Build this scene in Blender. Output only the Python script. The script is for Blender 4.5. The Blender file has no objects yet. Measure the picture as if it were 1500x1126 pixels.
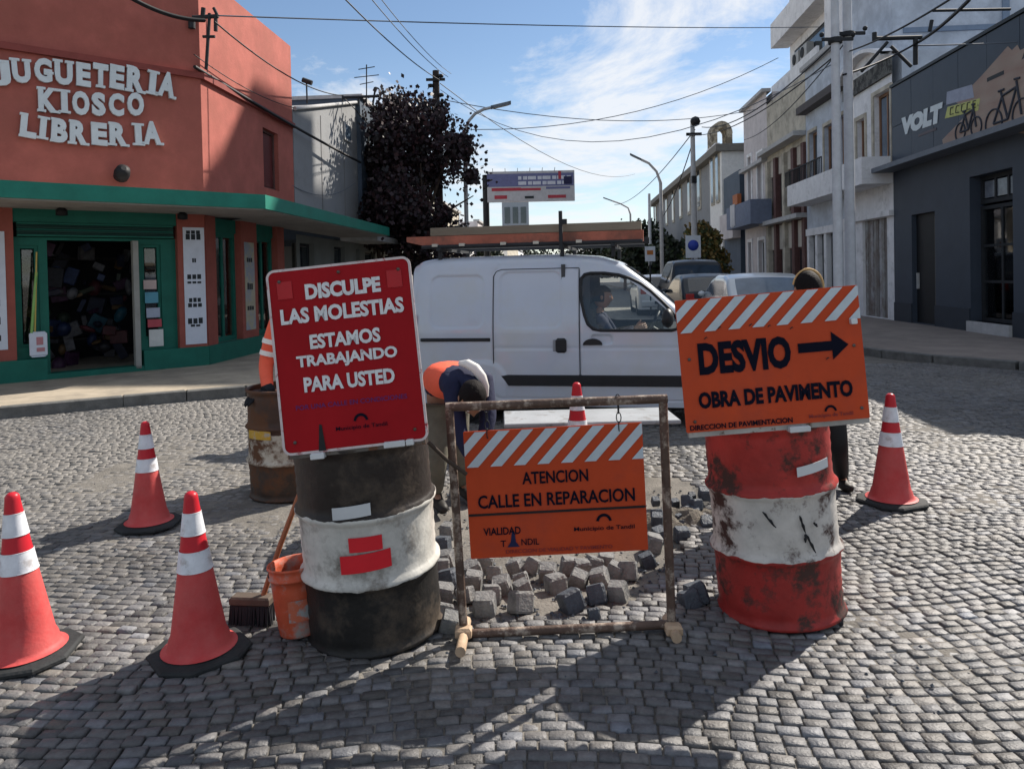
import bpy, math, random
import numpy as np
from mathutils import Vector, Matrix, noise
random.seed(7)
R = math.radians
SC = bpy.context.scene
COL = SC.collection

# ------------------------------------------------------------------ camera
CAMZ, FPX, CX, CY = 1.55, 1100.0, 750.0, 422.7
PITCH, ROLL = R(1.0), R(1.2)
fwd = Vector((0, math.cos(PITCH), -math.sin(PITCH)))
up0 = Vector((0, math.sin(PITCH), math.cos(PITCH)))
rt0 = Vector((1, 0, 0))
c_rt = rt0 * math.cos(ROLL) - up0 * math.sin(ROLL)
c_up = up0 * math.cos(ROLL) + rt0 * math.sin(ROLL)
cam = bpy.data.cameras.new("camera")
co = bpy.data.objects.new("camera", cam)
COL.objects.link(co)
mw = Matrix.Identity(4)
for i in range(3):
    mw[i][0], mw[i][1], mw[i][2] = c_rt[i], c_up[i], -fwd[i]
mw.translation = (0, 0, CAMZ)
co.matrix_world = mw
cam.sensor_width = 36
cam.sensor_fit = 'HORIZONTAL'
cam.lens = FPX / 1500 * 36
cam.shift_y = -(563 - CY) / 1500
cam.clip_start = 0.05
cam.clip_end = 3000
cam.dof.use_dof = False
SC.camera = co

# ------------------------------------------------------------------ sky, sun, exposure
SUN_AZ, SUN_EL = R(47), R(40)        # azimuth clockwise from +Y
W = bpy.data.worlds.new("World")
SC.world = W
W.use_nodes = True
nt = W.node_tree
nt.nodes.clear()
N = nt.nodes.new
def L(a, b): nt.links.new(a, b)
out = N('ShaderNodeOutputWorld'); bg = N('ShaderNodeBackground'); bg.inputs[1].default_value = 0.075
sky = N('ShaderNodeTexSky'); sky.sky_type = 'NISHITA'; sky.sun_disc = False
sky.sun_elevation = SUN_EL; sky.sun_rotation = SUN_AZ
sky.altitude = 200; sky.air_density = 1.0; sky.dust_density = 0.15; sky.ozone_density = 2.0
tc = N('ShaderNodeTexCoord'); sep = N('ShaderNodeSeparateXYZ'); L(tc.outputs['Generated'], sep.inputs[0])
za = N('ShaderNodeMath'); za.operation = 'ADD'; za.inputs[1].default_value = 0.12; L(sep.outputs[2], za.inputs[0])
zm = N('ShaderNodeMath'); zm.operation = 'MAXIMUM'; zm.inputs[1].default_value = 0.03; L(za.outputs[0], zm.inputs[0])
dx = N('ShaderNodeMath'); dx.operation = 'DIVIDE'; L(sep.outputs[0], dx.inputs[0]); L(zm.outputs[0], dx.inputs[1])
dy = N('ShaderNodeMath'); dy.operation = 'DIVIDE'; L(sep.outputs[1], dy.inputs[0]); L(zm.outputs[0], dy.inputs[1])
cb = N('ShaderNodeCombineXYZ'); L(dx.outputs[0], cb.inputs[0]); L(dy.outputs[0], cb.inputs[1])
mp = N('ShaderNodeMapping'); mp.inputs['Rotation'].default_value = (0, 0, R(25)); mp.inputs['Scale'].default_value = (0.7, 0.62, 1)
mp.inputs['Location'].default_value = (1.95, 4.55, 0)
L(cb.outputs[0], mp.inputs[0])
n1 = N('ShaderNodeTexNoise'); n1.inputs['Scale'].default_value = 1.35; n1.inputs['Detail'].default_value = 10; n1.inputs['Roughness'].default_value = 0.66; n1.inputs['Distortion'].default_value = 0.5
L(mp.outputs[0], n1.inputs['Vector'])
cr = N('ShaderNodeValToRGB'); cr.color_ramp.elements[0].position = 0.45; cr.color_ramp.elements[0].color = (0, 0, 0, 1)
cr.color_ramp.elements[1].position = 0.585; cr.color_ramp.elements[1].color = (1, 1, 1, 1)
L(n1.outputs[0], cr.inputs[0])
hz = N('ShaderNodeMapRange'); hz.inputs[1].default_value = 0.0; hz.inputs[2].default_value = 0.30; hz.inputs[3].default_value = 0.6; hz.inputs[4].default_value = 0.0
L(sep.outputs[2], hz.inputs[0])
hp = N('ShaderNodeMath'); hp.operation = 'POWER'; hp.inputs[1].default_value = 1.6; L(hz.outputs[0], hp.inputs[0])
ad = N('ShaderNodeMath'); ad.operation = 'ADD'; ad.use_clamp = True; L(cr.outputs[0], ad.inputs[0]); L(hp.outputs[0], ad.inputs[1])
ml = N('ShaderNodeMath'); ml.operation = 'MULTIPLY'; ml.inputs[1].default_value = 0.85; L(ad.outputs[0], ml.inputs[0])
mx = N('ShaderNodeMix'); mx.data_type = 'RGBA'; L(ml.outputs[0], mx.inputs[0]); L(sky.outputs[0], mx.inputs[6])
mx.inputs[7].default_value = (7.4, 7.55, 7.8, 1)
L(mx.outputs[2], bg.inputs[0]); L(bg.outputs[0], out.inputs[0])

sd = bpy.data.lights.new("sun", 'SUN'); sd.energy = 5.0; sd.angle = R(0.5); sd.color = (1.0, 0.92, 0.82)
so = bpy.data.objects.new("sun", sd); COL.objects.link(so)
sdir = Vector((math.sin(SUN_AZ) * math.cos(SUN_EL), math.cos(SUN_AZ) * math.cos(SUN_EL), math.sin(SUN_EL)))
so.rotation_euler = sdir.to_track_quat('Z', 'Y').to_euler()
so.location = (20, 20, 30)
SC.view_settings.view_transform = 'Standard'
SC.view_settings.look = 'None'
SC.view_settings.exposure = 0.75
SC.view_settings.gamma = 1
SC.render.filter_size = 1.7 if hasattr(SC.render, 'filter_size') else 1.5
SC.cycles.max_bounces = 6
SC.cycles.transparent_max_bounces = 8
SC.cycles.sample_clamp_indirect = 4

# ------------------------------------------------------------------ pixel -> place helpers (only used to measure where things stand)
def ray(px, py):
    return fwd + c_rt * ((px - CX) / FPX) - c_up * ((py - CY) / FPX)
def gnd(px, py, z=0.0):
    d = ray(px, py); t = (z - CAMZ) / d.z
    return Vector((d.x * t, d.y * t, z))
def at(px, py, Y):
    d = ray(px, py); t = Y / d.y
    return Vector((d.x * t, Y, CAMZ + d.z * t))

# ------------------------------------------------------------------ materials
MATS = {}
def mat(name, col=(.5, .5, .5), rough=.6, metal=0.0, var=.12, vs=5, bump=.15, bs=60, spec=.28, coat=0, col2=None, thr=.6, ts=6, soft=.04, rough2=None, attr=False, emit=None, es=1, alpha=None, transm=0, bands=None, stretch=None, sheen=0):
    if name in MATS: return MATS[name]
    m = bpy.data.materials.new(name); MATS[name] = m
    m.use_nodes = True
    t = m.node_tree; b = t.nodes['Principled BSDF']
    n = t.nodes.new; l = t.links.new
    tco = n('ShaderNodeTexCoord'); src = tco.outputs['Object']
    if stretch:
        mpp = n('ShaderNodeMapping'); mpp.inputs['Scale'].default_value = stretch; l(src, mpp.inputs[0]); vec = mpp.outputs[0]
    else: vec = src
    nn = n('ShaderNodeTexNoise'); nn.inputs['Scale'].default_value = vs; nn.inputs['Detail'].default_value = 6; nn.inputs['Roughness'].default_value = .65
    l(vec, nn.inputs['Vector'])
    mr = n('ShaderNodeMapRange'); mr.inputs[1].default_value = .3; mr.inputs[2].default_value = .7; mr.inputs[3].default_value = 1 - var; mr.inputs[4].default_value = 1 + var
    l(nn.outputs[0], mr.inputs[0])
    if attr:
        a = n('ShaderNodeAttribute'); a.attribute_name = 'Col'; base = a.outputs['Color']
    elif bands:
        sp = n('ShaderNodeSeparateXYZ'); l(src, sp.inputs[0])
        nz = n('ShaderNodeTexNoise'); nz.inputs['Scale'].default_value = 14; l(src, nz.inputs['Vector'])
        ma = n('ShaderNodeMath'); ma.operation = 'MULTIPLY_ADD'; ma.inputs[1].default_value = .03; l(nz.outputs[0], ma.inputs[0]); l(sp.outputs[2], ma.inputs[2])
        cr_ = n('ShaderNodeValToRGB'); cr_.color_ramp.interpolation = 'CONSTANT'
        els = cr_.color_ramp.elements
        while len(els) < len(bands): els.new(.5)
        for e, (p_, c_) in zip(els, bands): e.position = p_; e.color = (*c_, 1)
        l(ma.outputs[0], cr_.inputs[0]); base = cr_.outputs[0]
    else:
        rg = n('ShaderNodeRGB'); rg.outputs[0].default_value = (*col, 1); base = rg.outputs[0]
    vm = n('ShaderNodeVectorMath'); vm.operation = 'SCALE'; l(base, vm.inputs[0]); l(mr.outputs[0], vm.inputs['Scale'])
    res = vm.outputs[0]
    b.inputs['Roughness'].default_value = rough
    if col2 is not None:
        n2 = n('ShaderNodeTexNoise'); n2.inputs['Scale'].default_value = ts; n2.inputs['Detail'].default_value = 8; n2.inputs['Roughness'].default_value = .7
        l(vec, n2.inputs['Vector'])
        m2 = n('ShaderNodeMapRange'); m2.inputs[1].default_value = thr - soft; m2.inputs[2].default_value = thr + soft
        l(n2.outputs[0], m2.inputs[0])
        mm = n('ShaderNodeMix'); mm.data_type = 'RGBA'; l(m2.outputs[0], mm.inputs[0]); l(res, mm.inputs[6]); mm.inputs[7].default_value = (*col2, 1)
        res = mm.outputs[2]
        if rough2 is not None:
            mf = n('ShaderNodeMapRange'); mf.inputs[3].default_value = rough; mf.inputs[4].default_value = rough2; l(m2.outputs[0], mf.inputs[0]); l(mf.outputs[0], b.inputs['Roughness'])
    l(res, b.inputs['Base Color'])
    b.inputs['Metallic'].default_value = metal
    b.inputs['Specular IOR Level'].default_value = spec
    b.inputs['Coat Weight'].default_value = coat
    b.inputs['Coat Roughness'].default_value = .06
    b.inputs['Transmission Weight'].default_value = transm
    if alpha is not None: b.inputs['Alpha'].default_value = alpha
    if bump:
        nb = n('ShaderNodeTexNoise'); nb.inputs['Scale'].default_value = bs; nb.inputs['Detail'].default_value = 5; l(vec, nb.inputs['Vector'])
        bp = n('ShaderNodeBump'); bp.inputs['Strength'].default_value = bump; bp.inputs['Distance'].default_value = .01
        l(nb.outputs[0], bp.inputs['Height']); l(bp.outputs[0], b.inputs['Normal'])
    if emit is not None:
        b.inputs['Emission Color'].default_value = (*emit, 1); b.inputs['Emission Strength'].default_value = es
    return m
def glassmat(name, tint=(.6, .7, .7), a=.3, rough=.03):
    if name in MATS: return MATS[name]
    m = bpy.data.materials.new(name); MATS[name] = m; m.use_nodes = True
    t = m.node_tree; t.nodes.clear(); n = t.nodes.new
    o = n('ShaderNodeOutputMaterial'); tr = n('ShaderNodeBsdfTransparent'); tr.inputs[0].default_value = (*tint, 1)
    gl = n('ShaderNodeBsdfGlossy'); gl.inputs['Roughness'].default_value = rough
    fr = n('ShaderNodeFresnel'); fr.inputs[0].default_value = 1.5
    ad_ = n('ShaderNodeMath'); ad_.operation = 'ADD'; ad_.use_clamp = True; ad_.inputs[1].default_value = a * .2; t.links.new(fr.outputs[0], ad_.inputs[0])
    ms = n('ShaderNodeMixShader'); t.links.new(ad_.outputs[0], ms.inputs[0]); t.links.new(tr.outputs[0], ms.inputs[1]); t.links.new(gl.outputs[0], ms.inputs[2])
    t.links.new(ms.outputs[0], o.inputs[0])
    return m

# ------------------------------------------------------------------ mesh builder
def wmx(o):
    m = o.matrix_basis.copy()
    while o.parent: o = o.parent; m = o.matrix_basis @ m
    return m
class B:
    def __init__(s): s.v = []; s.f = []; s.sm = []
    def add(s, vs, fs, smooth=False, M=None):
        k = len(s.v)
        s.v += [(M @ Vector(v)) if M is not None else Vector(v) for v in vs]
        s.f += [tuple(i + k for i in f) for f in fs]; s.sm += [smooth] * len(fs)
        return s
    def box(s, x0, x1, y0, y1, z0, z1, M=None, bev=0):
        if bev:
            b = bev
            vs = []; 
            for (z, i) in ((z0, b), (z0 + b, 0), (z1 - b, 0), (z1, b)):
                vs += [(x0 + i, y0 + i, z), (x1 - i, y0 + i, z), (x1 - i, y1 - i, z), (x0 + i, y1 - i, z)]
            fs = [(3, 2, 1, 0), (12, 13, 14, 15)]
            for r_ in range(3):
                for k in range(4): fs.append((r_ * 4 + k, r_ * 4 + (k + 1) % 4, r_ * 4 + 4 + (k + 1) % 4, r_ * 4 + 4 + k))
            return s.add(vs, fs, False, M)
        vs = [(x0, y0, z0), (x1, y0, z0), (x1, y1, z0), (x0, y1, z0), (x0, y0, z1), (x1, y0, z1), (x1, y1, z1), (x0, y1, z1)]
        return s.add(vs, [(3, 2, 1, 0), (4, 5, 6, 7), (0, 1, 5, 4), (1, 2, 6, 5), (2, 3, 7, 6), (3, 0, 4, 7)], False, M)
    def cbox(s, c, size, rot=None, bev=0):
        M = Matrix.Translation(c) @ (rot.to_4x4() if rot is not None else Matrix.Identity(4))
        a, b, d = size[0] / 2, size[1] / 2, size[2] / 2
        return s.box(-a, a, -b, b, -d, d, M, bev)
    def prism(s, poly, z0, z1, M=None):
        n = len(poly)
        vs = [(x, y, z0) for x, y in poly] + [(x, y, z1) for x, y in poly]
        fs = [tuple(range(n - 1, -1, -1)), tuple(range(n, 2 * n))] + [(k, (k + 1) % n, n + (k + 1) % n, n + k) for k in range(n)]
        return s.add(vs, fs, False, M)
    def tube(s, pts, r, n=8, cap=True, smooth=True):
        pts = [Vector(p) for p in pts]; rs = r if isinstance(r, (list, tuple)) else [r] * len(pts)
        vs = []; pn = None
        for i, p in enumerate(pts):
            d = (pts[min(i + 1, len(pts) - 1)] - pts[max(i - 1, 0)]).normalized()
            if pn is None: a = d.orthogonal().normalized()
            else:
                a = pn - d * pn.dot(d); a = a.normalized() if a.length > 1e-6 else d.orthogonal().normalized()
            pn = a; b = d.cross(a)
            for k in range(n):
                t = 2 * math.pi * k / n; vs.append(p + (a * math.cos(t) + b * math.sin(t)) * rs[i])
        fs = [(i * n + k, i * n + (k + 1) % n, (i + 1) * n + (k + 1) % n, (i + 1) * n + k) for i in range(len(pts) - 1) for k in range(n)]
        s.add(vs, fs, smooth)
        if cap:
            m = len(pts) - 1
            s.add([vs[k] for k in range(n)], [tuple(range(n - 1, -1, -1))]); s.add([vs[m * n + k] for k in range(n)], [tuple(range(n))])
        return s
    def lathe(s, prof, n=32, M=None, smooth=True, cap=True):
        vs = [(r * math.cos(2 * math.pi * k / n), r * math.sin(2 * math.pi * k / n), z) for r, z in prof for k in range(n)]
        fs = [(i * n + k, i * n + (k + 1) % n, (i + 1) * n + (k + 1) % n, (i + 1) * n + k) for i in range(len(prof) - 1) for k in range(n)]
        s.add(vs, fs, smooth, M)
        if cap:
            if prof[0][0] > 1e-4: s.add([vs[k] for k in range(n)], [tuple(range(n - 1, -1, -1))], False, M)
            if prof[-1][0] > 1e-4: m = len(prof) - 1; s.add([vs[m * n + k] for k in range(n)], [tuple(range(n))], False, M)
        return s
    def ball(s, c, r, n=16, M=None):
        r = r if isinstance(r, (tuple, list)) else (r, r, r)
        m = n // 2; vs = []
        for i in range(m + 1):
            ph = math.pi * i / m
            for k in range(n):
                t = 2 * math.pi * k / n
                vs.append((c[0] + r[0] * math.sin(ph) * math.cos(t), c[1] + r[1] * math.sin(ph) * math.sin(t), c[2] - r[2] * math.cos(ph)))
        fs = [(i * n + k, i * n + (k + 1) % n, (i + 1) * n + (k + 1) % n, (i + 1) * n + k) for i in range(m) for k in range(n)]
        return s.add(vs, fs, True, M)
    def obj(s, name, m, parent=None, world=False, label=None, kind=None):
        me = bpy.data.meshes.new(name)
        vs = s.v
        if world and parent is not None:
            inv = wmx(parent).inverted(); vs = [inv @ v for v in vs]
        me.from_pydata([tuple(v) for v in vs], [], s.f)
        me.polygons.foreach_set('use_smooth', s.sm)
        me.update()
        if m: me.materials.append(m)
        o = bpy.data.objects.new(name, me); COL.objects.link(o); o.parent = parent
        if label: o['label'] = label
        if kind: o['kind'] = kind
        return o
def tag(o, label, cat, group=None):
    o['label'] = label; o['category'] = cat
    if group: o['group'] = group
    return o
def thing(name, loc, label, cat, group=None, rot=(0, 0, 0)):
    o = bpy.data.objects.new(name, None); COL.objects.link(o); o.empty_display_size = .1
    o.location = loc; o.rotation_euler = rot
    return tag(o, label, cat, group)
def copy_tree(o, parent=None):
    c = o.copy(); COL.objects.link(c); c.parent = parent
    for ch in [x for x in bpy.data.objects if x.parent == o]: copy_tree(ch, c)
    return c
def textmesh(txt, w=None, h=None, bold=.0, ext=.001, sx=1.0, align='CENTER', sp=1.0):
    """text as mesh in XZ plane facing -Y, scaled to width w and/or cap height h, origin at its centre"""
    cu = bpy.data.curves.new('t', 'FONT'); cu.body = txt; cu.offset = bold; cu.extrude = .0; cu.align_x = 'CENTER'; cu.space_character = sp
    cu.resolution_u = 3
    o = bpy.data.objects.new('t', cu); COL.objects.link(o)
    dg = bpy.context.evaluated_depsgraph_get(); me = bpy.data.meshes.new_from_object(o.evaluated_get(dg))
    bpy.data.objects.remove(o); bpy.data.curves.remove(cu)
    vs = [v.co.copy() for v in me.vertices]; fs = [tuple(p.vertices) for p in me.polygons]
    bpy.data.meshes.remove(me)
    xs = [v.x for v in vs]; ys = [v.y for v in vs]
    x0, x1, y0, y1 = min(xs), max(xs), min(ys), max(ys)
    kx = (w / (x1 - x0)) if w else None; ky = (h / (y1 - y0)) if h else None
    if kx is None: kx = ky * sx
    if ky is None: ky = kx
    cx, cy = (x0 + x1) / 2, (y0 + y1) / 2
    b = B(); b.add([((v.x - cx) * kx, -ext, (v.y - cy) * ky) for v in vs], fs)
    return b
def thick_text(txt, w, h, bold, depth):
    """solid letters: front face plus side walls"""
    b = textmesh(txt, w, h, bold, 0)
    from collections import Counter
    ec = Counter(); 
    for f in b.f:
        for i in range(len(f)): a, c = f[i], f[(i + 1) % len(f)]; ec[(min(a, c), max(a, c))] += 1
    n = len(b.v); o = B(); 
    o.v = [Vector((v.x, -depth, v.z)) for v in b.v] + [Vector((v.x, 0, v.z)) for v in b.v]
    o.f = list(b.f)
    for f in b.f:
        for i in range(len(f)):
            a, c = f[i], f[(i + 1) % len(f)]
            if ec[(min(a, c), max(a, c))] == 1: o.f.append((c, a, a + n, c + n))
    o.sm = [False] * len(o.f)
    return o
def place(b, M):
    b.v = [M @ v for v in b.v]; return b
class Plane:
    """a facade line: p0, running d to the viewer's right; local x along, y into the building, z up"""
    def __init__(s, p0, d):
        s.p = Vector((p0[0], p0[1])); s.d = Vector(d).normalized()
        s.M = Matrix.Translation((p0[0], p0[1], 0)) @ Matrix.Rotation(math.atan2(s.d.y, s.d.x), 4, 'Z')
    def uv(s, px, py, off=0):
        r = ray(px, py); nn = Vector((s.d.y, -s.d.x)); q = s.p + nn * off
        den = r.x * s.d.y - r.y * s.d.x
        t = (q.x * s.d.y - q.y * s.d.x) / den
        return (Vector((r.x * t, r.y * t)) - q).dot(s.d), CAMZ + r.z * t
    def box(s, b, x0, x1, y0, y1, z0, z1, bev=0): return b.box(min(x0, x1), max(x0, x1), y0, y1, min(z0, z1), max(z0, z1), s.M, bev)
    def pbox(s, b, px0, py0, px1, py1, y0, y1):
        u0, z1 = s.uv(px0, (py0)); u1, z0 = s.uv(px1, py1)
        um, _ = s.uv((px0 + px1) / 2, (py0 + py1) / 2)
        _, z1 = s.uv((px0 + px1) / 2, py0); _, z0 = s.uv((px0 + px1) / 2, py1)
        u0, _ = s.uv(px0, (py0 + py1) / 2); u1, _ = s.uv(px1, (py0 + py1) / 2)
        return s.box(b, u0, u1, y0, y1, z0, z1)
# ================================================================== materials used widely
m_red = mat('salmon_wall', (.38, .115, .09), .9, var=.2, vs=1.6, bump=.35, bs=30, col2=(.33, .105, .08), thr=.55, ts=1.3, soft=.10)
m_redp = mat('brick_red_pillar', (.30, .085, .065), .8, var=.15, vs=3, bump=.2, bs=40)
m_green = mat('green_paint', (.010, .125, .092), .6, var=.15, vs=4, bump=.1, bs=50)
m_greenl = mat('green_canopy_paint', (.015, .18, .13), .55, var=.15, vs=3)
m_soffit = mat('soffit', (.32, .30, .28), .9, var=.2, vs=2)
m_dark = mat('near_black', (.012, .013, .015), .6, var=.2)
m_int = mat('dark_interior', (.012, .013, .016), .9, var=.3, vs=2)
m_white = mat('white_paint', (.74, .74, .75), .7, var=.12, vs=2.5, bump=.2, bs=30, col2=(.38, .38, .38), thr=.66, ts=2.2, soft=.12)
m_white2 = mat('bluish_white_wall', (.52, .57, .64), .85, var=.25, vs=1.1, bump=.2, bs=20, col2=(.38, .42, .48), thr=.56, ts=1.5, soft=.12)
m_beige = mat('beige_render', (.50, .46, .38), .9, var=.2, vs=1.4, bump=.3, bs=25, col2=(.2, .18, .15), thr=.6, ts=1.5, soft=.15)
m_pinkg = mat('pinkish_grey_render', (.56, .52, .52), .9, var=.15, vs=2, bump=.3, bs=25)
m_grey = mat('grey_render', (.30, .31, .32), .92, var=.25, vs=.9, bump=.35, bs=18, col2=(.17, .17, .17), thr=.57, ts=.9, soft=.18)
m_slate = mat('slate_blue_wall', (.07, .095, .13), .7, var=.15, vs=2, bump=.12, bs=40)
m_charc = mat('charcoal_wall', (.045, .058, .08), .6, var=.12, vs=1.6, bump=.12, bs=50)
m_charc2 = mat('charcoal_skirt', (.03, .038, .052), .6, var=.12)
m_rbrown = mat('red_brown_trim', (.11, .055, .05), .7, var=.2)
m_wood = mat('door_wood', (.22, .12, .07), .6, var=.3, vs=6, stretch=(1, 1, .15))
m_iron = mat('dark_iron', (.025, .028, .032), .75, 0.0, var=.2)
m_conc = mat('concrete', (.42, .42, .42), .85, var=.15, vs=6, bump=.3, bs=50)
m_concw = mat('pale_concrete_pole', (.52, .54, .57), .8, var=.12, vs=5, bump=.2, bs=50)
m_glassd = mat('dark_window_glass', (.02, .028, .035), .06, var=.3, vs=1.2, bump=0, spec=.8)
m_glassb = mat('bluish_window_glass', (.10, .14, .19), .1, var=.3, vs=1.5, bump=0, spec=.8)
m_gl = glassmat('clear_glass', (.88, .92, .92), .1)
m_side = mat('pavement', (.36, .31, .24), .9, var=.2, vs=2.2, bump=.4, bs=45, col2=(.24, .21, .17), thr=.58, ts=2.4, soft=.12)
m_side2 = mat('pavement_right', (.22, .19, .17), .9, var=.2, vs=2.2, bump=.4, bs=45)
m_kerb = mat('kerb_granite', (.12, .12, .115), .7, var=.3, vs=7, bump=.4, bs=40)
m_print = mat('poster_white', (.60, .64, .72), .6, var=.08)
m_ink = mat('black_ink', (.02, .025, .03), .6, var=.1)
m_road = mat('sandy_joint_fill', (.17, .158, .14), .95, var=.3, vs=3.0, bump=.8, bs=70, col2=(.10, .094, .085), thr=.55, ts=5, soft=.12)
m_sett = mat('granite_sett', attr=True, rough=.55, var=.28, vs=22, bump=.5, bs=90, spec=.4)

# ================================================================== ground
A = R(4.2); dS = Vector((math.sin(A), math.cos(A)))
C0 = Vector((-5.25, 12.9))
road = None
PIT = [gnd(*p).xy for p in [(668, 898), (820, 900), (925, 882), (985, 830), (1000, 775), (1046, 728), (1000, 700), (860, 690), (700, 690), (622, 720), (628, 830)]]
def inpoly(x, y, P):
    c = False; j = len(P) - 1
    for i in range(len(P)):
        if (P[i][1] > y) != (P[j][1] > y) and x < (P[j][0] - P[i][0]) * (y - P[i][1]) / (P[j][1] - P[i][1]) + P[i][0]: c = not c
        j = i
    return c
pc = sum((Vector(p) for p in PIT), Vector((0, 0))) / len(PIT)
def dust(x, y):
    v = .5 + .5 * noise.noise(Vector((x * .45 + 3, y * .6, 1))) + .35 * noise.noise(Vector((x * 1.7, y * 1.7, 5)))
    base = .17 + .33 * max(0, min(1, (-x) / 2.5)) * max(0, min(1, (y - 2.6) / 1.5)) + .25 * max(0, min(1, (y - 3.4) / 3))
    d = math.hypot(x - pc.x, (y - pc.y)); base += .5 * max(0, 1.7 - d) / 1.7
    return max(0, min(.92, base * (.4 + 1.2 * v)))
def gz(x, y):
    z = -.013 + .004 * noise.noise(Vector((x * 5, y * 5, 0)))
    d = math.hypot((x - pc.x) / 1.0, (y - pc.y) / 1.0)
    z += .0085 * dust(x, y)
    if d < 1.1: z += -.03 * max(0, min(1, (1.1 - d) * 3)) + .016 * noise.noise(Vector((x * 7, y * 7, 3))) * (d < 1)
    return z
b = B()
gx0, gx1, gy0, gy1, st = -3.5, 4.5, 1.0, 8.0, .06
nx, ny = int((gx1 - gx0) / st), int((gy1 - gy0) / st)
vs = [(gx0 + (gx1 - gx0) * i / nx, gy0 + (gy1 - gy0) * j / ny, 0) for j in range(ny + 1) for i in range(nx + 1)]
vs = [(x, y, gz(x, y) if 0 < i % (nx + 1) < nx and nx + 1 <= i < ny * (nx + 1) else -.013) for i, (x, y, _) in enumerate(vs)]
fs = [(j * (nx + 1) + i, j * (nx + 1) + i + 1, (j + 1) * (nx + 1) + i + 1, (j + 1) * (nx + 1) + i) for j in range(ny) for i in range(nx)]
b.add(vs, fs, True)
G = 900; z = -.013
b.add([(-G, -G, z), (G, -G, z), (G, gy0, z), (-G, gy0, z)], [(0, 1, 2, 3)])
b.add([(-G, gy1, z), (G, gy1, z), (G, G, z), (-G, G, z)], [(0, 1, 2, 3)])
b.add([(-G, gy0, z), (gx0, gy0, z), (gx0, gy1, z), (-G, gy1, z)], [(0, 1, 2, 3)])
b.add([(gx1, gy0, z), (G, gy0, z), (G, gy1, z), (gx1, gy1, z)], [(0, 1, 2, 3)])
road = b.obj('road', m_road, kind='structure')

kl = [Vector((-30, -6.5)), Vector((-12, 5.4))] + [gnd(0, 611).xy, gnd(180, 594).xy, gnd(358, 578).xy]
e = kl[-1]; kl += [e + Vector((.75, .5)), e + Vector((1.05, 1.3)), e + Vector((1.05, 1.3)) + dS * 120]
kr = [Vector((6.3, 13.3)) + dS * 120, Vector((6.35, 13.9)), Vector((6.5, 13.0)), Vector((6.85, 12.1)), Vector((7.5, 11.1)), Vector((8.4, 10.3)), Vector((9.6, 9.6)), Vector((40, 4.5))]
LSB = [p for p in kl] + [Vector((-60, 140)), Vector((-60, -10))]
RSB = [p for p in kr] + [Vector((60, 4.0)), Vector((70, 140))]
def sidewalk(name, P, kerb, m, sgn):
    s = B().prism([(p.x, p.y) for p in P], -.1, .125).obj(name, m, kind='structure')
    # keep kerb stones on the road side, each a stone of its own
    tot = 0
    for i in range(len(kerb) - 1):
        a, c = kerb[i], kerb[i + 1]; d = (c - a); ln = d.length
        if ln > 25:
            if i == 0: a2 = c - d.normalized() * 8; 
            else: a2 = a; c = a + d.normalized() * 14
            a = a2; d = c - a; ln = d.length
        d.normalize(); n_ = Vector((d.y, -d.x)) * sgn
        k = max(1, round(ln / .9))
        for j in range(k):
            u0, u1 = ln * j / k + .006, ln * (j + 1) / k - .006
            M = Matrix.Translation((a.x, a.y, 0)) @ Matrix.Rotation(math.atan2(d.y, d.x), 4, 'Z')
            y0, y1 = (-.14, -.002) if sgn > 0 else (.002, .14)
            h = .135 + random.uniform(-.006, .008)
            B().box(u0, u1, y0 + random.uniform(-.005, .005), y1, -.05, h, M, .012).obj('kerb_stone', m_kerb, s)
    return s
sidewalk('pavement_left', LSB, kl, m_side, 1)
sidewalk('pavement_right', RSB, kr, m_side2, 1)

# setts: rows laid in shallow waves
tv = []
h_ = [(-1, -1), (1, -1), (1, 1), (-1, 1)]
for (s_, zz) in ((.96, -.030), (1.0, -.006), (.88, -.0010)): tv += [(.5 * a * s_, .5 * c_ * s_, zz) for a, c_ in h_]
tv.append((0, 0, .0003))
tf4 = [(r_ * 4 + k, r_ * 4 + (k + 1) % 4, r_ * 4 + 4 + (k + 1) % 4, r_ * 4 + 4 + k) for r_ in range(2) for k in range(4)]
tf3 = [(8 + k, 8 + (k + 1) % 4, 12) for k in range(4)]
tv = np.array(tv)
rng = np.random.default_rng(5)
stones = []
row = .054; wl, am = 3.0, .085
LSBt = [tuple(p) for p in LSB]; RSBt = [tuple(p) for p in RSB]
for k in range(int(1.15 / row), int(12.2 / row)):
    x = -9.5 + random.uniform(0, .1)
    while x < 9.5:
        w = random.uniform(.066, .094)
        ph = .7 * noise.noise(Vector((x * .15, k * .01, 0)))
        xm = x + w / 2
        y = k * row + am * math.cos(2 * math.pi * xm / wl + ph)
        sl = -am * 2 * math.pi / wl * math.sin(2 * math.pi * xm / wl + ph)
        x += w * (1 / math.sqrt(1 + sl * sl)) + .0
        if abs(xm) > y * .95 + 2.6 or y < 1.1: continue
        if inpoly(xm, y, PIT): continue
        if (y > 7 or xm < -3) and inpoly(xm, y, LSBt): continue
        if xm > 5 and inpoly(xm, y, RSBt): continue
        stones.append((xm, y, w, math.atan(sl)))
print('setts', len(stones))
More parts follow.
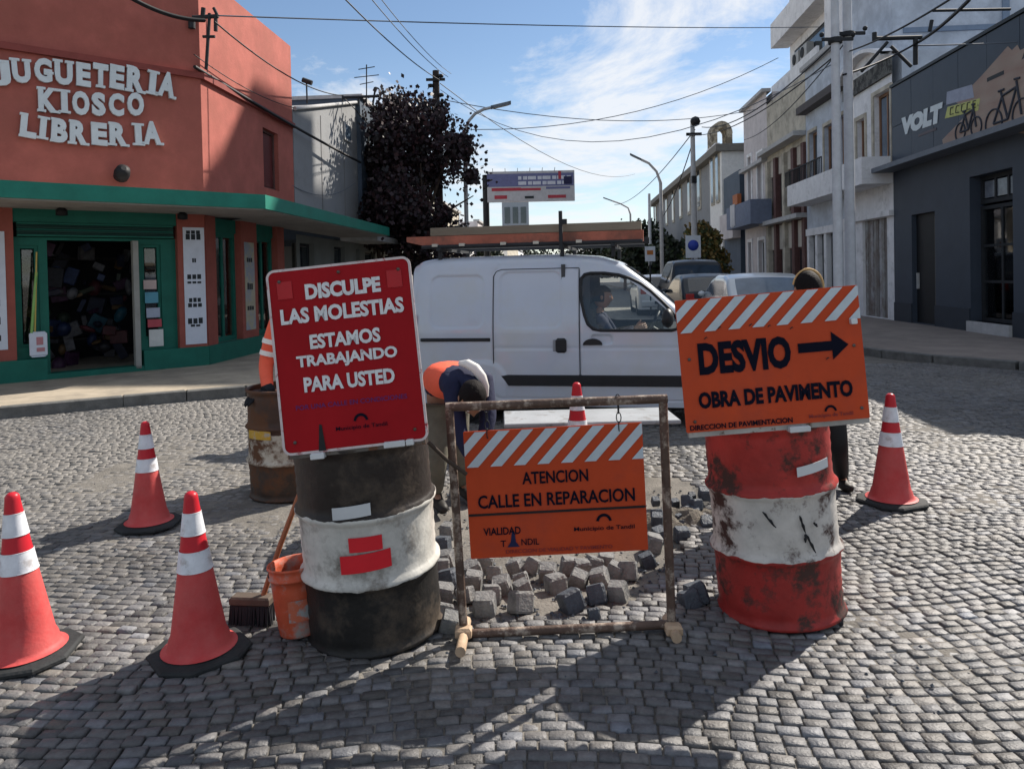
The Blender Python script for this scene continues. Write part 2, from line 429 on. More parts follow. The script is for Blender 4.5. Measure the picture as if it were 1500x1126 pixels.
def stone_geo(xm, y, w, an):
    t = tv.copy()
    ds = dust(xm, y)
    jx = rng.uniform(-.07, .07, 13); jy = rng.uniform(-.07, .07, 13)
    t[:, 0] += jx * .5; t[:, 1] += jy * .5
    t[:, 0] *= (w - .0065); t[:, 1] *= (row * math.cos(an) - .0065)
    tx, ty = rng.normal(0, .035, 2)
    zoff = rng.normal(0, .0027) + .022 * noise.noise(Vector((xm * .9, y * .9, 9))) * .5
    t[:, 2] += zoff + t[:, 0] * tx + t[:, 1] * ty
    t[:, 2] -= .003 * ds
    c_, s_ = math.cos(an), math.sin(an)
    X = t[:, 0] * c_ - t[:, 1] * s_ + xm; Y = t[:, 0] * s_ + t[:, 1] * c_ + y
    g = min(.24, max(.04, rng.normal(.088, .030))); wm_ = rng.normal(0, .05) + .06 * noise.noise(Vector((xm * .7, y * .7, 4))); g *= 1 + .55 * noise.noise(Vector((xm * .55, y * .8, 7))) + .35 * noise.noise(Vector((xm * 2.3, y * 2.3, 2)))
    col = np.array([g * (1.0 + wm_), g * (1.0 + .2 * wm_), g * (1.04 - wm_)])
    col = col * (1 - ds) + np.array([.20, .19, .176]) * ds * rng.uniform(.75, 1.1)
    return np.stack([X, Y, t[:, 2]], 1), col
def setts_mesh(name, lst, parent, kind=None):
    n = len(lst); V = np.zeros((n * 13, 3)); Cc = np.ones((n * 13, 4)); nf = 12
    loops = np.array([i for f in tf4 for i in f] + [i for f in tf3 for i in f]); per = len(loops)
    LI = np.zeros((n, per), int)
    for i, s_ in enumerate(lst):
        v_, c_ = stone_geo(*s_); V[i * 13:(i + 1) * 13] = v_; Cc[i * 13:(i + 1) * 13, :3] = c_; LI[i] = loops + i * 13
    me = bpy.data.meshes.new(name)
    me.vertices.add(n * 13); me.vertices.foreach_set('co', V.ravel())
    me.loops.add(n * per); me.loops.foreach_set('vertex_index', LI.ravel())
    tot = np.array([4] * 8 + [3] * 4); stt = np.concatenate([[0], np.cumsum(tot)[:-1]])
    me.polygons.add(n * nf)
    me.polygons.foreach_set('loop_start', (stt[None, :] + (np.arange(n) * per)[:, None]).ravel())
    me.polygons.foreach_set('use_smooth', [True] * (n * nf))
    me.update(calc_edges=True); me.validate()
    at_ = me.attributes.new('Col', 'FLOAT_COLOR', 'POINT'); at_.data.foreach_set('color', Cc.ravel().astype(np.float32))
    me.materials.append(m_sett)
    o = bpy.data.objects.new(name, me); COL.objects.link(o); o.parent = parent
    if kind: o['kind'] = kind
    return o
def inview(s_):
    x, y = s_[0], s_[1]; v = Vector((x, y, -CAMZ)); 
    zc = v.dot(fwd); px = CX + FPX * v.dot(c_rt) / zc; py = CY - FPX * v.dot(c_up) / zc
    return 5 < px < 1495 and py < 1122
near = sorted([s_ for s_ in stones if inview(s_)], key=lambda s_: s_[0] ** 2 + s_[1] ** 2)[:300]
ns = set(near)
for s_ in near: setts_mesh('sett', [s_], road)
setts_mesh('setts_beyond', [s_ for s_ in stones if s_ not in ns], road, 'stuff')

# ================================================================== facades
def pr(P, px0, py0, px1, py1, off=0):
    xm, ym = (px0 + px1) / 2, (py0 + py1) / 2
    return (P.uv(px0, ym, off)[0], P.uv(px1, ym, off)[0], P.uv(xm, py1, off)[1], P.uv(xm, py0, off)[1])
def facade(P, x0, x1, z0, z1, ops, dep=.22, y=0):
    b = B()
    xs = sorted(set([x0, x1] + [v for o in ops for v in o[:2] if x0 < v < x1])); zs = sorted(set([z0, z1] + [v for o in ops for v in o[2:4] if z0 < v < z1]))
    for i in range(len(xs) - 1):
        for j in range(len(zs) - 1):
            cx, cz = (xs[i] + xs[i + 1]) / 2, (zs[j] + zs[j + 1]) / 2
            if any(o[0] < cx < o[1] and o[2] < cz < o[3] for o in ops): continue
            b.add([(xs[i], y, zs[j]), (xs[i + 1], y, zs[j]), (xs[i + 1], y, zs[j + 1]), (xs[i], y, zs[j + 1])], [(0, 1, 2, 3)], False, P.M)
    for o in ops:
        a, c, e_, f = o[:4]; d = y + dep
        b.add([(a, y, e_), (c, y, e_), (c, d, e_), (a, d, e_)], [(3, 2, 1, 0)], False, P.M)
        b.add([(a, y, f), (c, y, f), (c, d, f), (a, d, f)], [(0, 1, 2, 3)], False, P.M)
        b.add([(a, y, e_), (a, y, f), (a, d, f), (a, d, e_)], [(0, 1, 2, 3)], False, P.M)
        b.add([(c, y, e_), (c, y, f), (c, d, f), (c, d, e_)], [(3, 2, 1, 0)], False, P.M)
    return b
def window(root, P, o, dep, mf, mg, nx=2, nz=1, name='window', fw=.05, y=0):
    a, c, e_, f = o[:4]; d0 = y + dep - .07; b = B()
    P.box(b, a, a + fw, d0, d0 + .06, e_, f); P.box(b, c - fw, c, d0, d0 + .06, e_, f)
    P.box(b, a + fw, c - fw, d0, d0 + .06, f - fw, f); P.box(b, a + fw, c - fw, d0, d0 + .06, e_, e_ + fw)
    xs = [a + fw + (c - a - 2 * fw) * i / nx for i in range(nx + 1)]; zs = [e_ + fw + (f - e_ - 2 * fw) * i / nz for i in range(nz + 1)]
    for v in xs[1:-1]: P.box(b, v - fw * .4, v + fw * .4, d0 + .004, d0 + .056, e_ + fw, f - fw)
    for v in zs[1:-1]: P.box(b, a + fw, c - fw, d0 + .007, d0 + .053, v - fw * .35, v + fw * .35)
    w = b.obj(name, mf, root, True)
    for i in range(nx):
        for j in range(nz):
            g = B(); P.box(g, xs[i] + fw * .4, xs[i + 1] - fw * .4, d0 + .025, d0 + .035, zs[j] + fw * .35, zs[j + 1] - fw * .35)
            g.obj('pane', mg, w, True)
    return w
def body(root, P, x0, x1, z0, z1, m, dep=8, y=.22, name='wall_mass'):
    b = B(); P.box(b, x0, x1, y, y + dep, z0, z1); return b.obj(name, m, root, True)

# ------------------------------------------------------------ salmon corner shop
LC = Plane(C0 - Vector((.755, .656)) * 5.2, (.755, .656)); LS = Plane(C0, dS)
cs = LC.uv(303, 420)[0]; CW = 5.2
H1 = 6.85; ZC = 2.80
shop = thing('corner_shop', (C0.x, C0.y, .12), 'salmon painted corner building with white toy shop lettering, green canopy and green shopfront', 'building')
b = facade(LC, 0, CW, ZC, H1, [])
hw = pr(LS, 386, 192, 408, 277)
b2 = facade(LS, 0, 4.32, ZC, H1, [hw], .18)
b.v += b2.v; k = len(b.v) - len(b2.v); b.f += [tuple(i + k for i in f) for f in b2.f]; b.sm += b2.sm
ins = .24
def off(P, x, y):
    v = P.M @ Vector((x, y, 0)); return (v.x, v.y)
foot = [off(LC, 0, ins), off(LC, CW - .1, ins), off(LS, .1, ins), off(LS, 4.32, ins), off(LS, 4.32, 9), off(LC, 0, 9)]
b.prism(foot, ZC, H1 - .002)
cap = [off(LC, 0, 0), off(LC, CW, 0), off(LS, 4.32, 0), off(LS, 4.32, 9), off(LC, 0, 9)]
b.prism(cap, H1 - .03, H1 + .02)
# end wall of the upper floor facing up the street
b.add([LS.M @ Vector(v) for v in ((4.32, 0, ZC), (4.32, 9, ZC), (4.32, 9, H1), (4.32, 0, H1))], [(0, 1, 2, 3)])
b.obj('upper_wall', m_red, shop, True)
window(shop, LS, hw, .16, m_rbrown, mat('dark_red_shutter', (.10, .02, .02), .5), 1, 1)
# moulding course across both faces
zl = LC.uv(150, 90)[1]
b = B(); LC.box(b, 0, CW + .04, -.07, 0.002, zl - .05, zl + .05); LS.box(b, 0.0, 4.32, -.07, .002, zl - .05, zl + .05); b.obj('moulding', mat('moulding_paint', (.24, .06, .05), .8), shop, True)
# canopy slab with green fascia
CO = 1.3; zf0, zf1 = 2.78, 2.94
mit = CO * math.tan(R(22.5))
cp = [off(LC, -1.5, .2), off(LC, -1.5, -CO + .04), off(LC, CW + mit - .02, -CO + .04), off(LS, 8.0, -CO + .04), off(LS, 8.0, .1), off(LS, 0, .1)]
B().prism(cp, 2.70, 2.90).obj('canopy_slab', m_soffit, shop, True)
b = B(); LC.box(b, -1.5, CW + mit, -CO, -CO + .035, 2.72, 2.95); LS.box(b, -mit + .003, 8.05, -CO, -CO + .035, 2.72, 2.95)
LS.box(b, 8.0, 8.05, -CO + .035, .1, 2.72, 2.95)
b.obj('canopy_fascia', m_greenl, shop, True)
# ground floor: plinth, pillars, shopfront
zb = .12
def gl(px): return LC.uv(px, 430)[0]
doorx = (gl(73), gl(205)); lw = (gl(28), gl(60)); rw = (gl(211), gl(240))
zt = LC.uv(130, 352)[1]
zp = .55
def pillar(P, x0, x1, m=m_redp, z0=zb, y0=-.0, y1=.35, name='pillar'):
    b = B(); P.box(b, x0, x1, y0, y1, z0, 2.70); return b.obj(name, m, shop, True)
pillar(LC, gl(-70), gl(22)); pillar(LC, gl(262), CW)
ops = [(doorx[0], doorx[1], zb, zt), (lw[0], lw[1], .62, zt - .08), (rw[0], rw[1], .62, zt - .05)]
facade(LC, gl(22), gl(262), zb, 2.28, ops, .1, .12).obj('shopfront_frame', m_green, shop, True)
# roller shutter box with slats
x0, x1 = gl(22), gl(262)
b = B(); LC.box(b, x0, x1, .04, .3, 2.50, 2.70); b.obj('lintel', m_green, shop, True)
for i in range(7):
    b = B(); LC.box(b, x0 + .05, x1 - .05, .02 + .03 * (i % 2), .16, 2.29 + i * .03, 2.315 + i * .03); b.obj('shutter_slat', mat('shutter_slat_paint', (.008, .05, .04), .6) if i % 3 else m_green, shop, True)
b = B(); LC.box(b, gl(-70), gl(66), -.03, .1, zb, zp - .1); LC.box(b, gl(208), CW + .01, -.03, .1, zb, zp - .1); LC.box(b, gl(66), gl(208), -.02, .25, zb - .02, zb + .09)
LS.box(b, 0, 4.32, -.03, .1, zb, zp - .1); b.obj('plinth', m_green, shop, True)
for o in ops[1:]: window(shop, LC, o, .1, m_green, m_gl, 1, 1, y=.12)
# door leaf swung open on the right with white edge
b = B(); LC.box(b, gl(196), gl(204), -.02, .1, zb + .05, zt); b.obj('door_edge', mat('dull_door_edge', (.30, .30, .28), .7), shop, True)
# side facade ground floor
sp = lambda px: LS.uv(px, 430)[0]
def spb(p0, p1, m, y0, y1, z0=zp - .1, z1=2.70, name='pillar'):
    b = B(); LS.box(b, sp(p0), sp(p1), y0, y1, z0, z1); return b.obj(name, m, shop, True)
spb(303.5, 318, m_redp, .0, .35); spb(355, 378, m_redp, 0, .35); spb(408, 418, m_redp, 0, .35)
for a_, c_ in ((318, 355), (378, 408)):
    o = (sp(a_), sp(c_), zp - .1, 2.45)
    b = B(); LS.box(b, o[0], o[1], .1, .3, 2.45, 2.70); b.obj('lintel', m_green, shop, True)
    window(shop, LS, o, .2, m_green, m_gl, 2, 1, fw=.09)
# interior: dark back room with crammed shelves
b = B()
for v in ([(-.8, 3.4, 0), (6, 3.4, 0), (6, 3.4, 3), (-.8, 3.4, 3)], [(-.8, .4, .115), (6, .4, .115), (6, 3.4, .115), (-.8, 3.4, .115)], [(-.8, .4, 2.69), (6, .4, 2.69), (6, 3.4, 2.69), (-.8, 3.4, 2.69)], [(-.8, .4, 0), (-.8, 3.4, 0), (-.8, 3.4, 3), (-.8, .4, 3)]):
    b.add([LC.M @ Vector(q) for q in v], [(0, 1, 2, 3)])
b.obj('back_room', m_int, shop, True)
cols = [(.06, .015, .02), (.01, .02, .06), (.01, .06, .09), (.09, .09, .10), (.07, .04, .015), (.02, .03, .02), (.05, .02, .05), (.015, .015, .02), (.012, .014, .03)]
shf = thing('display_shelf', LC.M @ Vector((gl(130), 1.3, .12)), 'dark shelf crammed with toys and boxes seen through the open shop door', 'shelf')
rg_ = random.Random(31)
for zz in (.55, 1.35, 2.0):
    b = B(); LC.box(b, gl(75), gl(240), 2.2, 2.7, zz, zz + .03); b.obj('shelf_board', mat('shelf_board_mat', (.02, .02, .02), .7), shf, True)
for k in range(95):
    x = rg_.uniform(gl(70), gl(236)); w = rg_.uniform(.05, .28); h = rg_.uniform(.06, .34); y = rg_.uniform(1.3, 2.5); z = .13 + rg_.random() * 2.1
    c_ = rg_.choice(cols); M_ = LC.M @ Matrix.Translation((x, y, z)) @ Matrix.Rotation(rg_.uniform(-.5, .5), 4, 'Y') @ Matrix.Rotation(rg_.uniform(-.6, .6), 4, 'Z')
    b = B()
    if k % 3 == 0: b.ball((0, 0, 0), (w / 2, w / 2, h / 2), 10, M_)
    else: b.box(-w / 2, w / 2, -.05, .05, -h / 2, h / 2, M_, .012)
    b.obj('goods', mat('goods_%d' % cols.index(c_), c_, .5, var=.5, vs=12), shf, True)
# items in the left window: green broom handle, white bag
t = thing('toy_broom', LC.M @ Vector((gl(45), -.08, .62)), 'green and yellow stick with white paddle leaning in the left shop window', 'broom')
b = B(); b.tube([LC.M @ Vector((gl(43), -.03, .75)), LC.M @ Vector((gl(54), -.02, 1.75))], .022); b.obj('stick', mat('lime_plastic', (.22, .42, .12), .4), t, True)
b = B(); b.tube([LC.M @ Vector((gl(49), -.03, .85)), LC.M @ Vector((gl(55), -.03, 2.05))], .012); b.obj('handle', mat('yellow_plastic', (.5, .38, .1), .4), t, True)
b = B(); LC.box(b, gl(40), gl(66), -.06, -.02, .48, .86, .03); b.obj('paddle', m_print, t, True)
b = B(); LC.box(b, gl(50), gl(62), -.064, -.058, .56, .62); LC.box(b, gl(50), gl(60), -.064, -.058, .66, .78); b.obj('print', mat('print_pink', (.45, .2, .22), .5), t, True)
# papers in the right window
for i, (z0_, z1_, c_) in enumerate(((1.45, 1.6, (.5, .4, .38)), (1.22, 1.4, (.1, .3, .4)), (.98, 1.14, (.35, .4, .5)), (.82, .95, (.45, .08, .1)), (.5, .78, (.6, .62, .6)))):
    b = B(); LC.box(b, gl(213 + i * 1.5), gl(232 + i * 2), .09, .096, z0_, z1_); tag(b.obj('notice', mat('notice_%d' % i, c_, .6)), ['cream paper notice at the top of the narrow right window', 'teal paper notice in the narrow right window', 'pale blue notice midway down the narrow right window', 'red notice low in the narrow right window', 'white price sheet lowest in the narrow right window'][i], 'notice')
def poster(P, px0, px1, z0, z1, label, rows, m=m_print, y=-.012, pymid=430):
    x0, x1 = P.uv(px0, pymid)[0], P.uv(px1, pymid)[0]
    if z0 is None: z0, z1 = P.uv(px0, 505)[1], P.uv(px0, 333)[1]
    b = B(); P.box(b, x0, x1, y, y + .009, z0, z1)
    t = thing('poster', P.M @ Vector(((x0 + x1) / 2, y, z0)), label, 'poster')
    b.obj('sheet', m, t, True)
    for zf, hf, wf in rows:
        b = B(); zc = z0 + (z1 - z0) * zf; h = (z1 - z0) * hf; w = (x1 - x0) * wf; xm = (x0 + x1) / 2
        n = max(2, int(wf * 5))
        for q in range(n):
            xa = xm - w / 2 + w * q / n
            P.box(b, xa, xa + w / n * .78, y - .003, y, zc - h / 2, zc + h / 2 * random.uniform(.7, 1))
            
        b.obj('lettering', m_ink, t, True)
    return t
poster(LC, 270, 301, None, None, 'tall white poster with black lettering on the red pillar beside the shopfront', [(.96, .03, .7), (.92, .05, .75), (.72, .04, .2), (.58, .045, .7), (.53, .02, .7), (.38, .04, .6), (.335, .035, .7), (.2, .05, .75), (.16, .02, .5)])
poster(LC, -40, 9, .62, 2.35, 'white poster with black lettering on the pillar at the far left edge', [(.4, .06, .7), (.25, .07, .7), (.1, .05, .7)])
poster(LS, 359, 373, .6, 2.3, 'narrow faded yellow poster on the red pilaster facing the side street', [(.8, .05, .6), (.5, .08, .6), (.25, .05, .7)], mat('faded_poster', (.42, .38, .28), .7, col2=(.3, .32, .36), thr=.5, ts=3))
# black round lamp over the canopy, lamp below
zlamp = LC.uv(174, 256)[1]; xl = LC.uv(174, 256)[0]
t = thing('wall_lamp', LC.M @ Vector((xl, -.15, zlamp)), 'small black floodlight on the salmon wall just above the canopy', 'lamp')
b = B(); b.lathe([(.02, -.12), (.11, -.10), (.12, .0), (.10, .10), (.04, .13)], 14, LC.M @ Matrix.Translation((xl, -.2, zlamp)) @ Matrix.Rotation(R(60), 4, 'X')); b.obj('lamp_head', m_dark, t, True)
b = B(); b.tube([LC.M @ Vector((xl, -.1, zlamp)), LC.M @ Vector((xl, 0, zlamp - .02))], .025); b.obj('bracket', m_dark, t, True)
for px in (88, 262):
    x_ = gl(px); t = thing('soffit_lamp', LC.M @ Vector((x_, -.3, 2.70)), 'small dark lamp under the canopy ' + ('above the shop door' if px < 100 else 'beside the tall poster pillar'), 'lamp')
    b = B(); b.lathe([(.03, -.12), (.08, -.11), (.08, -.03), (.04, 0)], 14, LC.M @ Matrix.Translation((x_, -.3, 2.70))); b.obj('lamp_body', m_dark, t, True)

# raised white letters, bulky western style slab serifs
m_let = mat('raised_letter_white', (.62, .68, .70), .55, var=.08)
SER = {'J': [(.62, 1, .7)], 'U': [(.18, 1, .55), (.84, 1, .5)], 'G': [(.85, .42, .45)], 'E': [(.14, 1, .3), (.14, 0, .3)], 'T': [(.5, 0, .62)], 'R': [(.14, 0, .5), (.9, 0, .4), (.1, 1, .3)],
       'I': [(.5, 1, 1.9), (.5, 0, 1.9)], 'A': [(.08, 0, .42), (.92, 0, .42)], 'K': [(.16, 1, .45), (.16, 0, .45), (.86, 1, .4), (.92, 0, .42)], 'O': [], 'S': [], 'C': [(.9, .8, .2)], 'L': [(.16, 1, .5), (.1, 0, .3)], 'B': [(.1, 1, .3), (.1, 0, .3)]}
sg = thing('shop_lettering', LC.M @ Vector((2.6, 0, 4.0)), 'raised white slab serif letters reading JUGUETERIA KIOSCO LIBRERIA on the salmon wall', 'sign')
def letter(ch, px, pyt, pyb, wpx, tilt):
    x, zc = LC.uv(px, (pyt + pyb) / 2); z1 = LC.uv(px, pyt)[1]; z0 = LC.uv(px, pyb)[1]
    w = LC.uv(px + wpx / 2, 150)[0] - LC.uv(px - wpx / 2, 150)[0]; h = z1 - z0
    if ch == 'I': w *= .42
    t = thick_text(ch, w, h, .055, .05)
    k = B(); k.v = t.v; k.f = t.f; k.sm = t.sm
    for (fx, fz, wf) in SER.get(ch, []):
        sw = wf * w; xx = -w / 2 + fx * w; zz = -h / 2 + fz * h; hh = h * .10
        zz = min(h / 2 - hh, max(-h / 2, zz - hh / 2))
        k.box(xx - sw / 2, xx + sw / 2, -.053, .001, zz, zz + hh)
    place(k, LC.M @ Matrix.Translation((x, -.03, zc)) @ Matrix.Rotation(R(tilt), 4, 'Y'))
    k.obj('letter', m_let, sg, True)
for ch, px, a_, c_, w, tl in (('J', 2, 90, 127, 24, -4), ('U', 30, 88, 123, 27, -3), ('G', 62, 87, 122, 26, 0), ('U', 92, 90, 126, 26, 0), ('E', 121, 94, 128, 21, 1), ('T', 146, 95, 130, 22, 2), ('E', 170, 97, 132, 21, 3), ('R', 197, 99, 137, 25, 3), ('I', 222, 105, 140, 22, 6), ('A', 243, 107, 144, 24, 8)):
    letter(ch, px, a_, c_, w, tl)
for ch, px, a_, c_, w, tl in (('K', 69, 130, 166, 28, 0), ('I', 93, 133, 167, 22, 0), ('O', 117, 135, 170, 25, 0), ('S', 143, 137, 171, 20, 0), ('C', 169, 138, 171, 22, 2), ('O', 197, 137, 171, 24, 3)):
    letter(ch, px, a_, c_, w, tl)
for ch, px, a_, c_, w, tl in (('L', 41, 168, 203, 24, 6), ('I', 62, 172, 205, 22, 6), ('B', 86, 175, 210, 24, 4), ('R', 114, 178, 213, 26, 2), ('E', 144, 181, 214, 23, 0), ('R', 172, 181, 215, 26, 0), ('I', 201, 182, 214, 22, -2), ('A', 221, 179, 213, 26, -2)):
    letter(ch, px, a_, c_, w, tl)

# ------------------------------------------------------------ left street row
def q(px, py=300): return LS.uv(px, py)
gb = thing('grey_building', (*off(LS, 4.35, 0), .12), 'weathered grey rendered building next to the salmon shop, small blue window high up', 'building')
x0, x1 = 4.36, q(525)[0]; zA, zB = q(425, 152)[1] - .1, q(525, 154)[1]
hw = pr(LS, 503, 181, 512, 207)
f = facade(LS, x0, x1, 2.85, zA, [], .2)
zz = [hw[2], hw[3]]
f = facade(LS, x0, x1, 2.85, zA, [], .1); 
f.add([LS.M @ Vector(v) for v in ((x0, 0, zA), (x1, 0, zA), (x1, 0, zB), (x0 + .01, 0, zA + .02))], [(0, 1, 2, 3)])
f.add([LS.M @ Vector(v) for v in ((x0, 0, 2.85), (x0, 7, 2.85), (x0, 7, zA), (x0, 0, zA))], [(3, 2, 1, 0)])
f.add([LS.M @ Vector(v) for v in ((x0, 0, zA), (x1, 0, zB), (x1, 7, zB), (x0, 7, zA))], [(0, 1, 2, 3)])
f.obj('wall', m_grey, gb, True)
b = B(); b.tube([LS.M @ Vector((x0, -.05, zA + .02)), LS.M @ Vector((x1, -.05, zB + .02))], .05, 6); b.obj('coping', m_conc, gb, True)
for i in range(1, 3):
    xx = x0 + (x1 - x0) * i / 2.7; b = B(); LS.box(b, xx - .02, xx + .02, -.012, .01, 2.9, zA + (zB - zA) * i / 5); b.obj('render_joint', mat('joint', (.2, .2, .2), .9), gb, True)
b = B(); LS.box(b, hw[0], hw[1], -.05, .02, hw[2], hw[3]); w_ = b.obj('window', m_conc, gb, True)
b = B(); LS.box(b, hw[0] + .06, hw[1] - .06, -.06, -.045, hw[2] + .06, hw[3] - .06); b.obj('pane', m_glassb, w_, True)
gops = [pr(LS, 440, 357, 461, 430), pr(LS, 490, 362, 506, 420), pr(LS, 522, 365, 527, 420), pr(LS, 535, 370, 550, 410)]
gops = [(a, c, .3, d) for a, c, e_, d in gops]
facade(LS, 4.36, q(575)[0], .12, 2.6, gops, .2).obj('ground_floor_wall', mat('dull_grey_lower', (.16, .17, .16), .9, var=.2, vs=1), gb, True)
for o in gops: window(gb, LS, o, .2, m_iron, m_glassd, 1, 1)
b = B(); LS.box(b, 8.06, q(568)[0], -.95, .1, 2.6, 2.75); b.obj('canopy_slab', m_conc, gb, True)
sb = thing('slate_building', (*off(LS, x1, 0), .12), 'dark slate blue narrow block rising behind the purple leaved tree', 'building')
x2 = q(572)[0]
f = B(); LS.box(f, x1 + .01, x2, -.12, 7, 2.76, zB + .15); LS.box(f, x2 - .3, x2, -.5, -.12, 2.76, zB - .9); f.obj('wall', m_slate, sb, True)
b = B(); LS.box(b, x1 - .04, x2 + .05, -.2, 7, zB + .152, zB + .26); b.obj('coping', m_conc, sb, True)
for px in (538, 556):
    o = pr(LS, px - 5, 195, px + 5, 250); b = B(); LS.box(b, o[0], o[1], -.16, -.118, o[2], o[3]); w_ = b.obj('window', m_dark, sb, True)
    b = B(); LS.box(b, o[0] + .06, o[1] - .06, -.17, -.155, o[2] + .06, o[3] - .06); b.obj('pane', m_glassd, w_, True)
xs_ = [x2 + .1, 22, 31, 40, 52, 66, 84, 110]
mm_ = [m_grey, m_beige, m_white, m_pinkg, m_grey, m_beige, m_white]
labs = ['grey low house behind the purple leaved tree', 'beige low house further up the left side of the street', 'white low house far up the left side of the street', 'pinkish far house on the left past the white one', 'grey far house near the left end of the street', 'beige house close to the far end on the left', 'white last house at the far left end of the street']
hs = [4.6, 5.2, 4.2, 5.4, 4.6, 5.2, 4.8]
for i in range(len(xs_) - 1):
    t = thing('far_house', (*off(LS, xs_[i], 0), .12), labs[i], 'house', 'houses up the left side of the street')
    f = facade(LS, xs_[i] + .01, xs_[i + 1] - .02, .12, hs[i], [], .1); LS.box(f, xs_[i] + .01, xs_[i + 1] - .02, .02, 8, .12, hs[i] - .002); f.obj('wall', mm_[i], t, True)
    b = B(); LS.box(b, xs_[i], xs_[i + 1] - .01, -.12, .3, hs[i], hs[i] + .14); b.obj('cornice', m_conc, t, True)
    n = 3
    for j in range(n):
        xa = xs_[i] + (xs_[i + 1] - xs_[i]) * (j + .3) / n; b = B(); LS.box(b, xa, xa + 1.0, -.03, .01, 1.0 if j else .12, 2.5); w_ = b.obj('window' if j else 'door', m_iron, t, True)
        b = B(); LS.box(b, xa + .08, xa + .92, -.04, -.028, 1.08 if j else .2, 2.42); b.obj('pane', m_glassd, w_, True)

# ------------------------------------------------------------ right side: charcoal bike shop
P0 = Vector((10.3, 20.2)); RV = Plane(P0, -dS)
SV = 8.0; HV = 6.35
vb = thing('bike_shop_building', (P0.x, P0.y, .12), 'charcoal painted shop building with a bicycle mural and tall glazed entrance on the right', 'building')
o1 = pr(RV, 1336, 312, 1370, 468); o2 = pr(RV, 1421, 252, 1484, 466)
o1 = (o1[0], o1[1], .14, o1[3]); o2 = (o2[0], o2[1], .35, o2[3])
zc = 4.1
facade(RV, 0, SV, .12, zc, [o1, o2], .3).obj('lower_wall', m_charc, vb, True)
b = facade(RV, 0, SV, zc + .12, HV, [], .1, -.0)
b.add([RV.M @ Vector(v) for v in ((0, 0, .12), (0, 9, .12), (0, 9, HV), (0, 0, HV))], [(3, 2, 1, 0)])
RV.box(b, 0.01, SV, .31, 9, HV - .3, HV - .002)
b.obj('upper_wall', m_charc, vb, True)
CH = Plane(RV.M @ Vector((SV, 0, 0)), Matrix.Rotation(R(48), 2) @ RV.d)
f = facade(CH, 0, 3.4, .12, HV, [], .1); f.obj('corner_wall', m_charc, vb, True)
CH2 = Plane(CH.M @ Vector((3.4, 0, 0)), Matrix.Rotation(R(44), 2) @ CH.d)
f = facade(CH2, 0, 22, .12, HV, [], .1); f.obj('cross_street_wall', m_charc, vb, True)
b = B(); RV.box(b, -.05, SV + .1, -.06, .1, HV, HV + .07); b.obj('parapet_cap', mat('cap_dark', (.02, .025, .03), .5), vb, True)
b = B(); RV.box(b, -.35, SV + .2, -.55, .02, zc, zc + .12); b.obj('canopy_slab', mat('canopy_grey', (.16, .18, .21), .7), vb, True)
for a_, c_ in ((0, o1[0]), (o1[1], o2[0]), (o2[1], SV)):
    b = B(); RV.box(b, a_ + .003, c_ - .003, -.03, .01, .12, .62); b.obj('skirting', m_charc2, vb, True)
b = B(); RV.box(b, o2[0], o2[1], -.1, .3, .12, .35); b.obj('entrance_step', m_conc, vb, True)
b = B(); RV.box(b, o2[0] - .5, o2[1] + .5, .32, 5, .1, 4.2); 
b = B(); b.add([RV.M @ Vector(v) for v in ((0.1, 4, .1), (SV - .3, 4, .1), (SV - .3, 4, 4), (0.1, 4, 4))], [(0, 1, 2, 3)]); b.add([RV.M @ Vector(v) for v in ((0.1, .31, .2), (SV - .3, .31, .2), (SV - .3, 4, .2), (0.1, 4, .2))], [(0, 1, 2, 3)])
b.add([RV.M @ Vector(v) for v in ((0.1, .31, 4.05), (SV - .3, .31, 4.05), (SV - .3, 4, 4.05), (0.1, 4, 4.05))], [(0, 1, 2, 3)])
b.obj('showroom', mat('showroom_wall', (.16, .15, .13), .8), vb, True)
tz = pr(RV, 1421, 298, 1484, 300)[3]
window(vb, RV, (o2[0], o2[1], tz + .05, o2[3]), .3, m_iron, mat('transom_glass', (.16, .18, .21), .12, bump=0, var=.3), 3, 1, fw=.09)
window(vb, RV, (o2[0], o2[1], o2[2], tz), .3, m_iron, m_gl, 2, 3, fw=.08)
b = B(); RV.box(b, o1[0], o1[1] - .25, .12, .2, .14, o1[3]); d_ = b.obj('door', m_dark, vb, True)
b = B(); RV.box(b, o1[0] + .1, o1[0] + .14, .06, .12, 1.0, 1.4); b.obj('handle', m_conc, d_, True)
b = B(); RV.box(b, o1[1] - .22, o1[1] - .02, .1, .14, .3, o1[3] - .1); b.obj('door_panel', mat('ochre_panel', (.20, .17, .11), .6, var=.5, vs=3), vb, True)
for i in range(3):
    xx = random.uniform(o2[0] + .2, o2[1] - .4)
for i, (xx, zz, c_) in enumerate(((.25, 1.75, (.62, .52, .25)), (.9, 1.65, (.6, .55, .4)), (1.4, 1.9, (.5, .5, .3)), (1.9, 1.5, (.55, .5, .42)))):
    b = B(); RV.box(b, o2[0] + xx, o2[0] + xx + .38, .42, .45, zz, zz + .9); tag(b.obj('wall_display', mat('display_%d' % i, c_, .5, var=.4, vs=6)), ['gold display board left in the glazed bike shop entrance', 'cream display board second from left behind the glass', 'olive display board third from left behind the glass', 'pale display board right side behind the glass'][i], 'display board')  # yellowish boards added behind the glass to paint in its gold reflection
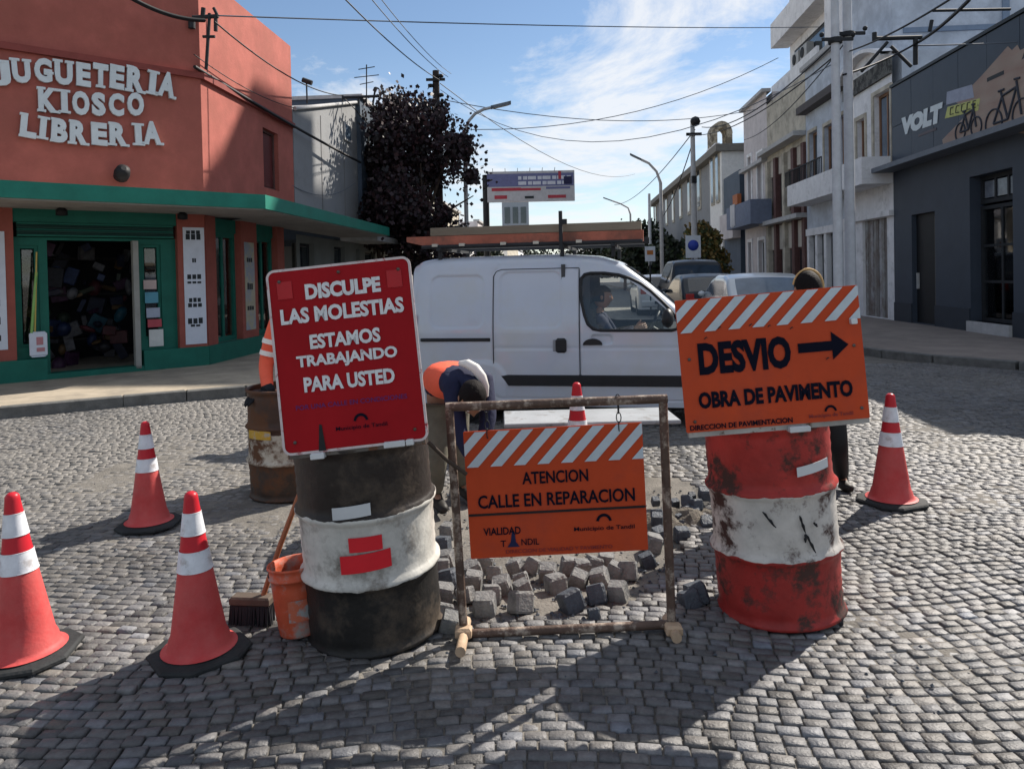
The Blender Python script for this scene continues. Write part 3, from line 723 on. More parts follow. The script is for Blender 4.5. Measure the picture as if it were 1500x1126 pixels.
# upper cladding panels
npn = 7
for i in range(npn):
    for j in range(2):
        xa, xb = SV * i / npn, SV * (i + 1) / npn; za = zc + .14 + j * (HV - zc - .16) / 2; zb_ = za + (HV - zc - .16) / 2
        b = B(); RV.box(b, xa + .006, xb - .006, -.03 - .002 * ((i + j) % 2), -.001, za + .006, zb_ - .006); b.obj('cladding_panel', mat('clad_%d' % ((i * 3 + j) % 3), [(.04, .055, .08), (.036, .05, .072), (.045, .058, .085)][(i * 3 + j) % 3], .5, var=.1), vb, True)
# wall lettering and mural print, a thin skin on the cladding
YS = -.038
sgn = thing('bike_shop_mural', RV.M @ Vector((4, YS, 4.4)), 'wall graphic with white VOLT lettering, yellow strip and bicycles on beige brush stroke', 'mural')
def ruv(px, py): return RV.uv(px, py, .04)
m_stroke = mat('mural_beige', (.40, .33, .27), .7, var=.25, vs=3, col2=(.28, .18, .15), thr=.5, ts=1.5, soft=.2, stretch=(1, 1, 3))
pl = [(1382, 215), (1380, 205), (1412, 172), (1412, 160), (1400, 150), (1437, 112), (1476, 68), (1482, 74), (1490, 66), (1494, 74), (1502, 70), (1496, 88), (1510, 80), (1540, 60), (1550, 130), (1548, 196), (1500, 196), (1486, 194), (1450, 205), (1430, 214), (1405, 218)]
b = B(); pts = [ruv(*p) for p in pl]; n = len(pts)
b.add([RV.M @ Vector((u, YS, zz)) for u, zz in pts] + [RV.M @ Vector((u, -.033, zz)) for u, zz in pts], [tuple(range(n))] + [(k, n + k, n + (k + 1) % n, (k + 1) % n) for k in range(n)]); b.obj('brush_stroke', m_stroke, sgn, True)
def quadp(pp, y, m, name):
    b = B(); pts = [ruv(*p) for p in pp]; n = len(pts); b.add([RV.M @ Vector((u, y, zz)) for u, zz in pts], [tuple(range(n))]); return b.obj(name, m, sgn, True)
quadp([(1386, 154), (1387, 135), (1424, 124), (1427, 143)], YS - .003, mat('mural_pale', (.30, .33, .42), .6), 'pale_block')
quadp([(1384, 174), (1388, 157), (1436, 144), (1433, 162)], YS - .004, mat('mural_yellow', (.48, .50, .16), .6, col2=(.15, .15, .1), thr=.6, ts=8), 'yellow_strip')
b = B()
for i in range(5):
    x_ = 1392 + i * 8.2; y_ = 168 - i * 2.4
    for (a_, c_) in (((x_, y_), (x_ + 1, y_ - 10)), ((x_ + 1, y_ - 10), (x_ + 5, y_ - 11)), ((x_, y_), (x_ + 5, y_ - 1))):
        u0, z0_ = ruv(*a_); u1, z1_ = ruv(*c_); b.tube([RV.M @ Vector((u0, YS - .006, z0_)), RV.M @ Vector((u1, YS - .006, z1_))], .012, 4)
b.obj('strip_marks', m_ink, sgn, True)
u0, zc0 = ruv(1350, 176); w = ruv(1378, 172)[0] - ruv(1318, 172)[0]
t = textmesh('VOLT', w, .46, .085, .0)
Sh = Matrix.Identity(4); Sh[0][2] = .18; Sh[2][0] = -.03
place(t, RV.M @ Matrix.Translation((ruv(1348, 176)[0], YS - .004, ruv(1348, 176)[1])) @ Sh); t.obj('lettering', m_let, sgn, True)
b = B(); u0, zz = ruv(1358, 194); RV.box(b, u0 - .45, u0 + .45, YS - .004, YS, zz - .03, zz + .03); b.obj('small_line', mat('mural_grey', (.13, .11, .12), .7), sgn, True)
def bike(px, py, s):
    u, zz = ruv(px, py); b = B(); y = YS - .006
    def V(a, c): return RV.M @ Vector((u + a * s, y, zz + c * s))
    for cx_ in (-.5, .55):
        b.tube([V(cx_ + .33 * math.cos(t_ * math.pi / 10), .33 * math.sin(t_ * math.pi / 10)) for t_ in range(21)], .022, 4)
    for p_ in (((-.5, 0), (-.15, .55)), ((-.15, .55), (.38, .62)), ((.38, .62), (.05, 0)), ((.05, 0), (-.5, 0)), ((.05, 0), (-.2, .65)), ((.38, .75), (.55, 0)), ((.3, .8), (.5, .78)), ((-.3, .68), (-.08, .68))):
        b.tube([V(*p_[0]), V(*p_[1])], .028, 4)
    b.obj('bicycle_print', mat('mural_dark', (.035, .04, .055), .7), sgn, True)
bike(1418, 190, .62); bike(1475, 175, .9)
b = B(); u, zz = ruv(1458, 112); RV.box(b, u - .3, u + .3, YS - .005, YS, zz - .04, zz + .04); b.obj('seat_print', m_ink, sgn, True)

# ------------------------------------------------------------ right row beyond
def rz(px, py, o=0): return RV.uv(px, py, o)
XA0, XA1 = rz(1240, 300)[0], -.02
wa = thing('white_balcony_house', (*off(RV, XA0, 0), .12), 'old white two storey house with arched cornice beside the charcoal shop', 'house')
oA = pr(RV, 1281, 135, 1305, 226); oA = (oA[0], oA[1], 4.35, oA[3]); oA2 = pr(RV, 1256, 175, 1268, 240); oA2 = (oA2[0], oA2[1], 4.35, oA2[3])
zAc = 7.35
facade(RV, XA0, XA1, 3.1, zAc, [oA, oA2], .25).obj('upper_wall', m_white, wa, True)
f = B(); RV.box(f, XA0, XA1, .26, 8, .12, zAc - .01); f.obj('wall_mass', m_white2, wa, True)
for o in (oA, oA2):
    window(wa, RV, o, .2, m_wood, m_glassb, 2, 1, fw=.08)
    b = B(); RV.box(b, o[0] - .14, o[0] - .003, -.04, .02, o[2], o[3] + .12); RV.box(b, o[1] + .003, o[1] + .1, -.04, .02, o[2], o[3] + .12); RV.box(b, o[0], o[1], -.04, .02, o[3] + .003, o[3] + .12); b.obj('window_surround', m_beige, wa, True)
# arched cornice
b = B(); n = 12
for i in range(n):
    u0_ = XA0 + (XA1 - XA0) * i / n; u1_ = XA0 + (XA1 - XA0) * (i + 1) / n
    za = zAc + .45 * math.sin(math.pi * i / n); zb2 = zAc + .45 * math.sin(math.pi * (i + 1) / n)
    b.add([RV.M @ Vector(v) for v in ((u0_, -.3, za - .1), (u1_, -.3, zb2 - .1), (u1_, -.3, zb2), (u0_, -.3, za), (u0_, .2, za - .1), (u1_, .2, zb2 - .1), (u1_, .2, zb2), (u0_, .2, za))], [(0, 1, 2, 3), (7, 6, 5, 4), (3, 2, 6, 7), (4, 5, 1, 0)])
    b.add([RV.M @ Vector(v) for v in ((u0_, -.02, zAc - .02), (u1_, -.02, zAc - .02), (u1_, -.02, zb2 - .1), (u0_, -.02, za - .1))], [(0, 1, 2, 3)])
b.obj('cornice', m_white, wa, True)
b = B(); RV.box(b, XA0, XA1, -.08, .01, 6.75, 7.2); b.obj('frieze', mat('soot_frieze', (.14, .14, .13), .9, col2=(.05, .05, .05), thr=.5, ts=5), wa, True)  # dark grey band below the cornice, mottled darker
b = B(); RV.box(b, XA0, XA1, -.12, .05, 2.95, 3.1); b.obj('ledge', m_white, wa, True)
oS = (rz(1264, 400)[0], rz(1300, 400)[0], .14, 2.93)
facade(RV, XA0, XA1, .12, 2.95, [oS], .15).obj('ground_floor_wall', m_white, wa, True)
n = 9
for i in range(n):
    xa = oS[0] + (oS[1] - oS[0]) * i / n; xb = oS[0] + (oS[1] - oS[0]) * (i + 1) / n
    b = B(); RV.box(b, xa + .01, xb - .01, .08 + .015 * (i % 2), .13, .14, 2.93); b.obj('door_board', mat('board_%d' % (i % 3), [(.34, .34, .33), (.22, .21, .2), (.4, .4, .41)][i % 3], .8, col2=(.13, .09, .07), thr=.55, ts=2, soft=.15), wa, True)
def balcony(root, xa, xb, zf, zt_, out, m, y0=0):
    b = B(); RV.box(b, xa, xb, -out, y0 - .002, zf, zf + .14); RV.box(b, xa, xb, -out, -out + .1, zf + .143, zt_); RV.box(b, xa, xa + .1, -out + .103, y0 - .002, zf + .143, zt_); RV.box(b, xb - .1, xb, -out + .103, y0 - .002, zf + .143, zt_)
    return b.obj('balcony', m, root, True)
balcony(wa, XA0 + .02, XA1 - .05, 3.82, 4.55, .8, m_white)
XB0 = rz(1182, 300)[0]
wb = thing('white_parapet_house', (*off(RV, XB0, 0), .12), 'white two storey house with plain tall parapet and wooden framed balcony doors', 'house')
ob = [pr(RV, 1186, 193, 1197, 245), pr(RV, 1208, 183, 1220, 240), pr(RV, 1228, 170, 1237, 230)]
ob = [(a, c, 4.4, d) for a, c, e_, d in ob]
facade(RV, XB0, XA0 - .01, 3.0, 8.8, ob, .25).obj('upper_wall', m_white2, wb, True)
f = B(); RV.box(f, XB0, XA0 - .01, .26, 8, .12, 8.79); f.obj('wall_mass', m_white2, wb, True)
for o in ob:
    window(wb, RV, o, .2, m_wood, m_glassd, 1, 1, fw=.1)
    b = B(); RV.box(b, o[0] - .12, o[0] - .003, -.04, .02, o[2], o[3] + .12); RV.box(b, o[0], o[1], -.04, .02, o[3] + .003, o[3] + .12); b.obj('window_surround', m_beige, wb, True)
b = B(); RV.box(b, XB0, XA0 - .012, -.35, .01, 7.15, 7.4); b.obj('cornice', mat('dark_cornice', (.10, .09, .09), .9), wb, True)
b = B(); RV.box(b, XB0, XA0 - .012, -.2, .01, 8.7, 8.86); b.obj('coping', m_conc, wb, True)
XBL = rz(1153, 280, .8)[0]
balcony(wb, XBL, XA0, 3.82, 4.55, .8, m_white)
b = B()
for i in range(26):
    xx = XB0 + (XA0 - XB0) * i / 25; RV.box(b, xx - .012, xx + .012, -.76, -.735, 4.552, 5.05)
RV.box(b, XB0, XA0, -.77, -.73, 5.05, 5.09); b.obj('balcony_railing', m_iron, wb, True, kind='stuff')
def cols_ground(root, x0, x1, n, mcol, mgl, top=3.0):
    for i in range(n + 1):
        xx = x0 + (x1 - x0 - .25) * i / n; b = B(); RV.box(b, xx, xx + .24, -.02, .3, .12, top - .25); b.obj('column', mcol, root, True)
    for i in range(n):
        xa = x0 + (x1 - x0 - .25) * i / n + .243; xb = x0 + (x1 - x0 - .25) * (i + 1) / n - .003
        b = B(); RV.box(b, xa, xb, .15, .2, .12, top - .25); w_ = b.obj('window', m_iron, root, True)
        b = B(); RV.box(b, xa + .06, xb - .06, .14, .148, .6, top - .32); b.obj('pane', mgl, w_, True)
    b = B(); RV.box(b, x0, x1, -.06, .3, top - .247, top + .0); b.obj('ledge', mcol, root, True)
cols_ground(wb, XB0, XA0 - .02, 4, m_white, m_glassd)
XC0 = rz(1125, 300)[0]
wc = thing('beige_red_house', (*off(RV, XC0, 0), .12), 'beige house with red brown uprights between dark upper windows', 'house')
f = facade(RV, XC0, XB0 - .01, 6.2, 8.7, [], .2); f.obj('parapet_wall', m_beige, wc, True)
f = B(); RV.box(f, XC0, XB0 - .01, .3, 8, .12, 8.69); f.obj('wall_mass', m_beige, wc, True)
b = B(); RV.box(b, XC0, XB0 - .012, -.45, .28, 6.45, 6.62); b.obj('ledge', m_conc, wc, True)
n = 4
for i in range(n + 1):
    xx = XC0 + (XB0 - XC0 - .35) * i / n; b = B(); RV.box(b, xx, xx + .33, -.1, .3, .12, 6.2); b.obj('upright', m_rbrown if i % 2 or i == 4 else m_beige, wc, True)
for i in range(n):
    xa = XC0 + (XB0 - XC0 - .35) * i / n + .335; xb = XC0 + (XB0 - XC0 - .35) * (i + 1) / n - .005
    for (za, zb2) in ((3.9, 5.5), (.2, 2.4)):
        b = B(); RV.box(b, xa, xb, .1, .2, za, zb2); w_ = b.obj('window', m_rbrown, wc, True)
        b = B(); RV.box(b, xa + .07, xb - .07, .09, .098, za + .07, zb2 - .07); b.obj('pane', m_glassd, w_, True)
    for (za, zb2) in ((5.505, 6.2), (2.405, 3.4)):
        b = B(); RV.box(b, xa, xb, .04, .25, za, zb2); b.obj('spandrel_panel', mat('cream_panel', (.5, .46, .4), .8), wc, True)
b = B(); RV.box(b, XC0, XB0, -.4, .28, 3.45, 3.62); b.obj('ledge', m_conc, wc, True)
XD0 = rz(1091, 300)[0]
wd = thing('pinkish_house', (*off(RV, XD0, 0), .12), 'pinkish grey house with a cloth draped balcony, farthest of the close row', 'house')
od = [pr(RV, 1096, 230, 1101, 275), pr(RV, 1110, 225, 1117, 275), pr(RV, 1097, 360, 1102, 400), pr(RV, 1112, 355, 1121, 405)]
od = [(od[0][0], od[0][1], 4.2, od[0][3]), (od[1][0], od[1][1], 4.2, od[1][3]), (od[2][0], od[2][1], .2, 2.9), (od[3][0], od[3][1], .2, 2.9)]
facade(RV, XD0, XC0 - .01, .12, 9.3, od, .25).obj('wall', m_pinkg, wd, True)
f = B(); RV.box(f, XD0, XC0 - .01, .27, 8, .12, 9.29); f.obj('wall_mass', m_pinkg, wd, True)
for o in od:
    window(wd, RV, o, .2, m_white, m_glassd, 1, 1, fw=.08)
    b = B(); RV.box(b, o[0] - .15, o[0] - .003, -.04, .01, o[2], o[3] + .15); RV.box(b, o[1] + .003, o[1] + .15, -.04, .01, o[2], o[3] + .15); RV.box(b, o[0], o[1], -.04, .01, o[3] + .003, o[3] + .15); b.obj('window_surround', m_white, wd, True)
b = B(); RV.box(b, XD0 - .1, XC0 - .012, -.25, .01, 6.3, 6.45); b.obj('string_course', m_conc, wd, True); b = B(); RV.box(b, XD0 - .1, XC0 - .012, -.2, .2, 9.3, 9.45); b.obj('cornice', m_conc, wd, True)
balcony(wd, XD0 + .05, XC0 + .6, 3.55, 4.6, .9, mat('grey_blue_balcony', (.16, .19, .26), .8))
b = B(); 
for i in range(8):
    RV.box(b, XD0 + 1.0 + i * .12, XD0 + 1.12 + i * .12, -.93 - .02 * (i % 2), -.905, 3.7 - .05 * (i % 3), 4.66)
tag(b.obj('hanging_cloth', mat('white_cloth', (.6, .6, .62), .9)), 'white cloth hung over the grey balcony rail of the pinkish house', 'cloth')

# the tall block and the lower bluish block behind
RE = Plane(RV.M @ Vector((0, 1.3, 0)), -dS)
def rex(px): return RE.uv(px, 60)[0]
xn, xf = rex(1308), rex(1240)
lb = thing('bluish_block', (*off(RE, xn, 0), .12), 'weathered bluish white blank wall rising behind the charcoal shop roof', 'building')
f = B(); RE.box(f, xf, xn, 0, 13, .12, 11.2); f.obj('wall', m_white2, lb, True)
b = B(); RE.box(b, xf, xn + .1, -.12, 13, 11.2, 11.35); b.obj('coping', m_conc, lb, True)
b = B(); RE.box(b, xn + .004, xn + .05, .3, 12.8, 8.7, 8.85); RE.box(b, xn + .004, xn + .05, 3.2, 3.4, 8.85, 11.2); b.obj('wall_band', mat('blue_band', (.2, .26, .35), .8), lb, True)
yn = 33.2; xE1 = -(yn - (RE.p.y)) / math.cos(A); xE0 = rex(1146)
tb = thing('tall_apartment_block', (*off(RE, xE1, 0), .12), 'tall pale apartment block with boxy balconies and air conditioners', 'building')
xR = rex(1216); xQ = rex(1243)
f = B(); RE.box(f, xE0 + .12, xQ, .3, 1.6, .12, 14.3); RE.box(f, xR, xQ - .02, -.2, .297, 8.9, 14.3); f.obj('front_wall', m_white, tb, True)
f = B(); RE.box(f, xE0 - 2, xE1, 1.62, 10, .12, 27.7); RE.box(f, xE0 - 12, xE0 - 2.01, 6.5, 8, .12, 32.0); f.obj('wall', m_white, tb, True)  # second box: unseen rear wing, added only to shade the grey wall
for k in range(2):
    zz = 8.9 + k * 2.85
    b = B(); RE.box(b, xE0 - .1, xR - .01, -.5, .297, zz, zz + .15); RE.box(b, xE0 - .1, xR - .01, -.5, -.4, zz + .153, zz + 1.1); RE.box(b, xE0 - .1, xE0, -.397, .297, zz + .153, zz + 1.1); b.obj('balcony', m_white, tb, True)
    b = B(); RE.box(b, xE0 + 1.0, xR - .3, .24, .297, zz + .16, zz + 2.4); w_ = b.obj('window', m_iron, tb, True)
    b = B(); RE.box(b, xE0 + 1.1, xR - .4, .22, .238, zz + .25, zz + 2.3); b.obj('pane', m_glassd, w_, True)
for i, (zz, xx) in enumerate(((10.3, .6), (10.3, 1.7), (13.0, 1.0))):
    ac = thing('air_conditioner', RE.M @ Vector((xE0 + 1.2 + xx, .3, zz)), ['grey air conditioner on the tall block, left of the lower pair', 'grey air conditioner on the tall block, right of the lower pair', 'grey air conditioner one floor up on the tall block'][i], 'air conditioner', 'air conditioners on the tall block')
    b = B(); RE.box(b, xE0 + 1.2 + xx, xE0 + 2.05 + xx, -.1, .2, zz, zz + .6, .03); b.obj('casing', mat('ac_grey', (.4, .4, .39), .6), ac, True)
    b = B(); b.lathe([(.22, 0), (.22, .03), (.19, .035), (.03, .02)], 16, RE.M @ Matrix.Translation((xE0 + 1.5 + xx, -.1, zz + .3)) @ Matrix.Rotation(R(90), 4, 'X')); b.obj('fan_grille', m_iron, ac, True)

# far right corner building with bell turret
fx = lambda px, py=300: RV.uv(px, py, 0)
XF1, XF0 = fx(1062)[0], fx(957)[0]
hF = RV.uv(1030, 246)[1]
tf_ = thing('ornate_corner_building', (*off(RV, XF1, 0), .12), 'old ornate grey and white corner building topped by an arched bell turret', 'building')
f = B(); RV.box(f, XF0, XF1 - 3.5, 0, 10, .12, hF); f.obj('grey_wing', m_grey, tf_, True)
f = B(); RV.box(f, XF1 - 3.49, XF1, -.15, 9, .12, hF); f.obj('white_wing', mat('bright_white', (.78, .77, .74), .8, var=.1), tf_, True)
b = B(); RV.box(b, XF0 - .2, XF1 + .25, -.5, 9.5, hF + .002, hF + .4); b.obj('cornice', mat('cornice_grey', (.2, .19, .17), .9), tf_, True)
for j in range(7):
    xa = XF0 + 1.5 + j * (XF1 - XF0 - 6) / 7
    for (za, zb2) in ((5.6, 8.6), (.6, 3.6)):
        b = B(); RV.box(b, xa, xa + 1.3, -.06, -.003, za, zb2); w_ = b.obj('window', m_beige, tf_, True)
        b = B(); RV.box(b, xa + .2, xa + 1.1, -.08, -.062, za + .2, zb2 - .2); b.obj('pane', m_glassd, w_, True)
for j in range(2):
    xa = XF1 - 2.9 + j * 1.45
    for (za, zb2) in ((5.4, 8.4), (.6, 3.6)):
        b = B(); RV.box(b, xa, xa + .95, -.22, -.153, za, zb2); w_ = b.obj('window', m_beige, tf_, True)
        b = B(); RV.box(b, xa + .15, xa + .8, -.24, -.222, za + .15, zb2 - .15); b.obj('pane', m_glassb, w_, True)
    b = B(); RV.box(b, xa - .1, xa + 1.05, -.4, -.153, 8.5, 8.7); b.obj('hood_mould', m_white, tf_, True)
tc_ = RV.M @ Vector((RV.uv(1040, 225)[0], .6, 0)); tw = .45; zt0 = hF + .4
b = B()
for sx_ in (-1, 1):
    b.box(tc_.x + sx_ * tw - .17, tc_.x + sx_ * tw + .17, tc_.y - .5, tc_.y + .5, zt0, zt0 + 1.25)
n = 10
for i in range(n):
    a0, a1 = math.pi * i / n, math.pi * (i + 1) / n; r0, r1 = .28, .64
    P4 = [(tc_.x + r * math.cos(a_), zt0 + 1.25 + r * 1.15 * math.sin(a_)) for r, a_ in ((r0, a0), (r1, a0), (r1, a1), (r0, a1))]
    b.add([(x_, tc_.y - .5, z_) for x_, z_ in P4] + [(x_, tc_.y + .5, z_) for x_, z_ in P4], [(0, 1, 2, 3), (7, 6, 5, 4), (1, 5, 6, 2), (0, 3, 7, 4)])
b.obj('bell_turret', mat('turret_stone', (.42, .38, .30), .9, col2=(.16, .14, .11), thr=.5, ts=3), tf_, True)
# slate wall block between
XG0, XG1 = fx(1063)[0], fx(1089)[0]
sg2 = thing('slate_blue_house', (*off(RV, XG0, 0), .12), 'dark slate blue house with pale ground floor sign panel beyond the pinkish house', 'house')
f = B(); RV.box(f, XG0 + .02, XG1 - .3, -.1, 9, .12, RV.uv(1080, 252)[1]); f.obj('wall', m_slate, sg2, True)
b = B(); o = pr(RV, 1068, 313, 1088, 350); RV.box(b, o[0], o[1], -.5, -.103, o[2], o[3]); b.obj('sign_panel', m_pinkg, sg2, True)
b = B(); o = pr(RV, 1082, 285, 1089, 300); RV.box(b, o[0], o[1], -.3, -.103, o[2], o[3]); b.obj('orange_panel', mat('orange_panel', (.4, .13, .05), .7), sg2, True)
xs_ = [XF0 - .1, XF0 - 14, XF0 - 30, XF0 - 50]
for i in range(3):
    t = thing('far_right_house', (*off(RV, xs_[i + 1], 0), .12), ['grey distant house just past the ornate corner building', 'beige distant house second past the ornate building', 'white distant house at the far right end of the street'][i], 'house', 'distant houses on the right side of the street')
    f = B(); RV.box(f, xs_[i + 1] + .05, xs_[i] - .05, 0, 8, .12, [6, 5.2, 6.4][i]); f.obj('wall', [m_grey, m_beige, m_white][i], t, True)
    b = B(); RV.box(b, xs_[i + 1], xs_[i], -.2, 8, [6, 5.2, 6.4][i] + .002, [6, 5.2, 6.4][i] + .2); b.obj('cornice', m_conc, t, True)
# far block closing the street
t = thing('far_flat_block', at(755, 400, 140), 'small grey flat roofed block far away under the billboard', 'building')
a_ = at(735, 296, 140); c_ = at(775, 330, 140)
b = B(); b.box(a_.x, c_.x, 140, 150, 0, a_.z); b.obj('wall', mat('far_grey_blue', (.25, .29, .34), .9), t, True)
for i in range(3):
    x_ = a_.x + .5 + i * (c_.x - a_.x - .5) / 3; b = B(); b.box(x_, x_ + 1.0, 139.9, 139.99, a_.z - 4, a_.z - 1); b.obj('window', m_glassd, t, True)
# ================================================================== trees
def tree(name, base, h, cr, label, leafcols, n=9000, leaf=.12, trunk_r=.16, seed=1, squash=1.0, cz=.62, group=None, ragged=.15):
    rnd = random.Random(seed); t = thing(name, base, label, 'tree', group)
    b = B(); b.tube([(0, 0, -.1), (.05, .02, h * .2), (-.03, .05, h * .42), (.06, 0, h * .65)], [trunk_r, trunk_r * .8, trunk_r * .6, trunk_r * .3], 8)
    cl = []
    for i in range(9):
        a = i * 2.4; e = Vector((math.cos(a) * cr * .62, math.sin(a) * cr * .62, h * (cz - .12 + .3 * rnd.random())))
        s = Vector((0, 0, h * (.28 + .03 * i))); m = (s + e) / 2 + Vector((0, 0, .15 * h * rnd.random()))
        b.tube([s, m, e], [trunk_r * .45, trunk_r * .28, trunk_r * .1], 6)
    b.obj('trunk', mat('bark', (.07, .05, .04), .9, var=.3, vs=12, bump=.5), t)
    for i in range(34):
        th = rnd.uniform(0, 2 * math.pi); rr = cr * math.sqrt(rnd.random()) * .85; zz = rnd.uniform(-1, 1)
        k = math.sqrt(max(0.05, 1 - zz * zz * .9))
        cl.append((Vector((math.cos(th) * rr * k, math.sin(th) * rr * k, h * cz + zz * h * (1 - cz) * .92 * squash)), cr * rnd.uniform(.42 - .6 * ragged, .42)))
    vs, fs, cols = [], [], []
    V = np.zeros((n * 4, 3)); Cc = np.ones((n * 4, 4))
    for i in range(n):
        c, r = cl[rnd.randrange(len(cl))]
        d = Vector((rnd.gauss(0, 1), rnd.gauss(0, 1), rnd.gauss(0, 1))).normalized() * r * rnd.random() ** .5
        p = c + d
        if rnd.random() < ragged * .25: p += Vector((rnd.gauss(0, .25), rnd.gauss(0, .25), rnd.gauss(0, .3))) * cr * .4
        if p.z < h * .22: p.z = h * .22 + rnd.random() * .3
        u = Vector((rnd.gauss(0, 1), rnd.gauss(0, 1), rnd.gauss(0, .6))).normalized(); w = u.orthogonal().normalized()
        w = (Matrix.Rotation(rnd.uniform(0, 6.28), 3, u) @ w)
        s = leaf * rnd.uniform(.6, 1.3); lc = leafcols[rnd.randrange(len(leafcols))]; g = rnd.uniform(.7, 1.3)
        x_ = w.cross(u)
        for k, (a_, c_) in enumerate(((-1, 0), (0, -.45), (1, 0), (0, .45))):
            V[i * 4 + k] = p + u.cross(w) * a_ * s * .5 + w * c_ * s
            Cc[i * 4 + k, :3] = (lc[0] * g, lc[1] * g, lc[2] * g)
    me = bpy.data.meshes.new('foliage'); me.from_pydata(V.tolist(), [], [(4 * i, 4 * i + 1, 4 * i + 2, 4 * i + 3) for i in range(n)])
    a_ = me.attributes.new('Col', 'FLOAT_COLOR', 'POINT'); a_.data.foreach_set('color', Cc.ravel().astype(np.float32))
    me.materials.append(mat('leaf', attr=True, rough=.5, var=.2, bump=0)); o = bpy.data.objects.new('foliage', me); COL.objects.link(o); o.parent = t; o['kind'] = 'stuff'
    return t
bse = at(622, 400, 23.5); bse.z = .12
tree('purple_leaf_tree', bse, 6.9, 2.55, 'dark purple leaved plum tree on the left pavement behind the van', [(.022, .012, .018), (.03, .018, .022), (.04, .018, .02), (.016, .014, .016)], 24000, .14, seed=3, ragged=.55)
bse = at(556, 400, 23.5); bse.z = .12
tree('small_dark_tree', bse, 5.9, 1.05, 'slim dark tree touching the slate block, left of the purple leaved tree', [(.02, .014, .018), (.03, .02, .02)], 7000, .125, trunk_r=.09, seed=9, cz=.7)
bse = at(1030, 400, 33); bse.z = .12
tree('golden_tree', bse, 3.4, 1.15, 'round golden green street tree behind the blue parking sign', [(.16, .11, .03), (.10, .10, .03), (.05, .07, .03), (.2, .13, .04)], 6000, .16, trunk_r=.09, seed=5, cz=.62)
for i, (px, Z, h, r_) in enumerate(((870, 75, 5.2, 3.2), (915, 68, 5.4, 3.0), (945, 58, 5.2, 2.3), (985, 50, 3.6, 1.8), (700, 52, 3.4, 1.8), (800, 100, 5.0, 3.6))):
    bse = at(px, 400, Z); bse.z = 0
    tree('street_tree', bse, h, r_, ['dark leafy street tree seen beneath the middle of the roof load', 'dark leafy tree under the right part of the roof load', 'tall dark green tree at the front end of the roof load', 'small dark tree left of the golden tree by the thin poles', 'dark tree behind the rear of the white van roof', 'far tree at the end of the street above the van roof'][i], [(.018, .028, .016), (.03, .045, .02), (.015, .02, .015)], 3500, .34, seed=20 + i, group='trees along the far street')
# parked vehicles of the far street hide its end, no more ground cover needed

# ================================================================== poles, lamps, signs in the distance
def pole(px, Z, ztop, r, m, label, name='concrete_pole', py=400, grp=None, lean=0):
    p = at(px, py, Z); t = thing(name, (p.x, p.y, .0), label, 'pole', grp)
    B().tube([(0, 0, -.1), (lean * .5, 0, ztop / 2), (lean, 0, ztop)], [r * 1.25, r * 1.1, r * .8], 12).obj('shaft', m, t)
    return t
p1 = pole(1228, 14.6, 8.6, .078, m_concw, 'left one of two pale concrete poles standing side by side before the white house', grp='twin poles')
p2 = pole(1246, 14.9, 8.8, .085, m_concw, 'right one of two pale concrete poles standing side by side before the white house', grp='twin poles')
for t, zz in ((p1, 5.9), (p2, 6.1)):
    b = B(); b.lathe([(.13, 0), (.135, .05), (.13, .1)], 12, Matrix.Translation((0, 0, zz))); b.box(-.3, .3, -.12, -.08, zz + .02, zz + .08); b.ball((.3, -.1, zz + .14), .05, 8); b.ball((-.3, -.1, zz + .14), .05, 8); b.obj('crossarm', m_iron, t)
m_oldwood = mat('creosote_wood', (.035, .028, .026), .9, var=.3, vs=8, bump=.4)
pw = pole(645, 24, 8.1, .13, m_oldwood, 'dark wooden utility pole rising out of the purple leaved tree', 'wooden_pole')
b = B()
for z_ in (7.9, 7.6, 7.3, 7.0, 6.6): b.lathe([(.02, -.05), (.09, -.03), (.09, .05), (.02, .07)], 8, Matrix.Translation((.16 if int(z_ * 10) % 2 else -.16, -.1, z_)))
b.box(-.3, .3, -.16, -.1, 7.75, 7.83); b.box(.1, .75, -.08, -.02, 5.9, 5.97); b.obj('insulators', m_dark, pw)
pr_ = pole(1018, 32, 8.0, .11, m_conc, 'tall concrete pole in front of the ornate corner building')
b = B(); b.box(-.3, .35, -.16, -.08, 7.3, 7.42); b.obj('crossarm', m_dark, pr_); B().ball((.1, -.1, 7.9), .22, 8).obj('transformer', m_dark, pr_); B().box(-.1, .1, -.2, .2, 5.3, 5.6).obj('junction_box', m_dark, pr_)
pole(953, 52, 7.0, .11, m_concw, 'thin pale pole, leftmost in front of the ornate building')
# street lamps
def lamp(px, Z, zt_, pts, hl, label, r=.06):
    p = at(px, 400, Z); t = thing('street_lamp', (p.x, p.y, 0), label, 'street lamp')
    B().tube([(0, 0, -.1), (0, 0, zt_)] + [(x_, 0, z_) for x_, z_ in pts], [r * 1.3, r] + [r * .8] * len(pts), 8).obj('post', m_conc, t)
    e = pts[-1]; s = 1 if e[0] > 0 else -1; dz = (pts[-1][1] - pts[-2][1]) / abs(pts[-1][0] - pts[-2][0])
    b = B(); b.add([(x_ * s + e[0], y_, z_ + dz * abs(x_) + e[1]) for x_ in (0, .15, hl * .8, hl) for y_, z_ in ((-.1 if 0 < x_ < hl else -.04, -.05), (.1 if 0 < x_ < hl else .04, -.05), (.07, .05), (-.07, .05))],
                   [(3, 2, 1, 0), (12, 13, 14, 15)] + [(i * 4 + k, i * 4 + (k + 1) % 4, i * 4 + 4 + (k + 1) % 4, i * 4 + 4 + k) for i in range(3) for k in range(4)])
    b.obj('lamp_head', mat('lamp_head_grey', (.12, .14, .16), .4), t); return t
lamp(685, 24, 5.9, [(.03, 6.2), (.15, 6.5), (.35, 6.72), (.62, 6.85), (.85, 6.9)], .65, 'curved arm street lamp reaching right out of the purple leaved tree')
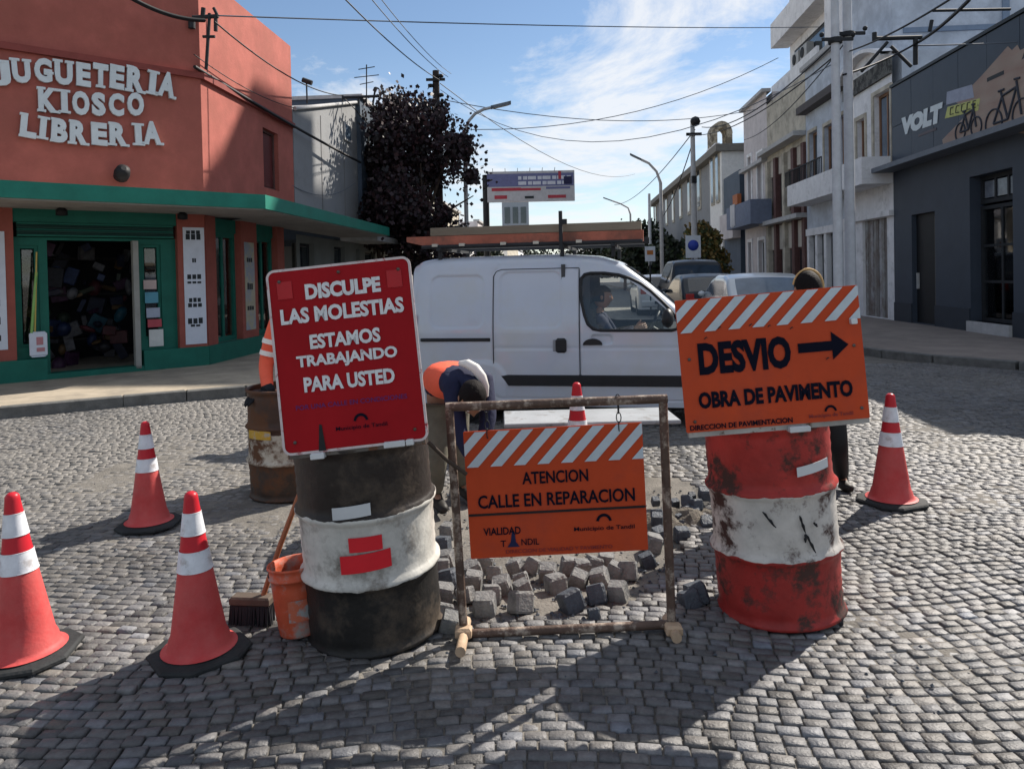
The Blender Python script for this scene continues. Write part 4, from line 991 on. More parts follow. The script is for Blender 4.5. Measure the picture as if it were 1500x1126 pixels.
lamp(970, 40, 6.3, [(-.2, 6.9), (-.6, 7.35), (-1.0, 7.55)], .6, 'street lamp with arm to the left in front of the ornate building', .09)
lamp(925, 70, 7.0, [(-.2, 7.6), (-.9, 8.0), (-1.7, 8.3)], .8, 'tiny far street lamp seen against the low clouds', .09)
# small signs
def street_sign(px, py0, py1, Z, wpx, label, kind):
    a_ = at(px, py0, Z); c_ = at(px, py1, Z); w = wpx * Z / 1100 / 2; t = thing('traffic_sign', (a_.x, Z, 0), label, 'road sign')
    B().tube([(0, .03, -.1), (0, .03, a_.z)], .03, 8).obj('post', m_iron, t)
    B().box(-w, w, -.02, .0, c_.z, a_.z, None, .006).obj('plate', mat('sign_plate_white', (.55, .58, .62), .5), t)
    zc_ = (a_.z + c_.z) / 2 + .05
    if kind == 'blue':
        B().lathe([(.0001, 0), (w * .72, 0), (w * .72, .004), (.0001, .004)], 24, Matrix.Translation((0, -.021, zc_)) @ Matrix.Rotation(R(90), 4, 'X')).obj('disc', mat('sign_blue', (.03, .06, .35), .5), t)
    else:
        b = B(); b.box(-w * .6, w * .6, -.026, -.021, zc_ - .08, zc_ + .08); b.obj('symbol', mat('sign_orange', (.4, .14, .03), .5), t)
    return t
street_sign(1015, 345, 378, 27, 22, 'white parking plate with blue disc on a post by the golden tree', 'blue')
street_sign(952, 361, 383, 27, 15, 'small white plate with orange symbol on a thin post right of the van roof', 'o')
# billboard on its thick post
Z = 46; pb = at(714, 400, Z); t = thing('billboard', (pb.x, Z, 0), 'blue and white roadside billboard with red lettering on a thick dark post', 'billboard')
B().tube([(0, .2, -.1), (0, .2, at(714, 256, Z).z)], .2, 12).obj('post', m_dark, t)
p4 = [at(714, 255, Z), at(841, 247, Z), at(841, 294, Z), at(718, 297, Z)]
zT, zB_ = (p4[0].z + p4[1].z) / 2, (p4[2].z + p4[3].z) / 2; x1_ = p4[1].x - pb.x
B().box(.1, x1_, -.12, .12, zB_, zT).obj('panel', mat('billboard_white', (.42, .42, .45), .6), t)
hh = zT - zB_
def bb(x0, x1, z0, z1, m, name, k=1): B().box(.1 + x0 * x1_, x1 * x1_, -.125 - .006 * k, -.121, zB_ + z0 * hh, zB_ + z1 * hh).obj(name, m, t)
mb = mat('print_blue', (.12, .13, .26), .6); mr_ = mat('print_red', (.35, .04, .06), .6)
bb(.0, .99, .50, .92, mb, 'blue_field'); bb(.05, .4, .36, .46, mr_, 'red_line'); bb(.05, .62, .36, .44, mr_, 'red_line', 2); bb(.66, .95, .40, .47, mb, 'blue_line')
bb(.08, .24, .1, .22, mr_, 'print_block'); bb(.42, .54, .1, .18, m_ink, 'print_block', 2); bb(.68, .9, .1, .2, mr_, 'print_block', 3); bb(.8, .85, .72, .98, mr_, 'red_mark', 3); bb(.86, .97, .55, .8, mat('navy', (.01, .01, .05), .5), 'navy_mark', 4)
b = B()
for i in range(22):
    xa = .35 + .6 * (i % 11) / 11; zz = .78 - .17 * (i // 11); b.box(.1 + xa * x1_, .1 + (xa + .035 + .01 * (i % 3)) * x1_, -.14, -.13, zB_ + (zz - .06) * hh, zB_ + (zz + .05) * hh)
b.obj('lettering', mat('print_pale', (.5, .52, .6), .6), t)
b = B(); 
for i in range(6): a0 = at(722 + i * 18, 256, Z); b.tube([(a0.x - pb.x, -.13, zT), (a0.x - pb.x, -.7, zT + .1)], .02, 4)
b.obj('spotlight_arms', m_iron, t)

# ================================================================== overhead cables
m_cab = mat('black_cable', (.012, .012, .014), .6, var=.1, bump=0); m_cabg = mat('grey_cable', (.10, .12, .15), .6, var=.1, bump=0)
def cable(p0, p1, sag, r, label, m=m_cab, n=14, grp='overhead cables'):
    p0, p1 = Vector(p0), Vector(p1); mid = (p0 + p1) / 2
    pts = [p0.lerp(p1, i / n) - Vector((0, 0, sag * 4 * (i / n) * (1 - i / n))) - mid for i in range(n + 1)]
    o = B().tube(pts, r * .72, 5).obj('cable', m); o.location = mid; tag(o, label, 'cable', grp); return o
TW = at(645, 118, 24); TR = at(1018, 190, 32); TE = at(1226, 60, 14.6)
cable(at(280, 22, 13.0), at(1200, 40, 29), .1, .02, 'topmost grey cable running level across the whole sky', m_cabg)
cable(at(330, -190, 8), TW, .25, .019, 'left of the three cables coming down from the top to the wooden pole')
cable(at(390, -200, 8), TW + Vector((.25, 0, .1)), .25, .014, 'middle of the three cables coming down to the wooden pole', m_cabg)
cable(at(420, -190, 8), TW + Vector((.35, 0, .2)), .25, .012, 'right of the three cables coming down to the wooden pole', m_cabg)
cable(at(285, 98, 12.7), at(528, 238, 21.6), .05, .045, 'thick black bundled cable clipped along the salmon wall toward the tree')
cable(at(314, 32, 12.0), at(500, 140, 21), .25, .02, 'black cable from the wall bracket over the salmon roof edge to the aerial frame')
cable(at(500, 140, 21), at(640, 330, 24), -.3, .02, 'cable dropping from the aerial frame into the purple leaved tree')
cable(at(284, 80, 12.6), at(430, 158, 17.0), .12, .012, 'thin cable along the salmon side wall under the bracket')
cable(at(180, -10, 11.5), at(300, 30, 12.4), .1, .05, 'frayed thick cable entering the wall bracket from the top left')
cable(at(425, 270, 17), at(520, 268, 21.4), .3, .012, 'slack thin cable on the grey building wall', m_cabg)
cable(TE, TR + Vector((.3, 0, .1)), .5, .025, 'upper of the two cables from the twin poles down to the far concrete pole')
cable(TE + Vector((0, 0, -.25)), TR + Vector((-.3, 0, -.2)), .5, .022, 'lower of the two cables from the twin poles to the far concrete pole')
cable(TR, at(900, 300, 75), .8, .03, 'cable leaving the far concrete pole down to the left')
cable(TR + Vector((0, 0, -.2)), at(957, 330, 52), .8, .035, 'second cable leaving the far concrete pole toward the thin poles')
cable(TW + Vector((0, 0, -.6)), at(1110, 160, 33), .6, .02, 'level cable from the wooden pole toward the pinkish house', m_cabg)
cable(TW + Vector((0, 0, -.3)), TE + Vector((0, 0, -.4)), 1.6, .013, 'sagging cable from the wooden pole to the twin poles', m_cabg)
cable(at(690, 190, 24), at(1140, 85, 28), .7, .018, 'rising cable from the curved street lamp to the tall block', m_cabg)
cable(TW + Vector((0, 0, -.1)), at(930, 255, 60), 1.2, .022, 'faint cable from the wooden pole running far up the street', m_cabg)
cable(at(1245, 75, 14.8), at(1480, -60, 8), .1, .022, 'cable from the twin poles up toward the top right corner')
cable(at(1235, 110, 14.8), at(1345, 62, 16), .06, .03, 'black cable from the twin poles to the roof bracket on the charcoal shop')
cable(at(1345, 62, 16), at(1420, 0, 12), .05, .045, 'thick cable bundle from the roof bracket to the top right')
cable(at(1090, 205, 36), at(1240, 60, 16), .4, .02, 'cable along the house fronts from the pinkish house to the twin poles')
cable(at(1345, 67, 16), at(1560, 58, 14), .02, .02, 'level cable from the roof bracket past the bluish block', m_cabg)
# wall bracket on the salmon building
t = thing('cable_bracket', at(306, 150, 12.9), 'black iron cable bracket with insulators on the salmon building corner', 'bracket'); o_ = t.location.copy()
b = B(); K = lambda px, py: at(px, py, 12.75) - o_
b.tube([K(302, 102), K(307, 20)], .03, 6); b.tube([K(282, 26), K(320, 24)], .035, 6); b.tube([K(297, 54), K(315, 54)], .025, 6); b.tube([K(281, 28), K(281, 42)], .06, 6); b.tube([K(298, 12), K(297, 24)], .04, 6); b.tube([K(313, 12), K(319, 24)], .03, 6); b.tube([K(316, 24), K(316, 46)], .035, 6)
b.obj('iron_frame', m_iron, t)
t = thing('roof_bracket', at(1342, 90, 16), 'black iron cable bracket standing on the charcoal shop parapet', 'bracket'); o_ = t.location.copy(); K = lambda px, py: at(px, py, 16) - o_
b = B(); b.tube([K(1341, 95), K(1341, 55)], .05, 6); b.tube([K(1281, 57), K(1350, 55)], .045, 6); b.tube([K(1281, 48), K(1281, 60)], .05, 6); b.tube([K(1365, 30), K(1362, 46)], .04, 6); b.tube([K(1300, 62), K(1262, 105)], .035, 6); b.tube([K(1305, 68), K(1335, 98)], .035, 6); b.tube([K(1366, 16), K(1480, 14)], .03, 6); b.obj('iron_frame', m_iron, t)
# aerials on the grey roof
t = thing('roof_aerial', at(535, 150, 21), 'thin television aerial on the grey building roof', 'aerial'); o_ = t.location.copy(); K = lambda px, py: at(px, py, 21) - o_
b = B(); b.tube([K(537, 152), K(537, 95)], .018, 5)
for y_, w in ((100, 12), (112, 18), (122, 10)): b.tube([K(537 - w, y_ + 2), K(537 + w, y_ - 2)], .014, 4)
b.obj('mast', m_iron, t)
t = thing('roof_frame', at(528, 150, 21), 'black metal rail frame on the grey building roof edge', 'frame'); o_ = t.location.copy(); K = lambda px, py: at(px, py, 21) - o_
b = B(); b.tube([K(501, 143), K(556, 141)], .04, 6); b.tube([K(502, 155), K(502, 140)], .03, 6); b.tube([K(546, 155), K(550, 128)], .03, 6); b.tube([K(525, 155), K(525, 142)], .03, 6); b.obj('rail', m_iron, t)
t = thing('roof_aerial', at(450, 150, 18), 'short mast with cable knot above the grey building next to the salmon wall', 'aerial'); o_ = t.location.copy(); K = lambda px, py: at(px, py, 18) - o_
b = B(); b.tube([K(450, 152), K(449, 118)], .02, 5); b.tube([K(443, 117), K(457, 122)], .06, 6); b.obj('mast', m_iron, t)

# ================================================================== vehicles
def smooth(x, a, b_): t = max(0, min(1, (x - a) / (b_ - a))); return t * t * (3 - 2 * t)
def interp(pts):
    xs = np.array([p[0] for p in pts]); ys = np.array([p[1] for p in pts])
    # monotone smooth via fine linear + box filter
    X = np.linspace(xs[0], xs[-1], 400); Y = np.interp(X, xs, ys); k = 13; Yp = np.pad(Y, k // 2, mode='edge'); Y = np.convolve(Yp, np.ones(k) / k, 'valid')
    return lambda x: float(np.interp(x, X, Y))
def rrect(x, z, x0, x1, z0, z1, r):
    cx, cz = (x0 + x1) / 2, (z0 + z1) / 2; qx = abs(x - cx) - (x1 - x0) / 2 + r; qz = abs(z - cz) - (z1 - z0) / 2 + r
    return math.hypot(max(qx, 0), max(qz, 0)) + min(max(qx, qz), 0) - r
def polysdf(P):
    n = len(P)
    def f(x, z):
        d = 1e9; c = False; j = n - 1
        for i in range(n):
            ax, az = P[i]; bx, bz = P[j]; ex, ez = bx - ax, bz - az; wx, wz = x - ax, z - az
            tt = max(0, min(1, (wx * ex + wz * ez) / (ex * ex + ez * ez + 1e-12))); d = min(d, math.hypot(wx - ex * tt, wz - ez * tt))
            if (az > z) != (bz > z) and x < (bx - ax) * (z - az) / (bz - az) + ax: c = not c
            j = i
        return -d if c else d
    return f
def vehicle_shell(Lx, H, Wf, belt, tum, z0, dx_, dz_, rad, classify, displace=None, nroof=14, crown=.03):
    """grid over the body. returns dict class -> B ; local: x forward 0..L, y left/right, z up"""
    nxn = int(Lx / dx_) + 1; zmax = max(H(i * dx_) for i in range(nxn)); nz_ = int((zmax - z0) / dz_)
    rows = []
    for i in range(nxn):
        x = Lx * i / (nxn - 1); h = H(x); w0 = Wf(x); r = min(rad, (h - z0) * .4, w0 * .5)
        sec = []
        for j in range(nz_ + 1):
            z = z0 + (h - r - z0) * j / nz_
            y = w0 - tum * max(0, z - belt) ** 1.35 - .05 * max(0, .45 - z) ** 1.2 * 2
            if displace:
                y -= displace(x, z)
            sec.append((y, z))
        yt = sec[-1][0]; sl = tum * 1.35 * max(0, h - r - belt) ** .35
        for j in range(1, 6):
            a = j / 5 * math.pi / 2; sec.append((yt - r * (1 - math.cos(a)) - sl * r * math.sin(a) * .5, h - r + r * math.sin(a)))
        ye = sec[-1][0]
        for j in range(1, nroof): y = ye * (1 - j / nroof); sec.append((y, h + crown * (1 - (y / ye) ** 2)))
        full = [(-y, z) for y, z in sec] + [(0, h + crown)] + [(y, z) for y, z in reversed(sec)]
        rows.append([(x, y, z) for y, z in full])
    m = len(rows[0]); V = [p for r_ in rows for p in r_]; out = {}
    for i in range(nxn - 1):
        for j in range(m - 1):
            ids = (i * m + j, (i + 1) * m + j, (i + 1) * m + j + 1, i * m + j + 1)
            c = [sum(V[k][a] for k in ids) / 4 for a in range(3)]
            side = 'L' if j < nz_ else ('R' if j >= m - 1 - nz_ else 'T')
            out.setdefault(classify(c[0], c[1], c[2], side), []).append(ids)
    ends = [list(range(m)), [(nxn - 1) * m + k for k in range(m - 1, -1, -1)]]
    res = {}
    for k, fl in out.items():
        if k is None: continue
        if k == 'body': fl = fl + [tuple(ends[0][::-1][::-1]), tuple(ends[1])]
        used = {}; b = B()
        for f in fl:
            for v in f:
                if v not in used: used[v] = len(used)
        b.add([V[v] for v in used], [tuple(used[v] for v in f) for f in fl], True)
        res[k] = b
    return res
def wheel(root, x, y, r, w, mt, mrim):
    s = 1 if y > 0 else -1
    M = Matrix.Translation((x, y, r)) @ Matrix.Rotation(R(-90) * s, 4, 'X')
    wh = bpy.data.objects.new('wheel', None); COL.objects.link(wh); wh.parent = root
    B().lathe([(r * .62, -w / 2), (r * .93, -w / 2), (r, -w * .35), (r, w * .35), (r * .93, w / 2), (r * .62, w / 2)], 28, M).obj('tyre', mt, wh)
    B().lathe([(r * .63, -w * .3), (r * .63, w * .42), (r * .56, w * .44), (r * .5, w * .25), (r * .2, w * .36), (.001, w * .38)], 28, M).obj('rim', mrim, wh)
    return wh
m_tyre = mat('tyre_rubber', (.02, .02, .02), .85, var=.2); m_rim = mat('rim_silver', (.35, .36, .38), .4, .6, var=.1)
m_plast = mat('black_plastic', (.015, .017, .02), .5, var=.15)
m_van = mat('van_white_paint', (.46, .51, .59), .28, var=.04, vs=1.5, bump=0, coat=.5, col2=(.46, .49, .50), thr=.60, ts=1.6, soft=.15)

# ---- white van: nose to the right, turned slightly toward the camera
YAW = R(-11)
VB = at(848, 480, 7.62); VB.z = 0; XBp = 1.80
vdir = Vector((math.cos(YAW), math.sin(YAW), 0)); vside = Vector((-vdir.y, vdir.x, 0))
HW = .80
vorig = VB - vdir * XBp + vside * HW
van = thing('white_van', vorig, 'white panel van passing behind the signs with planks on its roof rack', 'van', rot=(0, 0, YAW))
vinv = wmx(van).inverted()
def vpx(px, py):
    d = vinv.to_3x3() @ ray(px, py); o = vinv @ Vector((0, 0, CAMZ)); t = (-HW - o.y) / d.y
    p = o + d * t; return p.x, p.z
print('van pts', [tuple(round(v, 2) for v in vpx(*p)) for p in ((606, 395), (606, 500), (720, 498), (848, 372), (770, 372), (848, 597), (990, 455), (990, 482), (940, 400), (860, 400), (736, 565))])
rt = vpx(770, 374)[1]
Hf = interp([(0, rt - .10), (.05, rt - .04), (.2, rt - .01), (.7, rt), (1.6, rt), (2.0, rt - .03), (2.25, rt - .11), (2.5, rt - .30), (2.9, rt - .66), (3.05, rt - .76), (3.3, rt - .83), (3.7, rt - .93), (3.86, rt - 1.03), (3.95, rt - 1.18)])
Wv = interp([(0, HW - .10), (.05, HW - .05), (.18, HW - .005), (.5, HW), (3.0, HW), (3.5, HW - .05), (3.8, HW - .15), (3.95, HW - .34)])
XS0 = vpx(722, 480)[0]; zstrip0, zstrip1 = vpx(850, 566)[1], vpx(850, 549)[1]
WPX = [(849, 420), (850, 408), (855, 402), (864, 400), (885, 400), (905, 402.5), (922, 407.5), (938, 415), (953, 426), (968, 440), (982, 454), (991, 465), (994, 474), (992, 482), (984, 484), (880, 484), (869, 482), (861, 475), (856, 462), (851, 440)]
WIN = polysdf([vpx(*p) for p in WPX])
EMB1 = [vpx(628, 405), vpx(708, 480)]; EMB2 = [vpx(730, 399), vpx(822, 480)]
def vdisp(x, z):
    d = 0
    for (a_, c_) in (EMB1, EMB2):
        s = rrect(x, z, a_[0], c_[0], c_[1], a_[1], .09); d += .013 * (1 - smooth(s, -.012, .012)) 
    s = rrect(x, z, XS0, XBp, .28, rt - .12, .08); d += .008 * (1 - smooth(abs(s), .002, .012))
    s = polysdf_door(x, z); d += .008 * (1 - smooth(abs(s), .002, .012))
    d += .012 * (1 - smooth(abs(z - .80), .0, .03)) * .35 if XS0 < x < 3.0 else 0
    s = rrect(x, z, XBp + .12, XBp + .33, .84, .93, .03); d += .02 * (1 - smooth(s, -.01, .01))
    d -= .02 * (1 - smooth(rrect(x, z, .45, 1.05, -.2, .66, .25), -.03, .03)) + .02 * (1 - smooth(rrect(x, z, 2.95, 3.6, -.2, .66, .25), -.03, .03)) if z < .72 else 0
    return d
polysdf_door = polysdf([(XBp + .012, .25), (XBp + .012, rt - .14), (2.35, rt - .17), (2.98, 1.02), (2.98, .7), (2.85, .27)])
AX = [.53, 3.28]; WR = .30
def vclass(x, y, z, side):
    if side in 'LR':
        for a_ in AX:
            if math.hypot(x - a_, z - WR) < WR + .035: return None
        if WIN(x, z) < 0: return None
    else:
        if 2.28 < x < 2.98 and abs(y) < .60 - .0 * x and side == 'T' and z > 1.0: return None
    return 'body'
def vdispR(x, z): return vdisp(x, z)
res = vehicle_shell(3.95, Hf, Wv, .95, .17, .20, .0125, .0125, .12, vclass, vdisp, crown=.02)
res['body'].obj('body', m_van, van)
# inner lining, dark, follows the body 3 cm inside
def lclass(x, y, z, side):
    if side in 'LR' and WIN(x, z) < .0: return None
    if side == 'T' and 2.2 < x < 3.0: return None
    return 'body'
li = vehicle_shell(3.6, lambda x: Hf(x + .1) - .035, lambda x: Wv(x) - .035, .95, .17, .24, .03, .03, .10, lclass, None, crown=.02)
for v in li['body'].v: v.x += .08
li['body'].obj('interior_lining', mat('van_lining', (.02, .021, .024), .8), van)
# window glass + rubber edge both sides
wp = [vpx(*p) for p in WPX]
def yside(z, x=2.2): return Wv(x) - .17 * max(0, z - .95) ** 1.35
for s in (-1, 1):
    b = B(); b.add([(x, s * (yside(z) - .008), z) for x, z in wp], [tuple(range(len(wp)))]); b.obj('side_window', m_gl, van)
    b = B(); pts = [(x, s * (yside(z) + .001), z) for x, z in wp]; b.tube(pts + [pts[0], pts[1]], .016, 6, cap=False); b.obj('window_seal', m_plast, van)
b = B(); ws = []
for i in range(7):
    x = 2.26 + (3.0 - 2.26) * i / 6; hz_ = Hf(x) + .012
    ws += [(x, -.61, hz_ - .005), (x, 0, hz_ + .012), (x, .61, hz_ - .005)]
b.add(ws, [(i * 3 + k, i * 3 + 3 + k, i * 3 + 4 + k, i * 3 + 1 + k) for i in range(6) for k in range(2)], True); b.obj('windscreen', m_gl, van)
def seam(P, nm):
    for s in (-1, 1):
        b = B(); b.tube([(x, s * (yside(z) + .0005), z) for x, z in P], .0045, 5, cap=False); b.obj(nm, m_plast, van)
xa_, zt_ = XS0, rt - .14
seam([(XBp + .004, .23 + i * (zt_ - .23) / 14) for i in range(15)], 'door_seam')
seam([(xa_, .23 + i * (zt_ - .30) / 12) for i in range(13)] + [(xa_ + .03, zt_ - .02), (xa_ + .09, zt_)] + [(xa_ + .09 + i * (XBp - xa_ - .09) / 4, zt_) for i in range(1, 5)], 'sliding_door_seam')
seam([(2.86, .27), (2.97, .62), (2.99, .80), (3.0, .98)], 'front_door_seam')
# trim: rubbing strip, sliding rail, handles, mirror
for s in (-1, 1):
    b = B(); y_ = HW
    xa = vpx(732, 550)[0]; xc = vpx(744, 565)[0]
    b.add([(xa, s * (y_ - .005), zstrip1), (2.93, s * (y_ - .005), zstrip1), (2.90, s * (y_ - .005), zstrip0), (xc, s * (y_ - .005), zstrip0)] + [(xa + .02, s * (y_ + .022), zstrip1 - .012), (2.92, s * (y_ + .022), zstrip1 - .012), (2.89, s * (y_ + .022), zstrip0 + .012), (xc + .015, s * (y_ + .022), zstrip0 + .012)], [(4, 5, 6, 7), (0, 1, 5, 4), (1, 2, 6, 5), (2, 3, 7, 6), (3, 0, 4, 7)]); b.obj('rubbing_strip', m_plast, van)
    r0 = vpx(612, 498); r1 = vpx(718, 498); b = B(); b.box(.12, r1[0], s * y_ - .012, s * y_ + .008, r0[1] - .018, r0[1] + .018, None, .005); b.obj('slide_rail', m_plast, van)
h0 = vpx(822, 506); b = B(); b.box(h0[0] - .055, h0[0] + .055, -HW - .022, -HW + .02, h0[1] - .075, h0[1] + .075, None, .02); b.obj('door_handle', m_plast, van)
b = B(); b.box(h0[0] - .085, h0[0] - .056, -HW - .006, -HW + .02, h0[1] - .06, h0[1] + .06, None, .005); b.obj('lock_plate', mat('grey_lock', (.25, .27, .3), .5), van)
h1 = vpx(868, 501); b = B(); b.add([(h1[0] + .10 * math.cos(t_ * math.pi / 8) * (1 if t_ <= 8 else 1), y_, h1[1] - .03 + .065 * math.sin(t_ * math.pi / 8)) for y_ in (-HW - .012, -HW + .03) for t_ in range(9)], [tuple(range(8, -1, -1)), tuple(range(9, 18))] + [(k, k + 1, k + 10, k + 9) for k in range(8)] + [(8, 0, 9, 17)]); b.obj('door_handle', m_plast, van)
mp_ = vpx(975, 468)
b = B(); b.ball((mp_[0] + .02, -HW - .10, mp_[1] + .02), (.06, .10, .095), 14); b.box(mp_[0] - .02, mp_[0] + .05, -HW - .05, -HW + .05, mp_[1] - .06, mp_[1] - .01); b.obj('wing_mirror', m_plast, van)
b = B(); b.ball((mp_[0] + .02, HW + .08, mp_[1] + .02), (.05, .10, .095), 12); b.obj('wing_mirror', m_plast, van)
for a_ in AX:
    for s in (-1, 1):
        wheel(van, a_, s * (HW - .11), WR, .18, m_tyre, m_rim)
    B().lathe([(.345, -HW + .05), (.345, HW - .05)], 24, Matrix.Translation((a_, 0, WR)) @ Matrix.Rotation(R(90), 4, 'X')).obj('wheel_arch', m_dark, van)
b = B(); b.box(.1, 3.7, -HW + .12, HW - .12, .16, .26); b.obj('floor_pan', m_dark, van)
b = B(); b.box(3.80, 4.02, -.62, .62, .28, .52, None, .06); b.obj('front_bumper', m_plast, van)
b = B(); b.box(-.08, .1, -.68, .68, .30, .5, None, .05); b.obj('rear_bumper', m_plast, van)
for s in (-1, 1):
    b = B(); b.ball((3.84, s * .52, .68), (.09, .17, .09), 14); b.obj('headlight', mat('headlight_glass', (.5, .5, .5), .1), van)
    b = B(); b.box(-.012, .05, s * .70 - .06, s * .70 + .05, .75, 1.15, None, .01); b.obj('tail_light', mat('tail_red', (.35, .02, .02), .2), van)
# seats, wheel, dash
b = B(); b.box(1.95, 2.4, -.62, -.15, .5, .68, None, .05); b.cbox((1.93, -.38, .92), (.14, .46, .62), Matrix.Rotation(R(-12), 3, 'Y'), .05); b.cbox((1.84, -.38, 1.29), (.10, .24, .16), None, .04); b.obj('driver_seat', mat('seat_cloth', (.04, .045, .05), .9), van)
b = B(); b.box(1.95, 2.4, .15, .62, .5, .68, None, .05); b.cbox((1.93, .38, .92), (.14, .46, .62), Matrix.Rotation(R(-12), 3, 'Y'), .05); b.obj('passenger_seat', MATS['seat_cloth'], van)
b = B(); b.box(2.65, 3.0, -.7, .7, .75, .98, None, .05); b.obj('dashboard', m_plast, van)
b = B(); ce = Vector((2.52, -.38, .98)); Rw = Matrix.Rotation(R(-62), 3, 'Y')
b.tube([ce + Rw @ Vector((.18 * math.cos(t_ * math.pi / 12), .18 * math.sin(t_ * math.pi / 12), 0)) for t_ in range(25)], .014, 6); b.tube([ce, ce + Vector((.2, 0, -.12))], .02, 6); b.tube([ce + Rw @ Vector((.17, 0, 0)), ce + Rw @ Vector((-.17, 0, 0))], .012, 5); b.obj('steering_wheel', m_plast, van)
b = B(); b.box(1.62, 1.66, -HW + .08, HW - .08, .3, rt - .1)
b.obj('bulkhead', mat('van_bulkhead', (.06, .065, .07), .8), van)
# rack
rk = thing('roof_rack', van.matrix_basis @ Vector((1.2, 0, rt)), 'dark metal roof rack clamped on top of the white van', 'roof rack', rot=(0, 0, YAW))
rkx = -1.2
for xx in (.30, 1.62, 2.15):
    b = B(); b.box(xx + rkx - .02, xx + rkx + .02, -.70, .70, .075, .105)
    for s in (-1, 1): b.box(xx + rkx - .02, xx + rkx + .02, s * .60 - .02, s * .60 + .02, -.03, .075)
    b.obj('crossbar', m_iron, rk)
for s in (-1, 1):
    b = B(); b.tube([(.1 + rkx, s * .62, .12), (2.45 + rkx, s * .62, .12)], .02, 6); b.obj('side_rail', m_iron, rk)
b = B(); b.cbox((1.62 + rkx, -.69, .25), (.035, .04, .40)); b.cbox((1.66 + rkx, -.69, .34), (.05, .05, .05)); b.obj('upright_stake', m_iron, rk)
b = B(); 
for xx in (.25, .55, 1.0, 1.35, 1.8): b.cbox((xx + rkx, -.55, .135), (.06, .2, .03))
b.obj('tie_strap', mat('rope_pale', (.5, .48, .42), .9), rk)
m_plank = mat('weathered_plank', (.20, .17, .13), .85, var=.25, vs=6, bump=.3, stretch=(.2, 1, 1)); m_rplank = mat('red_lead_beam', (.36, .12, .08), .8, var=.25, vs=4, bump=.2, col2=(.16, .08, .06), thr=.58, ts=3, soft=.1)
def load(name, x0, x1, y0, y1, z0, z1, m, label, taper=None):
    c = Vector(((x0 + x1) / 2, (y0 + y1) / 2, rt + z0)); t = van.matrix_basis @ c
    b = B(); hx, hy = (x1 - x0) / 2, (y1 - y0) / 2
    if taper:
        b.add([(-hx, -hy, .06), (-hx + taper, -hy, 0), (hx, -hy, 0), (hx, -hy, z1 - z0), (-hx, -hy, z1 - z0), (-hx, hy, .06), (-hx + taper, hy, 0), (hx, hy, 0), (hx, hy, z1 - z0), (-hx, hy, z1 - z0)], [(0, 1, 2, 3, 4), (9, 8, 7, 6, 5), (0, 5, 6, 1), (1, 6, 7, 2), (2, 7, 8, 3), (3, 8, 9, 4), (4, 9, 5, 0)])
    else: b.box(-hx, hx, -hy, hy, 0, z1 - z0, None, .004)
    o = b.obj(name, m); o.location = t; o.rotation_euler = (0, 0, YAW); tag(o, label, 'plank'); return o
X0r = vpx(580, 350)[0]; X1r = vpx(942, 350)[0]
load('red_beam', X0r + .05, X1r, -.60, -.46, .122, .235, m_rplank, 'long rust red beam on the camera side of the van roof rack', .25)
load('red_beam', X0r + .3, X1r - .1, -.42, -.28, .122, .225, m_rplank, 'second rust red beam lying behind the first on the van roof rack')
load('grey_plank', X0r + .32, X1r - .02, -.60, -.38, .238, .325, m_plank, 'thick weathered grey plank on top of the front red beam')
load('grey_plank', X0r + .5, X1r - .1, -.30, -.08, .229, .30, m_plank, 'weathered plank lying farther back on the van roof rack')
load('dark_ladder_rail', X0r + .2, X1r + .05, .1, .2, .122, .19, m_iron, 'dark metal beam on the far side of the van roof rack')

